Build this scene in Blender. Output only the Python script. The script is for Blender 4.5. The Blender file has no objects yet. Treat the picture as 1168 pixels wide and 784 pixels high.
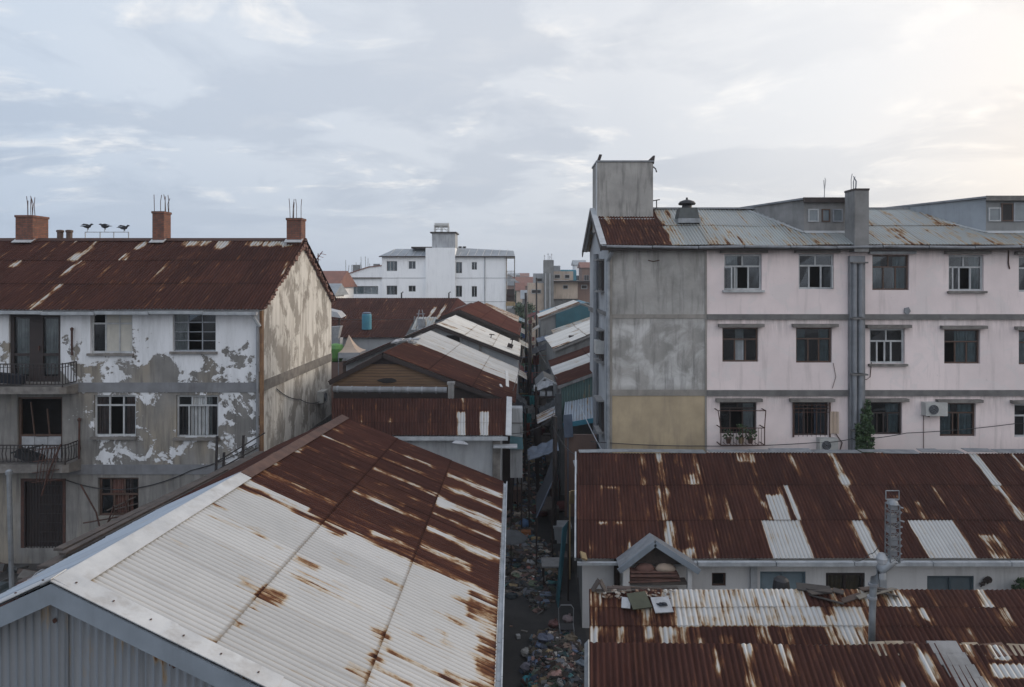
import bpy, math, random
import numpy as np
from mathutils import Vector, Matrix
R = math.radians
random.seed(7)
scene = bpy.context.scene
COL = scene.collection
CAMZ = 10.5          # camera height over the alley, metres
F = 780.0            # focal length of the photograph in its own pixels
def W(px, py, d):    # where a point seen at (px, py) lies if it is d metres away
    return Vector(((px - 590) / F * d, d, CAMZ + (318 - py) / F * d))
def XX(px, d): return (px - 590) / F * d
def ZZ(py, d): return CAMZ + (318 - py) / F * d

# ------------------------------------------------------------------ materials
def newmat(name):
    m = bpy.data.materials.new(name); m.use_nodes = True
    nt = m.node_tree; nt.nodes.clear()
    out = nt.nodes.new('ShaderNodeOutputMaterial')
    b = nt.nodes.new('ShaderNodeBsdfPrincipled')
    nt.links.new(b.outputs[0], out.inputs[0])
    return m, nt, b
def N(nt, t, **kw):
    n = nt.nodes.new(t)
    for k, v in kw.items():
        if k.startswith('i_'):
            n.inputs[k[2:].replace('_', ' ')].default_value = v
        else: setattr(n, k, v)
    return n
def lk(nt, a, b): nt.links.new(a, b)
def math_(nt, op, a, b=None, c=None, clamp=False):
    n = nt.nodes.new('ShaderNodeMath'); n.operation = op; n.use_clamp = clamp
    for i, v in enumerate((a, b, c)):
        if v is None: continue
        if isinstance(v, (int, float)): n.inputs[i].default_value = v
        else: nt.links.new(v, n.inputs[i])
    return n.outputs[0]
def pos(nt, sc=(1, 1, 1), loc=(0, 0, 0)):
    g = N(nt, 'ShaderNodeNewGeometry'); mp = N(nt, 'ShaderNodeMapping')
    mp.inputs['Scale'].default_value = sc; mp.inputs['Location'].default_value = loc
    lk(nt, g.outputs['Position'], mp.inputs['Vector']); return mp.outputs[0]
def noise(nt, vec, scale=1.0, detail=5, rough=.55, dist=0.0):
    n = N(nt, 'ShaderNodeTexNoise'); n.inputs['Scale'].default_value = scale
    n.inputs['Detail'].default_value = detail; n.inputs['Roughness'].default_value = rough
    n.inputs['Distortion'].default_value = dist
    if vec is not None: lk(nt, vec, n.inputs['Vector'])
    return n.outputs['Fac']
def ramp(nt, fac, stops, interp='LINEAR'):
    r = N(nt, 'ShaderNodeValToRGB'); cr = r.color_ramp; cr.interpolation = interp
    while len(cr.elements) > 1: cr.elements.remove(cr.elements[-1])
    for i, (p, c) in enumerate(stops):
        if isinstance(c, (int, float)): c = (c, c, c)
        e = cr.elements[0] if i == 0 else cr.elements.new(p)
        e.position = p; e.color = (*c[:3], 1)
    lk(nt, fac, r.inputs[0]); return r.outputs[0]
def mixc(nt, fac, a, b, mode='MIX'):
    m = N(nt, 'ShaderNodeMix'); m.data_type = 'RGBA'; m.blend_type = mode
    for s, v in ((0, fac), (6, a), (7, b)):
        if isinstance(v, (int, float)): m.inputs[s].default_value = v
        elif isinstance(v, tuple): m.inputs[s].default_value = (*v[:3], 1)
        else: lk(nt, v, m.inputs[s])
    return m.outputs[2]
def bump(nt, b, h, strength=.3, dist=.02):
    n = N(nt, 'ShaderNodeBump'); n.inputs['Strength'].default_value = strength
    n.inputs['Distance'].default_value = dist
    lk(nt, h, n.inputs['Height']); lk(nt, n.outputs[0], b.inputs['Normal'])

MATS = {}
def mat(name, c1, c2=None, scale=2.0, rough=.75, grime=0.0, metal=0.0, bmp=.15, grimecol=(.06, .055, .05), vert=1.0):
    """plain weathered surface: two-tone noise, rain streaks of dirt running down"""
    if name in MATS: return MATS[name]
    m, nt, b = newmat(name)
    c2 = c2 or tuple(x * .72 for x in c1)
    n1 = noise(nt, pos(nt, (1, 1, vert)), scale, 6, .6)
    f = ramp(nt, n1, [(.35, 0), (.68, 1)])
    col = mixc(nt, f, c1, c2)
    if grime:
        n2 = noise(nt, pos(nt, (2.6, 2.6, .35)), 1.3, 6, .65, .3)
        g = ramp(nt, n2, [(.48, 0), (.72, 1)])
        n4 = noise(nt, pos(nt), .45, 3, .5)
        g = math_(nt, 'MULTIPLY', g, ramp(nt, n4, [(.4, .3), (.6, 1)]))
        g = math_(nt, 'MULTIPLY', g, grime)
        col = mixc(nt, g, col, grimecol)
    lk(nt, col, b.inputs['Base Color'])
    b.inputs['Roughness'].default_value = rough; b.inputs['Metallic'].default_value = metal
    if bmp:
        n3 = noise(nt, pos(nt), scale * 9, 4, .6); bump(nt, b, n3, bmp, .02)
    MATS[name] = m; return m

def tin_material(name='tin', zinc=(.50, .495, .48), zinc2=(.39, .39, .385), rustc=(.067, .030, .024), rust2=(.038, .0172, .0145), metal=.15):
    m, nt, b = newmat(name)
    st = N(nt, 'ShaderNodeAttribute', attribute_name='st')
    ru = N(nt, 'ShaderNodeAttribute', attribute_name='ru')
    sep = N(nt, 'ShaderNodeSeparateColor'); lk(nt, ru.outputs['Color'], sep.inputs[0])
    def mapped(sc):
        mp = N(nt, 'ShaderNodeMapping'); mp.inputs['Scale'].default_value = sc
        lk(nt, st.outputs['Vector'], mp.inputs['Vector']); return mp.outputs[0]
    n1 = noise(nt, mapped((7.0, .75, 1)), 1.0, 7, .62, .25)       # long streaks running down the sheet
    n2 = noise(nt, mapped((2.2, 1.6, 1)), 1.0, 6, .6, .3)         # blotches
    n3 = noise(nt, mapped((34, 6, 1)), 1.0, 5, .65)               # fine speckle
    mm = math_(nt, 'ADD', sep.outputs[0], math_(nt, 'MULTIPLY', math_(nt, 'SUBTRACT', n1, .5), 1.45))
    mm = math_(nt, 'ADD', mm, math_(nt, 'MULTIPLY', math_(nt, 'SUBTRACT', n2, .5), .75))
    mm = math_(nt, 'ADD', mm, math_(nt, 'MULTIPLY', math_(nt, 'SUBTRACT', n3, .5), .28))
    mm = math_(nt, 'ADD', mm, math_(nt, 'MULTIPLY', math_(nt, 'SUBTRACT', math_(nt, 'MINIMUM', sep.outputs[2], 1.0), .25), .10))
    zc = mixc(nt, n2, zinc, zinc2)
    zc = mixc(nt, 1.0, zc, ramp(nt, sep.outputs[1], [(0, .90), (1, 1.05)]), 'MULTIPLY')
    rc = mixc(nt, ramp(nt, n1, [(.3, 0), (.7, 1)]), rustc, rust2)
    rc = mixc(nt, 1.0, rc, ramp(nt, sep.outputs[1], [(0, (.86, .88, .90)), (1, (1.14, 1.1, 1.08))]), 'MULTIPLY')
    n5 = noise(nt, mapped((1.1, .5, 1)), 1.0, 6, .65, .5)
    rc = mixc(nt, ramp(nt, n5, [(.52, 0), (.74, .42)]), rc, (.105, .045, .028))
    rc = mixc(nt, ramp(nt, n3, [(.56, 0), (.76, .28)]), rc, (.13, .07, .045))
    k1 = ramp(nt, mm, [(.27, 0), (.40, .45), (.50, 1)])
    stain = mixc(nt, ramp(nt, mm, [(.42, 0), (.58, 1)]), (.38, .28, .16), (.17, .075, .036))
    col = mixc(nt, k1, zc, stain)
    col = mixc(nt, ramp(nt, mm, [(.50, 0), (.76, 1)]), col, rc)
    # darker in the valleys of the corrugation and along the sheet laps
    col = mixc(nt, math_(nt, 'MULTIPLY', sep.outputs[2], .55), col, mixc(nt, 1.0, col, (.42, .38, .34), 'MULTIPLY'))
    lk(nt, col, b.inputs['Base Color'])
    lk(nt, ramp(nt, mm, [(.4, .48), (.6, .92)]), b.inputs['Roughness'])
    lk(nt, ramp(nt, mm, [(.38, metal), (.55, 0)]), b.inputs['Metallic'])
    lk(nt, ramp(nt, mm, [(.42, .35), (.58, .08)]), b.inputs['Specular IOR Level'])
    bump(nt, b, n3, .25, .01)
    MATS[name] = m; return m
TIN = tin_material()
TIN_BLUE = tin_material('tin_blue', (.40, .44, .49), (.30, .34, .39), metal=.25)
TIN_WALL = tin_material('tin_wall', (.27, .295, .325), (.215, .235, .26), metal=.1)
TIN_WHITE = tin_material('tin_white', (.62, .60, .56), (.52, .50, .46), metal=0)
TIN_GREEN = tin_material('tin_green', (.10, .16, .15), (.075, .125, .12), metal=0)
TIN_TEAL = tin_material('tin_teal', (.08, .20, .27), (.06, .15, .21), metal=0)
TIN_RED = tin_material('tin_red', (.5, .5, .5), (.4, .4, .4), rustc=(.095, .037, .029), rust2=(.07, .028, .023))
TIN_AGED = tin_material('tin_aged', (.36, .38, .37), (.27, .285, .28), metal=.3)

def peel_material():
    m, nt, b = newmat('peeling_paint')
    g = N(nt, 'ShaderNodeNewGeometry'); sx = N(nt, 'ShaderNodeSeparateXYZ'); lk(nt, g.outputs['Position'], sx.inputs[0])
    n1 = noise(nt, pos(nt, (.95, 1, 1.1), (3.3, 0, 1.4)), 1.0, 9, .62, .45)
    n1b = noise(nt, pos(nt, (6.5, 1, 6.5)), 1.0, 7, .7)
    zb = ramp(nt, math_(nt, 'DIVIDE', sx.outputs[2], 10.0),
              [(.0, -.0), (.30, .0), (.36, .20), (.62, .27), (.655, .25), (.70, .245), (.77, .30), (.83, .36), (.95, .42)])
    # the left part by the balconies has lost nearly all its paint below the top storey
    xb = ramp(nt, math_(nt, 'DIVIDE', math_(nt, 'ADD', sx.outputs[0], 20.0), 12.0), [(.27, 0.0), (.36, 1.0)])
    topst = ramp(nt, math_(nt, 'DIVIDE', sx.outputs[2], 10.0), [(.655, 0), (.66, 1)])
    xk = math_(nt, 'MAXIMUM', xb, topst)
    v = math_(nt, 'ADD', n1, math_(nt, 'MULTIPLY', zb, xk))
    v = math_(nt, 'ADD', v, math_(nt, 'MULTIPLY', math_(nt, 'SUBTRACT', n1b, .5), .26))
    pk = ramp(nt, v, [(.73, 0), (.755, 1)])
    pl = mixc(nt, ramp(nt, noise(nt, pos(nt), .9, 6, .6), [(.35, 0), (.65, 1)]), (.235, .225, .21), (.155, .15, .142))
    pl = mixc(nt, ramp(nt, noise(nt, pos(nt, (1, 1, .4), (9, 2, 3)), .55, 5, .5), [(.5, 0), (.62, .8)]), pl, (.27, .235, .185))
    streak = ramp(nt, noise(nt, pos(nt, (3.2, 3, .28)), 1.4, 7, .7), [(.47, 0), (.70, .85)])
    pl = mixc(nt, streak, pl, (.085, .08, .075))
    wh = mixc(nt, ramp(nt, noise(nt, pos(nt, (2.6, 2, .45)), 1.3, 8, .7), [(.42, 0), (.70, .85)]), (.64, .65, .67), (.44, .45, .46))
    col = mixc(nt, pk, pl, wh)
    edge = ramp(nt, v, [(.715, 0), (.735, .5), (.742, 0)])
    col = mixc(nt, edge, col, (.10, .09, .08))
    lk(nt, col, b.inputs['Base Color']); b.inputs['Roughness'].default_value = .85
    h = math_(nt, 'ADD', pk, math_(nt, 'MULTIPLY', noise(nt, pos(nt), 14, 4, .6), .3))
    bump(nt, b, h, .5, .02)
    MATS['peel'] = m; return m
PEEL = peel_material()

def gable_material():
    m, nt, b = newmat('stained_gable_plaster')
    base = mixc(nt, ramp(nt, noise(nt, pos(nt), .8, 6, .6), [(.35, 0), (.65, 1)]), (.32, .30, .27), (.22, .205, .185))
    v = noise(nt, pos(nt, (1, .75, .55), (0, 1.7, .3)), 1.3, 9, .68, .35)
    wh = ramp(nt, v, [(.45, 0), (.52, .85)])
    col = mixc(nt, wh, base, (.60, .585, .55))
    streak = ramp(nt, noise(nt, pos(nt, (3, 3.4, .3)), 1.5, 6, .65), [(.48, 0), (.7, .8)])
    col = mixc(nt, streak, col, (.20, .175, .15))
    lk(nt, col, b.inputs['Base Color']); b.inputs['Roughness'].default_value = .88
    bump(nt, b, math_(nt, 'ADD', wh, noise(nt, pos(nt), 16, 4, .6)), .35, .02)
    return m
GABLE = gable_material()

def pink_material():
    m, nt, b = newmat('pale_pink_render')
    col = mixc(nt, ramp(nt, noise(nt, pos(nt), .5, 5, .6), [(.35, 0), (.65, 1)]), (.74, .635, .615), (.64, .55, .535))
    streak = ramp(nt, noise(nt, pos(nt, (2.2, 2, .22)), 1.5, 6, .65), [(.56, 0), (.82, .55)])
    col = mixc(nt, streak, col, (.30, .265, .25))
    fade = ramp(nt, noise(nt, pos(nt, (1, 1, 1.3), (7, 3, 2)), .8, 5, .6, .8), [(.54, 0), (.57, .35)])
    col = mixc(nt, fade, col, (.60, .56, .545))
    sp = ramp(nt, noise(nt, pos(nt, (1, 1, 1), (4, 1, 8)), 5.0, 5, .7), [(.66, 0), (.74, .6)])
    col = mixc(nt, sp, col, (.20, .17, .16))
    # soot washed down just below the ledges of each storey
    g = N(nt, 'ShaderNodeNewGeometry'); sx = N(nt, 'ShaderNodeSeparateXYZ'); lk(nt, g.outputs['Position'], sx.inputs[0])
    fr = math_(nt, 'FRACT', math_(nt, 'DIVIDE', math_(nt, 'SUBTRACT', sx.outputs[2], .02), 2.98))
    led = ramp(nt, fr, [(.0, .35), (.06, .0), (.66, .0), (.98, .75)])
    led = math_(nt, 'MULTIPLY', led, ramp(nt, noise(nt, pos(nt, (4, 4, .5)), 1.2, 6, .7), [(.4, 0), (.7, 1)]))
    col = mixc(nt, led, col, (.24, .205, .195))
    lk(nt, col, b.inputs['Base Color']); b.inputs['Roughness'].default_value = .85
    bump(nt, b, noise(nt, pos(nt), 12, 5, .6), .2, .02)
    return m
PINK = pink_material()

def bare_concrete_material():
    m, nt, b = newmat('patched_concrete')
    g = N(nt, 'ShaderNodeNewGeometry'); sx = N(nt, 'ShaderNodeSeparateXYZ'); lk(nt, g.outputs['Position'], sx.inputs[0])
    base = mixc(nt, ramp(nt, noise(nt, pos(nt), .7, 6, .6), [(.35, 0), (.65, 1)]), (.34, .325, .305), (.22, .215, .20))
    v = noise(nt, pos(nt, (.8, 1, .8), (2, 0, 5)), 1.2, 6, .62, .6)
    mid = ramp(nt, math_(nt, 'DIVIDE', sx.outputs[2], 10.0), [(.60, 0), (.63, 1), (.86, 1), (.89, .25)])
    wh = math_(nt, 'MULTIPLY', ramp(nt, v, [(.42, 0), (.6, .75)]), mid)
    col = mixc(nt, wh, base, (.54, .53, .515))
    st = ramp(nt, noise(nt, pos(nt, (2.8, 2, .3)), 1.4, 6, .65), [(.50, 0), (.70, .7)])
    col = mixc(nt, st, col, (.11, .105, .10))
    lk(nt, col, b.inputs['Base Color']); b.inputs['Roughness'].default_value = .9
    bump(nt, b, noise(nt, pos(nt), 10, 5, .65), .35, .03)
    return m
BARE = bare_concrete_material()

def brick_material(name, c1, c2, mortar, scale):
    m, nt, b = newmat(name)
    g = N(nt, 'ShaderNodeNewGeometry'); sx = N(nt, 'ShaderNodeSeparateXYZ'); lk(nt, g.outputs['Position'], sx.inputs[0])
    cb = N(nt, 'ShaderNodeCombineXYZ')
    lk(nt, math_(nt, 'ADD', sx.outputs[0], sx.outputs[1]), cb.inputs[0]); lk(nt, sx.outputs[2], cb.inputs[1])
    br = N(nt, 'ShaderNodeTexBrick'); lk(nt, cb.outputs[0], br.inputs['Vector'])
    br.inputs['Color1'].default_value = (*c1, 1); br.inputs['Color2'].default_value = (*c2, 1); br.inputs['Mortar'].default_value = (*mortar, 1)
    br.inputs['Scale'].default_value = scale; br.inputs['Mortar Size'].default_value = .03
    br.inputs['Brick Width'].default_value = .5; br.inputs['Row Height'].default_value = .18
    col = mixc(nt, ramp(nt, noise(nt, pos(nt), 5, 5, .6), [(.40, 0), (.65, .75)]), br.outputs[0], (.07, .04, .033))
    lk(nt, col, b.inputs['Base Color']); b.inputs['Roughness'].default_value = .9
    bump(nt, b, br.outputs[1], -.4, .02)
    return m
BRICK = brick_material('chimney_brick', (.24, .085, .05), (.15, .055, .038), (.10, .07, .055), 2.2)

def glass_material():
    m, nt, b = newmat('window_glass')
    nt.nodes.remove(b); out = [n for n in nt.nodes if n.type == 'OUTPUT_MATERIAL'][0]
    gl = N(nt, 'ShaderNodeBsdfGlossy'); gl.inputs['Roughness'].default_value = .06
    gl.inputs['Color'].default_value = (.75, .8, .85, 1)
    tr = N(nt, 'ShaderNodeBsdfTransparent'); tr.inputs['Color'].default_value = (.68, .72, .73, 1)
    df = N(nt, 'ShaderNodeBsdfDiffuse'); df.inputs['Color'].default_value = (.12, .13, .14, 1)
    fr = N(nt, 'ShaderNodeFresnel'); fr.inputs['IOR'].default_value = 1.5
    m1 = N(nt, 'ShaderNodeMixShader'); m2 = N(nt, 'ShaderNodeMixShader')
    lk(nt, math_(nt, 'MULTIPLY', ramp(nt, noise(nt, pos(nt), 3, 4, .6), [(.4, .1), (.7, 1)]), .16), m1.inputs[0])
    lk(nt, tr.outputs[0], m1.inputs[1]); lk(nt, df.outputs[0], m1.inputs[2])
    lk(nt, math_(nt, 'ADD', math_(nt, 'MULTIPLY', fr.outputs[0], 1.1), .03), m2.inputs[0])
    lk(nt, m1.outputs[0], m2.inputs[1]); lk(nt, gl.outputs[0], m2.inputs[2])
    lk(nt, m2.outputs[0], out.inputs[0])
    return m
GLASS = glass_material()

def wood_boards(name, c1, c2, gap, pitch, axis=2):
    m, nt, b = newmat(name)
    g = N(nt, 'ShaderNodeNewGeometry'); sx = N(nt, 'ShaderNodeSeparateXYZ'); lk(nt, g.outputs['Position'], sx.inputs[0])
    fr = math_(nt, 'FRACT', math_(nt, 'DIVIDE', math_(nt, 'ADD', sx.outputs[axis], math_(nt, 'MULTIPLY', noise(nt, pos(nt, (.6, .6, 3)), 1, 2), pitch * .6)), pitch))
    ln = ramp(nt, fr, [(0, 1), (.12, 0), (.9, 0), (1, 1)])
    sc = (1.2, 1.2, 14) if axis == 2 else (14, 14, 1.2)
    col = mixc(nt, ramp(nt, noise(nt, pos(nt, sc), 1.2, 5, .65), [(.3, 0), (.7, 1)]), c1, c2)
    col = mixc(nt, ln, col, gap)
    lk(nt, col, b.inputs['Base Color']); b.inputs['Roughness'].default_value = .85
    bump(nt, b, ln, -.5, .02)
    MATS[name] = m; return m
SLATS = wood_boards('brown_slats', (.17, .105, .06), (.09, .055, .035), (.02, .014, .01), .12)

def attr_material(name='junk', rough=.8):
    m, nt, b = newmat(name)
    a = N(nt, 'ShaderNodeAttribute', attribute_name='tint')
    col = mixc(nt, ramp(nt, noise(nt, pos(nt), 6, 4, .6), [(.35, 0), (.7, .55)]), a.outputs['Color'], (.05, .045, .04))
    lk(nt, col, b.inputs['Base Color']); b.inputs['Roughness'].default_value = rough
    MATS[name] = m; return m
JUNK = attr_material()

def leaf_material(name, c1, c2):
    m, nt, b = newmat(name)
    oi = noise(nt, pos(nt), 3.0, 3, .6)
    lk(nt, mixc(nt, ramp(nt, oi, [(.35, 0), (.65, 1)]), c1, c2), b.inputs['Base Color']); b.inputs['Roughness'].default_value = .6
    return m
LEAF = leaf_material('ivy_leaves', (.045, .085, .028), (.022, .045, .018))
LEAF2 = leaf_material('tree_leaves', (.05, .085, .04), (.03, .05, .03))

M = dict(
    concrete=mat('concrete', (.24, .235, .23), (.15, .147, .143), 1.4, .85, .7),
    band=mat('cement_band', (.155, .15, .145), (.10, .097, .095), 2.5, .85, .5),
    band_grey=mat('grey_render_band', (.19, .195, .205), (.13, .132, .14), 1.6, .85, .5),
    ledge=mat('weathered_ledge', (.20, .185, .17), (.10, .092, .085), 3.5, .9, .4),
    dark=mat('painted_inside_dark', (.022, .02, .02), (.015, .014, .014), 2, .9, 0, bmp=0),  # near-black colour standing in for the darkness inside rooms and openings
    brownframe=mat('brown_window_wood', (.085, .045, .03), (.05, .03, .022), 4, .6, .2),
    blackwood=mat('blackened_wood', (.028, .017, .015), (.018, .012, .011), 4, .65, .2),
    whiteframe=mat('aged_white_paint', (.42, .43, .43), (.30, .31, .32), 5, .6, .35),
    greyframe=mat('grey_window_paint', (.26, .28, .31), (.18, .19, .21), 5, .6, .3),
    flash=mat('zinc_flashing', (.50, .51, .515), (.39, .40, .41), 2.2, .5, .5, .2, grimecol=(.20, .165, .13), bmp=.12),
    fascia=mat('blue_grey_fascia', (.235, .27, .31), (.18, .21, .24), 1.5, .5, .2, .1, bmp=.08),
    gutter=mat('white_gutter', (.42, .44, .46), (.28, .3, .32), 3, .5, .5),
    pipe=mat('galvanised_pipe', (.30, .32, .34), (.19, .205, .22), 3, .5, .4, .4),
    pipegrey=mat('grey_duct', (.22, .23, .245), (.15, .157, .17), 2, .6, .6),
    iron=mat('black_iron', (.018, .017, .018), (.03, .02, .018), 6, .6, 0),
    rustiron=mat('rusty_iron', (.075, .032, .022), (.04, .022, .018), 6, .85, 0),
    rustedge=mat('ochre_rust_stain', (.24, .14, .07), (.13, .07, .04), 3, .85, .5),
    white=mat('white_render', (.62, .62, .62), (.54, .54, .54), .6, .8, .5, grimecol=(.24, .235, .23)),
    farwhite=mat('pale_render', (.80, .81, .82), (.74, .75, .76), .15, .8, .3, grimecol=(.36, .37, .38), bmp=0),
    greywall=mat('grey_render', (.205, .21, .21), (.15, .155, .155), .9, .85, .6),
    lightgrey=mat('light_grey_render', (.36, .375, .39), (.28, .29, .305), .8, .85, .6),
    ochre=mat('ochre_render', (.40, .32, .21), (.30, .24, .16), 1.1, .85, .7, grimecol=(.20, .165, .13)),
    beige=mat('beige_render', (.46, .38, .31), (.36, .30, .25), .4, .85, .5),
    brown=mat('brown_render', (.20, .13, .10), (.14, .09, .075), .5, .85, .4),
    ac=mat('yellowed_plastic', (.42, .42, .40), (.32, .32, .31), 4, .5, .45),
    curtain=mat('pale_curtain', (.55, .57, .58), (.42, .44, .45), 3, .9, .2, bmp=0),
    tealcurtain=mat('blue_grey_curtain', (.24, .32, .34), (.17, .23, .25), 3, .9, .1, bmp=0),
    shutter=mat('blue_grey_shutter', (.14, .20, .235), (.10, .15, .18), 3, .6, .2),
    blueblind=mat('dull_blue_blind', (.055, .085, .105), (.04, .065, .08), 3, .6, .2),
    tarpblue=mat('faded_blue_tarp', (.11, .14, .19), (.07, .09, .13), 1.5, .6, .4),
    tarpdark=mat('dark_blue_tarp', (.012, .016, .026), (.01, .012, .018), 1.5, .95, .2),
    teal=mat('teal_plastic', (.02, .10, .13), (.015, .07, .09), 1.5, .5, .2),
    tealbright=mat('teal_paint', (.05, .22, .30), (.04, .16, .22), 1.5, .5, .3),
    canvas=mat('beige_canvas', (.46, .36, .28), (.38, .30, .24), 1.5, .85, .2),
    green=mat('green_plastic', (.09, .24, .05), (.07, .18, .045), 2, .6, .2),
    tan=mat('tan_board', (.33, .24, .12), (.24, .18, .10), 3, .85, .4),
    plank=mat('old_planks', (.095, .075, .065), (.05, .042, .038), 4, .9, .3),
    pinkplank=mat('reddish_planks', (.19, .10, .08), (.12, .07, .06), 4, .9, .3),
    redcloth=mat('dull_red_cloth', (.13, .035, .035), (.08, .025, .025), 3, .9, .2),
    greycloth=mat('dark_grey_cloth', (.07, .075, .08), (.045, .048, .052), 3, .9, .2),
    whitep=mat('dirty_white_plastic', (.36, .37, .39), (.26, .27, .28), 4, .5, .4),
    orange=mat('orange_plastic', (.30, .10, .02), (.2, .07, .02), 4, .6, .3),
    bluep=mat('blue_plastic', (.06, .13, .25), (.05, .10, .2), 4, .6, .3),
    blackp=mat('black_rubber', (.012, .012, .014), (.02, .02, .022), 4, .6, 0),
    feather=mat('dark_feathers', (.03, .032, .038), (.016, .017, .02), 8, .7, 0, bmp=0),
    soil=mat('packed_dirt', (.06, .053, .048), (.032, .03, .029), 1.4, .95, .5, bmp=.4),
    asphalt=mat('dirty_asphalt', (.034, .032, .031), (.018, .018, .018), 1.1, .9, .5, grimecol=(.015, .014, .014), bmp=.4),
    bark=mat('bark', (.06, .05, .04), (.04, .035, .03), 5, .9, 0),
    tileroof=mat('red_tile_roof', (.22, .10, .075), (.15, .075, .06), 1.5, .85, .4),
    rooffar=mat('weathered_blue_grey_sheet', (.28, .305, .33), (.20, .22, .24), 1.0, .5, .5, .2),
)

# ------------------------------------------------------------------ objects
INFO = {}
def thing(name, label, cat, loc=(0, 0, 0), group=None):
    o = bpy.data.objects.new(name, None); COL.objects.link(o)
    o.location = loc; o.empty_display_size = .2
    o['label'] = label; o['category'] = cat
    if group: o['group'] = group
    INFO[o.name] = Vector(loc); return o
def tag(o, label, cat, group=None, kind=None):
    if label: o['label'] = label
    if cat: o['category'] = cat
    if group: o['group'] = group
    if kind: o['kind'] = kind
    return o
def struct(o): o['kind'] = 'structure'; return o

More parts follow.
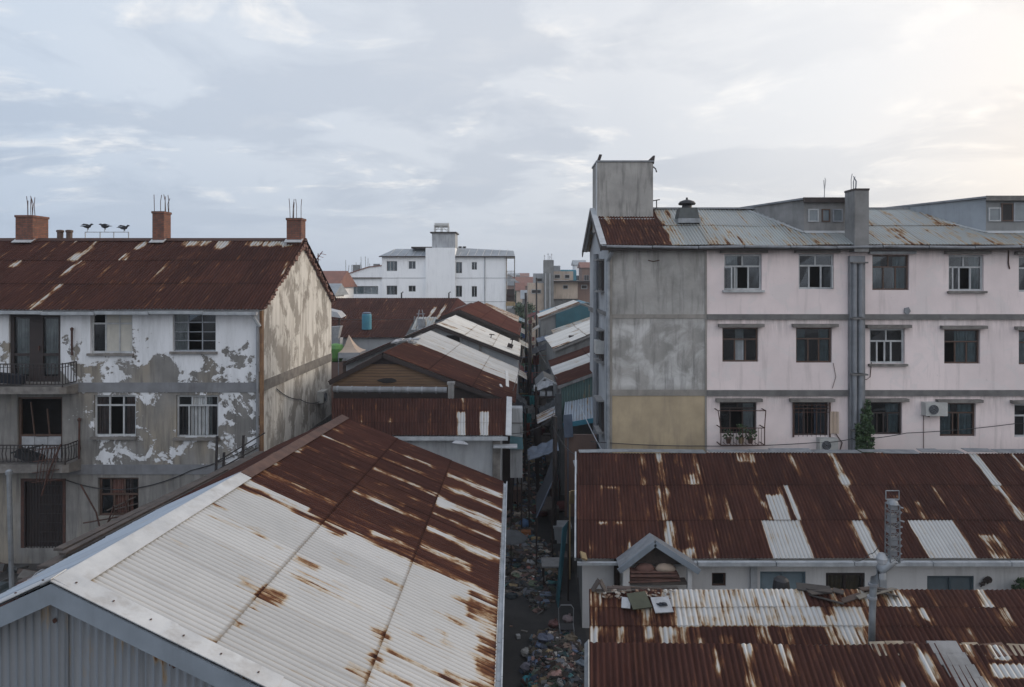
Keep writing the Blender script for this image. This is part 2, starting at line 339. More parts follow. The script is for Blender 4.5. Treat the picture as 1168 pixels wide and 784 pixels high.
class MB:
    def __init__(s): s.v = []; s.f = []; s.c = []; s.cur = None
    def add(s, vs, fs):
        k = len(s.v); s.v += [Vector(v) for v in vs]
        s.f += [tuple(i + k for i in f) for f in fs]
        s.c += [s.cur] * len(vs)
        return s
    def hexa(s, p):      # 8 points: bottom 4 (ccw), top 4
        return s.add(p, [(0, 3, 2, 1), (4, 5, 6, 7), (0, 1, 5, 4), (1, 2, 6, 5), (2, 3, 7, 6), (3, 0, 4, 7)])
    def box(s, x0, x1, y0, y1, z0, z1):
        return s.hexa([(x0, y0, z0), (x1, y0, z0), (x1, y1, z0), (x0, y1, z0), (x0, y0, z1), (x1, y0, z1), (x1, y1, z1), (x0, y1, z1)])
    def obox(s, c, size, rot=(0, 0, 0)):
        m = Matrix.LocRotScale(Vector(c), __import__('mathutils').Euler(rot), None)
        x, y, z = (a / 2 for a in size)
        return s.hexa([m @ Vector(p) for p in ((-x, -y, -z), (x, -y, -z), (x, y, -z), (-x, y, -z), (-x, -y, z), (x, -y, z), (x, y, z), (-x, y, z))])
    def bar(s, a, b, w=.04, h=None, up=(0, 0, 1)):
        a = Vector(a); b = Vector(b); h = h or w; d = (b - a).normalized(); u = Vector(up)
        if abs(d.dot(u)) > .97: u = Vector((0, 1, 0))
        r = d.cross(u).normalized() * w / 2; q = r.cross(d).normalized() * h / 2
        return s.hexa([a - r - q, a + r - q, b + r - q, b - r - q, a - r + q, a + r + q, b + r + q, b - r + q])
    def tube(s, pts, r, n=8, cap=True):
        pts = [Vector(p) for p in pts]; rr = r if isinstance(r, (list, tuple)) else [r] * len(pts)
        vs = []; fs = []
        for i, p in enumerate(pts):
            d = (pts[min(i + 1, len(pts) - 1)] - pts[max(i - 1, 0)]).normalized()
            u = Vector((0, 0, 1)) if abs(d.z) < .9 else Vector((1, 0, 0))
            a = d.cross(u).normalized(); b = a.cross(d)
            for k in range(n):
                t = 2 * math.pi * k / n; vs.append(p + (a * math.cos(t) + b * math.sin(t)) * rr[i])
        for i in range(len(pts) - 1):
            for k in range(n):
                fs.append((i * n + k, i * n + (k + 1) % n, (i + 1) * n + (k + 1) % n, (i + 1) * n + k))
        if cap: fs.append(tuple(range(n))[::-1]); fs.append(tuple((len(pts) - 1) * n + k for k in range(n)))
        return s.add(vs, fs)
    def lathe(s, c, prof, n=20):      # prof: (radius, z) from bottom up
        c = Vector(c); vs = []; fs = []
        for r, z in prof:
            for k in range(n):
                t = 2 * math.pi * k / n; vs.append(c + Vector((r * math.cos(t), r * math.sin(t), z)))
        for i in range(len(prof) - 1):
            for k in range(n): fs.append((i * n + k, i * n + (k + 1) % n, (i + 1) * n + (k + 1) % n, (i + 1) * n + k))
        fs.append(tuple(range(n))[::-1]); fs.append(tuple((len(prof) - 1) * n + k for k in range(n)))
        return s.add(vs, fs)
    def loft(s, A, B):                # two polygons with equal point counts -> closed solid
        n = len(A); vs = list(A) + list(B)
        fs = [tuple(range(n))[::-1], tuple(range(n, 2 * n))]
        for k in range(n): fs.append((k, (k + 1) % n, n + (k + 1) % n, n + k))
        return s.add(vs, fs)
    def slab(s, pts, t, nrm=None):    # a quad given thickness
        pts = [Vector(p) for p in pts]
        n = Vector(nrm) if nrm else (pts[1] - pts[0]).cross(pts[2] - pts[0]).normalized()
        return s.loft([p - n * t for p in pts], pts)
    def blob(s, c, r, sc=(1, 1, 1), seed=0, n=8, m=6, amp=.25):
        rnd = random.Random(seed); c = Vector(c); vs = []; fs = []
        for i in range(m + 1):
            ph = math.pi * i / m
            for k in range(n):
                t = 2 * math.pi * k / n; q = r * (1 + rnd.uniform(-amp, amp))
                vs.append(c + Vector((q * math.sin(ph) * math.cos(t) * sc[0], q * math.sin(ph) * math.sin(t) * sc[1], q * math.cos(ph) * sc[2])))
        for i in range(m):
            for k in range(n): fs.append((i * n + k, (i + 1) * n + k, (i + 1) * n + (k + 1) % n, i * n + (k + 1) % n))
        return s.add(vs, fs)
    def build(s, name, material, parent=None, label=None, smooth=False):
        org = INFO.get(parent.name, Vector((0, 0, 0))) if parent else Vector((0, 0, 0))
        me = bpy.data.meshes.new(name)
        if parent is None and s.v:
            lo = Vector([min(v[i] for v in s.v) for i in range(3)]); hi = Vector([max(v[i] for v in s.v) for i in range(3)])
            loc = Vector(((lo.x + hi.x) / 2, (lo.y + hi.y) / 2, lo.z))
        else: loc = Vector((0, 0, 0))
        me.from_pydata([v - org - loc for v in s.v], [], s.f)
        if any(c is not None for c in s.c):
            at = me.color_attributes.new('tint', 'FLOAT_COLOR', 'POINT')
            at.data.foreach_set('color', [x for c in s.c for x in (*(c or (.1, .1, .1)), 1)])
        me.materials.append(material); me.validate()
        if smooth:
            for p in me.polygons: p.use_smooth = True
        o = bpy.data.objects.new(name, me); COL.objects.link(o); o.location = loc
        if parent: o.parent = parent
        INFO[o.name] = org + loc
        if label: o['label'] = label
        return o

# ------------------------------------------------------------------ corrugated sheets
def vnoise(x, seed):
    i = math.floor(x); f = x - i; f = f * f * (3 - 2 * f)
    a = math.sin(i * 127.1 + seed * 311.7) * 43758.5453; b = math.sin((i + 1) * 127.1 + seed * 311.7) * 43758.5453
    return (a - math.floor(a)) * (1 - f) + (b - math.floor(b)) * f
def corr(name, mt, parent, A, B, C, D, rust=.85, pitch=.11, amp=.016, rows=3, vsub=8, smp=8, seed=1, patches=(),
         streaks=0, sheet=.85, var=.06, seamrust=.12, flat=False, label=None, sag=0.0, streak_w=(.03, .12), fade=.0):
    """sheets laid side by side: A-B is the ridge, D-C the eave; corrugation runs from ridge to eave.
    patches = (u0, u1, v0, v1, rust value) on the unit square, streaks = number of rust-free or rusty runs"""
    A, B, C, D = map(Vector, (A, B, C, D)); rnd = random.Random(seed)
    L = ((B - A).length + (C - D).length) / 2; H = ((D - A).length + (C - B).length) / 2
    nrm = (B - A).cross(D - A).normalized()
    if nrm.z < 0: nrm = -nrm
    nu = max(2, int(L / pitch) * smp) + 1
    u = np.linspace(0, 1, nu); um = u * L
    si = np.floor(um / sheet).astype(int)
    st_r = {}
    sts = []
    for k in range(streaks):
        r0 = rnd.randrange(rows); uc = rnd.random(); w = rnd.uniform(*streak_w)
        up = rnd.random() < .55
        a = 0 if up else rnd.uniform(.3, .85)
        b_ = rnd.uniform(.15, 1.0) if up else 1.0
        sts.append((r0, uc * L, w, a, b_, rnd.uniform(.5, 1.15)))
    V = []; FC = []; ST = []; RU = []
    for r in range(rows):
        vs_ = np.concatenate([np.linspace(0, .965, vsub), [1.0]])
        base_k = len(V)
        tr = {}
        for k in range(int(L / sheet) + 2): tr[k] = (rnd.random(), rnd.uniform(-.004, .004), rnd.uniform(-var, var))
        t0 = np.array([tr[i][0] for i in si]); t1 = np.array([tr[i][1] for i in si]); t2 = np.array([tr[i][2] for i in si])
        fr = um / sheet - si
        lap = np.where(fr < .1, .006, 0)
        seamu = np.where(fr * sheet < .022, .75, 0)
        for j, w in enumerate(vs_):
            v = (r + w) / rows + (0.012 * w if r < rows - 1 else 0)
            v = min(v, 1.0)
            ru = np.full(nu, float(rust)) + t2 + fade * (v - .5)
            for pk_, (u0, u1, v0, v1, val) in enumerate(patches):
                small = (u1 - u0) * L < 2.5 and val > .19
                if small: dv_ = v * H; u0 = u0 + (vnoise(dv_ * 2.6, pk_ + seed) - .5) * .13 / L; u1 = u1 + (vnoise(dv_ * 3.1, pk_ + seed + 9) - .5) * .15 / L
                if .15 < val < .5 and small: val = val + (vnoise(v * H * 2.2, pk_ + 50) - .35) * .26
                if v0 - 1e-4 <= (r + w * .999 + .0005) / rows <= v1 + 1e-4:
                    e = (.24 if small else .07) / L
                    mk = np.clip((u - u0) / e + .5, 0, 1) * np.clip((u1 - u) / e + .5, 0, 1)
                    ru = ru * (1 - mk) + val * mk
            for (r0, uc, ww, a, b_, s) in sts:
                if r0 != r: continue
                q = np.exp(-((um - uc) / ww) ** 2)
                env = max(0.0, min(1.0, (w - a) * 6 + .2)) * max(0.0, min(1.0, (b_ - w) * 4 + (1 if b_ >= 1 else 0)))
                ru = ru + (-1 if rust > .5 else 1) * q * env * s * .36
            ru = ru + (seamrust * math.exp(-((1 - w) * H / rows / .12)) if rust < .5 else 0)
            ph = um / pitch * 2 * math.pi
            s_ = np.zeros(nu) if flat else np.sin(ph)
            off = amp * s_ + .014 * w + t1 + lap
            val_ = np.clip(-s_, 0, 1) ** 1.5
            for i in range(nu):
                uu = u[i]
                p = (A * (1 - uu) + B * uu) * (1 - v) + (D * (1 - uu) + C * uu) * v
                sg = sag * (vnoise(uu * L / 2.3, seed) - .5) * 1.0
                p = p + nrm * (off[i] + sg + sag * .5 * (vnoise(v * 2.7 + uu * 3, seed + 5) - .5))
                V.append(p); ST.append((um[i] + seed * 13.7, v * H + seed * 5.1, 0)); RU.append((ru[i], t0[i], 1.6 if (w == 1.0 and r < rows - 1) else max(val_[i], seamu[i]), 1))
        for j in range(vsub):
            for i in range(nu - 1):
                a = base_k + j * nu + i; FC.append((a, a + 1, a + nu + 1, a + nu))
    org = INFO.get(parent.name, Vector((0, 0, 0))) if parent else Vector((0, 0, 0))
    me = bpy.data.meshes.new(name); me.from_pydata([p - org for p in V], [], FC)
    at = me.attributes.new('st', 'FLOAT_VECTOR', 'POINT'); at.data.foreach_set('vector', [x for s in ST for x in s])
    at = me.color_attributes.new('ru', 'FLOAT_COLOR', 'POINT'); at.data.foreach_set('color', [float(x) for s in RU for x in s])
    me.materials.append(mt)
    me.polygons.foreach_set('use_smooth', [True] * len(me.polygons))
    o = bpy.data.objects.new(name, me); COL.objects.link(o); INFO[o.name] = org
    if parent: o.parent = parent
    if label: o['label'] = label
    return o

# ------------------------------------------------------------------ walls and windows facing the camera (-Y)
def wall_mb(x0, x1, z0, z1, y, ops, reveal=.2, m=None):
    m = m or MB()
    xs = sorted({x0, x1, *[o[0] for o in ops], *[o[1] for o in ops]}); zs = sorted({z0, z1, *[o[2] for o in ops], *[o[3] for o in ops]})
    xs = [x for x in xs if x0 <= x <= x1]; zs = [z for z in zs if z0 <= z <= z1]
    for i in range(len(xs) - 1):
        for j in range(len(zs) - 1):
            cx = (xs[i] + xs[i + 1]) / 2; cz = (zs[j] + zs[j + 1]) / 2
            if any(o[0] < cx < o[1] and o[2] < cz < o[3] for o in ops): continue
            m.add([(xs[i], y, zs[j]), (xs[i + 1], y, zs[j]), (xs[i + 1], y, zs[j + 1]), (xs[i], y, zs[j + 1])], [(0, 1, 2, 3)])
    for (a, b, c, d) in ops:
        a, b, c, d = max(a, x0), min(b, x1), max(c, z0), min(d, z1)
        e = y + reveal
        m.add([(a, y, c), (a, e, c), (a, e, d), (a, y, d)], [(0, 1, 2, 3)]); m.add([(b, y, c), (b, y, d), (b, e, d), (b, e, c)], [(0, 1, 2, 3)])
        m.add([(a, y, d), (a, e, d), (b, e, d), (b, y, d)], [(0, 1, 2, 3)]); m.add([(a, y, c), (b, y, c), (b, e, c), (a, e, c)], [(0, 1, 2, 3)])
    return m
def curtain_mb(x0, x1, z0, z1, y, seed=0, n=26):
    m = MB(); vs = []; fs = []
    for i in range(n + 1):
        x = x0 + (x1 - x0) * i / n; dy = .035 * math.sin(i * 1.9 + seed) + .02 * math.sin(i * .7 + seed * 2)
        vs += [(x, y + dy, z0), (x, y + dy, z1)]
    for i in range(n): fs.append((2 * i, 2 * i + 2, 2 * i + 3, 2 * i + 1))
    return m.add(vs, fs)
def window(parent, x0, x1, z0, z1, y, fm, cols=(.333, .667), transom=.28, tcols=(.333, .667), missing=(), curtains=(), cm=None, t=.055, rows=(), sill=None, seed=0, dep=.06, opened=(), sillm=None, muntin=None, name='window', boarded=(), bm=None):
    """frame set back in the opening; pane child; missing = panes that stand open or are gone, counted from the left, top row first"""
    rnd = random.Random(seed * 31 + int(x0 * 10)); w = x1 - x0; h = z1 - z0
    m = MB(); ya, yb = y, y + dep
    m.box(x0, x0 + t, ya, yb, z0, z1); m.box(x1 - t, x1, ya, yb, z0, z1)
    m.box(x0 + t, x1 - t, ya, yb, z0, z0 + t); m.box(x0 + t, x1 - t, ya, yb, z1 - t, z1)
    rowz = []
    if transom: zt = z1 - h * transom; rowz = [(zt, z1, tcols)] + [(z0, zt, cols)]; m.box(x0 + t, x1 - t, ya + .004, yb - .004, zt - t * .45, zt + t * .45)
    else: rowz = [(z0, z1, cols)]
    cells = []
    for (a, b, cs) in rowz:
        e = [x0] + [x0 + w * c for c in cs] + [x1]
        for i in range(len(e) - 1):
            cells.append((e[i], e[i + 1], a, b))
            if i: m.box(e[i] - t * .42, e[i] + t * .42, ya + .008, yb - .008, a + t * .46, b - t * .46)
    for f in rows:
        zt = z0 + h * f; m.box(x0 + t, x1 - t, ya + .012, yb - .012, zt - t * .3, zt + t * .3)
    o = m.build(name, fm, parent)
    if sill:
        s = MB(); s.box(x0 - .07, x1 + .07, y - .22, y - .03, z0 - .09, z0 - .003); s.build('sill', sillm or M['ledge'], o)
    p = MB(); any_ = False
    for k in boarded:
        a, b, c, d = cells[k]; q = MB(); q.box(a + t * .5, b - t * .5, y + dep * .3, y + dep * .7, c + t * .5, d - t * .5); q.build('panel', bm or M['canvas'], o)
    for k, (a, b, c, d) in enumerate(cells):
        if k in missing or k in boarded: continue
        any_ = True; j = [rnd.uniform(-.007, .007) for _ in range(4)]; yc = y + dep * .5
        p.add([(a + .02, yc + j[0], c + .02), (b - .02, yc + j[1], c + .02), (b - .02, yc + j[2], d - .02), (a + .02, yc + j[3], d - .02)], [(0, 1, 2, 3)])
    if any_: p.build('pane', GLASS, o)
    for (ca, cb) in curtains:
        curtain_mb(x0 + w * ca, x0 + w * cb, z0 + .03, z1 - .05, y + dep + .05, seed).build('curtain', cm or M['curtain'], o)
    for (ca, cb, side) in opened:     # an opened casement leaf swinging outwards: from x0+w*ca, hinge side -1 left / 1 right
        q = MB(); zt = z1 - h * transom if transom else z1; lw = w * (cb - ca); hx = x0 + w * (ca if side < 0 else cb)
        ang = R(62); dx = math.cos(ang) * lw * (1 if side < 0 else -1); dy = -math.sin(ang) * lw
        a0 = Vector((hx, y - .02, z0 + .05)); a1 = Vector((hx + dx, y - .02 + dy, z0 + .05)); hh = Vector((0, 0, zt - z0 - .1))
        for s_, e_ in ((a0, a1), (a0 + hh, a1 + hh), (a0, a0 + hh), (a1, a1 + hh)): q.bar(s_, e_, .045)
        lf = q.build('casement', fm, o)
        g = MB(); g.add([a0, a1, a1 + hh, a0 + hh], [(0, 1, 2, 3)]); g.build('pane', GLASS, o)
    return o
def rebar(mb, c, n, h, r=.25, seed=0):
    rnd = random.Random(seed)
    for k in range(n):
        x = c[0] + rnd.uniform(-r, r); y = c[1] + rnd.uniform(-r, r); hh = h * rnd.uniform(.7, 1.05)
        mb.tube([(x, y, c[2] - .05), (x + rnd.uniform(-.04, .04), y, c[2] + hh * .6), (x + rnd.uniform(-.09, .09), y, c[2] + hh)], .014, 5)
def railing(mb, pts, z0, z1, step=.12, r=.012, seed=0, bend=.0):
    rnd = random.Random(seed)
    for a, b in zip(pts[:-1], pts[1:]):
        a = Vector((*a, 0)); b = Vector((*b, 0)); L = (b - a).length; n = max(1, int(L / step))
        mb.bar(a + Vector((0, 0, z1)), b + Vector((0, 0, z1)), .035); mb.bar(a + Vector((0, 0, z0)), b + Vector((0, 0, z0)), .03)
        mb.bar(a + Vector((0, 0, z1 - .12)), b + Vector((0, 0, z1 - .12)), .018)
        for k in range(n + 1):
            p = a.lerp(b, k / n); q = rnd.uniform(-bend, bend)
            mb.tube([p + Vector((0, 0, z0)), p + Vector((q, 0, (z0 + z1) / 2)), p + Vector((0, 0, z1))], r, 5, False)
def ac_unit(label, x, y, z, w=.8, d=.3, h=.55, face='y', group='air conditioner boxes on the walls'):
    t = thing('air_conditioner', label, 'air conditioner', (x, y, z), group)
    b = MB()
    if face == 'y': b.box(x - w / 2, x + w / 2, y - d, y, z, z + h)
    else: b.box(x, x + d, y - w / 2, y + w / 2, z, z + h)
    b.build('casing', M['ac'], t)
    f = MB()
    if face == 'y':
        c = Vector((x - w * .15, y - d - .012, z + h * .5)); rr = h * .36
        f.tube([c + Vector((0, .01, 0)), c - Vector((0, .012, 0))], rr, 18)
        g = MB()
        for k in range(4): g.tube([c + Vector((rr * (k + 1) / 4 * math.cos(a), -.018, rr * (k + 1) / 4 * math.sin(a))) for a in [i * math.pi / 8 for i in range(17)]], .006, 4)
        k = MB(); k.box(x - w * .35, x - w * .30, y - d * .9, y - .002, z - .05, z - .002); k.box(x + w * .30, x + w * .35, y - d * .9, y - .002, z - .05, z - .002)
    else:
        c = Vector((x + d + .012, y - w * .15, z + h * .5)); rr = h * .36
        f.tube([c - Vector((.01, 0, 0)), c + Vector((.012, 0, 0))], rr, 18)
        g = MB()
        for k in range(4): g.tube([c + Vector((.018, rr * (k + 1) / 4 * math.cos(a), rr * (k + 1) / 4 * math.sin(a))) for a in [i * math.pi / 8 for i in range(17)]], .006, 4)
        k = MB(); k.box(x + .002, x + d * .9, y - w * .35, y - w * .3, z - .05, z - .002); k.box(x + .002, x + d * .9, y + w * .3, y + w * .35, z - .05, z - .002)
    fo = f.build('fan', M['blackp'], t); g.build('grille', M['greyframe'], fo); k.build('bracket', M['rustiron'], t)
    return t
def wire(label, pts, r=.012, sag=.3, group='loose cables strung between the buildings', n=14, name='cable', mt=None):
    m = MB()
    out = []
    for a, b in zip(pts[:-1], pts[1:]):
        a = Vector(a); b = Vector(b)
        for k in range(n + (b is Vector(pts[-1]))):
            t = k / n; p = a.lerp(b, t); p.z -= sag * 4 * t * (1 - t); out.append(p)
    out.append(Vector(pts[-1]))
    m.tube(out, r, 5)
    return tag(m.build(name, mt or M['blackp']), label, 'cable', group)
def leaves(mb, c, ext, n, size, seed=0, shape='box'):
    rnd = random.Random(seed)
    for _ in range(n):
        while True:
            q = Vector([rnd.uniform(-1, 1) for _ in range(3)])
            if shape == 'box' or q.length < 1: break
        p = Vector(c) + Vector([q[i] * ext[i] for i in range(3)])
        s = size * rnd.uniform(.5, 1.3); a = Vector([rnd.gauss(0, 1) for _ in range(3)]).normalized() * s; b = a.cross(Vector([rnd.gauss(0, 1) for _ in range(3)])).normalized() * s * .6
        mb.add([p - a, p + b, p + a, p - b], [(0, 1, 2, 3)])
# ================================================================== SETTING
g = MB(); g.add([(-400, -80, 0), (400, -80, 0), (400, 860, 0), (-400, 860, 0)], [(0, 1, 2, 3)])
struct(g.build('ground', M['soil']))
g = MB(); g.add([(-.7, 2, .004), (2.0, 2, .004), (2.3, 190, .004), (-.9, 190, .004)], [(0, 1, 2, 3)])
struct(g.build('alley_path', M['asphalt']))

# ================================================================== LEFT BUILDING (plaster peeling off, rusty roof)
YF, YB = 25.2, 34.7; XR, XL = -9.43, -27.0; ZE = 9.47; ZR = 12.12; YR = 29.95
lb = thing('apartment_house', 'three-storey house with white paint peeling off grey plaster under a dark rusty roof', 'house', (-18, 30, 0))
px = lambda p: XX(p, YF); pz = lambda p: ZZ(p, YF)
OPS = []
def lwin(x0, x1, y0, y1, extra=None): OPS.append((px(x0), px(x1), pz(y1), pz(y0))); return OPS[-1]
w1 = lwin(103, 151, 357, 403); w2 = lwin(197, 246, 357, 401); d1 = lwin(10, 69, 358, 436)
w3 = lwin(107, 155, 451, 498); w4 = lwin(201, 249, 451, 499); d2 = lwin(20, 71, 453, 524)
d3 = lwin(24, 75, 546, 625); w5 = lwin(112, 158, 545, 589)
OPS += [(px(-120), px(-72), pz(403), pz(357)), (px(-120), px(-72), pz(499), pz(451))]
m = wall_mb(XL, XR, 0, ZE + .0, YF, OPS, .24)
m.build('wall', PEEL, lb)
m = MB()   # gable end and back, hollow inside
gp = [(XR, YF, 0), (XR, YB, 0), (XR, YB, ZE), (XR, YR, ZR - .06), (XR, YF, ZE)]
m.add(gp, [(0, 1, 2, 3, 4)])
m.build('gable_wall', GABLE, lb)
m = MB(); m.add([(XL, YB, 0), (XR, YB, 0), (XR, YB, ZE), (XL, YB, ZE)], [(0, 1, 2, 3)])
m.add([(XL, YF, 0), (XL, YF, ZE), (XL, YR, ZR - .06), (XL, YB, ZE), (XL, YB, 0)], [(0, 1, 2, 3, 4)])
m.build('rear_wall', M['greywall'], lb)
m = MB(); m.box(XL + .1, XR - .15, YF + 1.6, YF + 1.7, 0.02, ZE - .1)
for z in (3.5, 6.42): m.box(XL + .1, XR - .15, YF + .25, YF + 1.59, z, z + .12)
m.build('dark_backing', M['dark'], lb)  # near-black backing added behind the windows, darkness of the rooms put into its colour
m = MB()
for a, b in ((436.5, 447.5), (530, 541)):
    m.box(px(80), XR + .0, YF - .035, YF - .002, pz(b), pz(a)); m.box(XL, px(-2), YF - .035, YF - .002, pz(b), pz(a))
m.build('band', M['band_grey'], lb)
m = MB()
for z0, z1 in ((6.32, 6.72), (3.3, 3.65)): m.box(XR + .002, XR + .03, YF - .03, YB, z0, z1)
m.build('band', M['ledge'], lb)
m = MB(); m.box(XR - .05, XR + .035, YF - .05, YF + .16, 3.2, ZE - .15); m.build('corner_strip', M['rustedge'], lb)
# roof: front slope and back slope
E = .35
def rl(y): return ZE + (ZR - ZE) * (y - YF) / (YR - YF)
zf = ZE - (ZR - ZE) / (YR - YF) * E + .10
def lu(pxx, d): return (XX(pxx, d) - XL) / (XR + .2 - XL)
pp = [(lu(40, YF) - .004, lu(40, YF) + .012, .66, 1, .42), (lu(66, 27), lu(66, 27) + .012, .33, .67, .38), (lu(82, 28.3), lu(82, 28.3) + .014, 0, .34, .40),
      (lu(150, 29), lu(150, 29) + .02, 0, .16, .5), (lu(200, 29), lu(232, 29), 0, .10, .40), (lu(240, 29), lu(256, 29), 0, .14, .35), (lu(276, 29), lu(290, 29), 0, .12, .4), (lu(293, 29), lu(331, 29), 0, .12, .42),
      (lu(140, 28.5), lu(148, 28.5), .2, .33, .42), (lu(0, 27.3), lu(10, 27.3), .33, .45, .4)]
corr('roof_slope', TIN, lb, (XL, YR, ZR + .1), (XR + .2, YR, ZR + .1), (XR + .2, YF - E, zf), (XL, YF - E, zf), rust=.95, rows=3, seed=3, patches=pp, streaks=34, pitch=.125, sag=.05)
corr('roof_slope', TIN, lb, (XL, YR, ZR + .1), (XR + .2, YR, ZR + .1), (XR + .2, YB + E, zf), (XL, YB + E, zf), rust=.95, rows=2, seed=4, streaks=6, pitch=.25, smp=4, vsub=3)
m = MB(); m.loft([(XL, YR - .2, ZR + .03), (XL, YR, ZR + .16), (XL, YR + .2, ZR + .03)], [(XR + .2, YR - .2, ZR + .03), (XR + .2, YR, ZR + .16), (XR + .2, YR + .2, ZR + .03)]); m.build('ridge_cap', M['rustiron'], lb)
# ragged rubble verge along the gable
m = MB(); rnd = random.Random(5)
for s in (1, -1):
    for k in range(46):
        t = k / 45; y = YR + s * t * (YR - YF); z = ZR - t * (ZR - ZE) - .08
        if s == 1: y = YR + t * (YB - YR)
        m.obox((XR + rnd.uniform(.02, .1), y, z + rnd.uniform(-.05, .03)), (rnd.uniform(.12, .26), rnd.uniform(.10, .2), rnd.uniform(.06, .15)), (rnd.uniform(-.3, .3),) * 3)
m.build('verge', M['pinkplank'], lb)
m = MB()      # gutter in lengths
for k in range(9):
    a = XL + k * (XR - XL) / 9; b = XL + (k + 1) * (XR - XL) / 9 - .02; z = zf - .12 + .02 * math.sin(k * 2.1)
    m.loft([(a, YF - E - .14, z + .06), (a, YF - E - .12, z - .05), (a, YF - E + .0, z - .07), (a, YF - E + .08, z), (a, YF - E + .08, z + .06)],
           [(b, YF - E - .14, z + .05), (b, YF - E - .12, z - .06), (b, YF - E + .0, z - .08), (b, YF - E + .08, z), (b, YF - E + .08, z + .05)])
gt = m.build('gutter', M['gutter'], lb)
m = MB(); m.tube([(XR - .25, YF - .3, zf - .1), (XR - .16, YF - .26, zf - .3), (XR - .02, YF - .12, zf - .62)], .07, 8); m.build('elbow', M['gutter'], gt)
m = MB(); m.tube([(XR - .11, YF - .09, zf - .62), (XR - .12, YF - .08, 5.5), (XR - .10, YF - .08, 3.9)], .05, 8); m.build('downpipe', M['pipegrey'], lb)
# windows
cw = dict(t=.07)
window(lb, *w1, YF + .1, M['whiteframe'], (.33, .66), .27, (.33, .66), missing=(0,), boarded=(1, 2, 4, 5), bm=mat('cream_panel', (.44, .42, .37), (.36, .345, .31), 2, .5, .3), sill=True, seed=1, **cw)
o = window(lb, *w2, YF + .1, M['greyframe'], (.33, .66), .25, (.33, .66), missing=(4,), rows=(.27, .5), curtains=((.02, .3),), sill=True, seed=2, t=.045)
window(lb, *w3, YF + .08, M['whiteframe'], (.35, .68), .25, (.35, .68), missing=(1, 4), sill=True, seed=3, curtains=((.02, .30), (.72, .98)), cm=M['pinkplank'], **cw)
o = window(lb, *w4, YF + .08, M['whiteframe'], (.28, .74), .25, (.36, .68), missing=(1, 4), curtains=((.3, .8),), cm=M['curtain'], sill=True, seed=4, **cw)
b = MB()
for k in range(11): x = w4[0] + .1 + k * (w4[1] - w4[0] - .2) / 10; b.tube([(x, YF + .05, w4[2] + .07), (x, YF + .05, w4[3] - .42)], .012, 5)
b.build('bar', M['iron'], o)
for q in ((px(-120), px(-72), pz(403), pz(357)), (px(-120), px(-72), pz(499), pz(451))): window(lb, *q, YF + .1, M['whiteframe'], sill=True, seed=9, **cw)
o = window(lb, *w5, YF + .1, M['brownframe'], (.36, .7), .45, (.28, .62), missing=(1, 4, 5), seed=5, t=.08, curtains=((.3, .8),), cm=M['pinkplank'])
b = MB(); b.obox(((w5[0] + w5[1]) / 2 + .1, YF + .03, (w5[2] + w5[3]) / 2 - .25), (1.2, .03, .05), (0, -.45, 0)); b.obox(((w5[0] + w5[1]) / 2 + .3, YF + .01, (w5[2] + w5[3]) / 2 - .35), (.9, .03, .04), (0, -.25, 0)); b.build('loose_board', M['plank'], o)
# top-storey balcony door: two tall leaves with glass
def balcony_door(q, seed):
    x0, x1, z0, z1 = q; y = YF + .08
    f = MB(); t = .13; xm = (x0 + x1) / 2
    f.box(x0, x0 + t, y, y + .1, z0, z1); f.box(x1 - t, x1, y, y + .1, z0, z1); f.box(x0 + t, x1 - t, y, y + .1, z1 - .14, z1)
    f.box(xm - .25, xm + .25, y + .004, y + .09, z0, z1 - .14)
    for a, b in ((x0 + t, xm - .25), (xm + .25, x1 - t)):
        f.box(a, b, y + .01, y + .08, z0, z0 + .2); f.box(a, b, y + .01, y + .08, z0 + (z1 - z0) * .38, z0 + (z1 - z0) * .38 + .09)
    o = f.build('balcony_door', M['blackwood'], lb)
    p = MB()
    for a, b in ((x0 + t, xm - .25), (xm + .25, x1 - t)): p = MB(); p.add([(a, y + .05, z0 + .2), (b, y + .053, z0 + .2), (b, y + .05, z1 - .14), (a, y + .052, z1 - .14)], [(0, 1, 2, 3)]); p.build('pane', GLASS, o)
    h = MB(); h.box(xm + .1, xm + .14, y - .05, y - .002, (z0 + z1) / 2 - .1, (z0 + z1) / 2 + .06); h.build('handle', M['rustiron'], o)
    for a, b in ((x0 + t, xm - .25), (xm + .25, x1 - t)): curtain_mb(a, b, z0 + .25, z1 - .2, y + .2, seed).build('curtain', M['curtain'], o)
balcony_door(d1, 2)
# middle door: dark opening over pale panels
x0, x1, z0, z1 = d2; y = YF + .08
f = MB(); f.box(x0, x0 + .08, y, y + .08, z0, z1); f.box(x1 - .08, x1, y, y + .08, z0, z1); f.box(x0 + .08, x1 - .08, y, y + .08, z1 - .08, z1)
zm = z0 + (z1 - z0) * .36
f.box(x0 + .08, x1 - .08, y, y + .08, zm, zm + .07)
f.bar((x0 + .55, y + .05, zm), (x0 + .45, y - .02, z1 - .2), .04); f.bar((x0 + .62, y + .04, zm), (x0 + 1.1, y + .04, zm), .04); f.bar((x1 - .55, y + .05, zm), (x1 - .62, y + .02, z1 - .45), .04)
o = f.build('balcony_door', M['brownframe'], lb)
p = MB()
for k in range(3): p.box(x0 + .08 + k * .49, x0 + .55 + k * .49, y + .02, y + .05, z0, zm - .004)
p.build('lower_panel', M['whitep'], o)
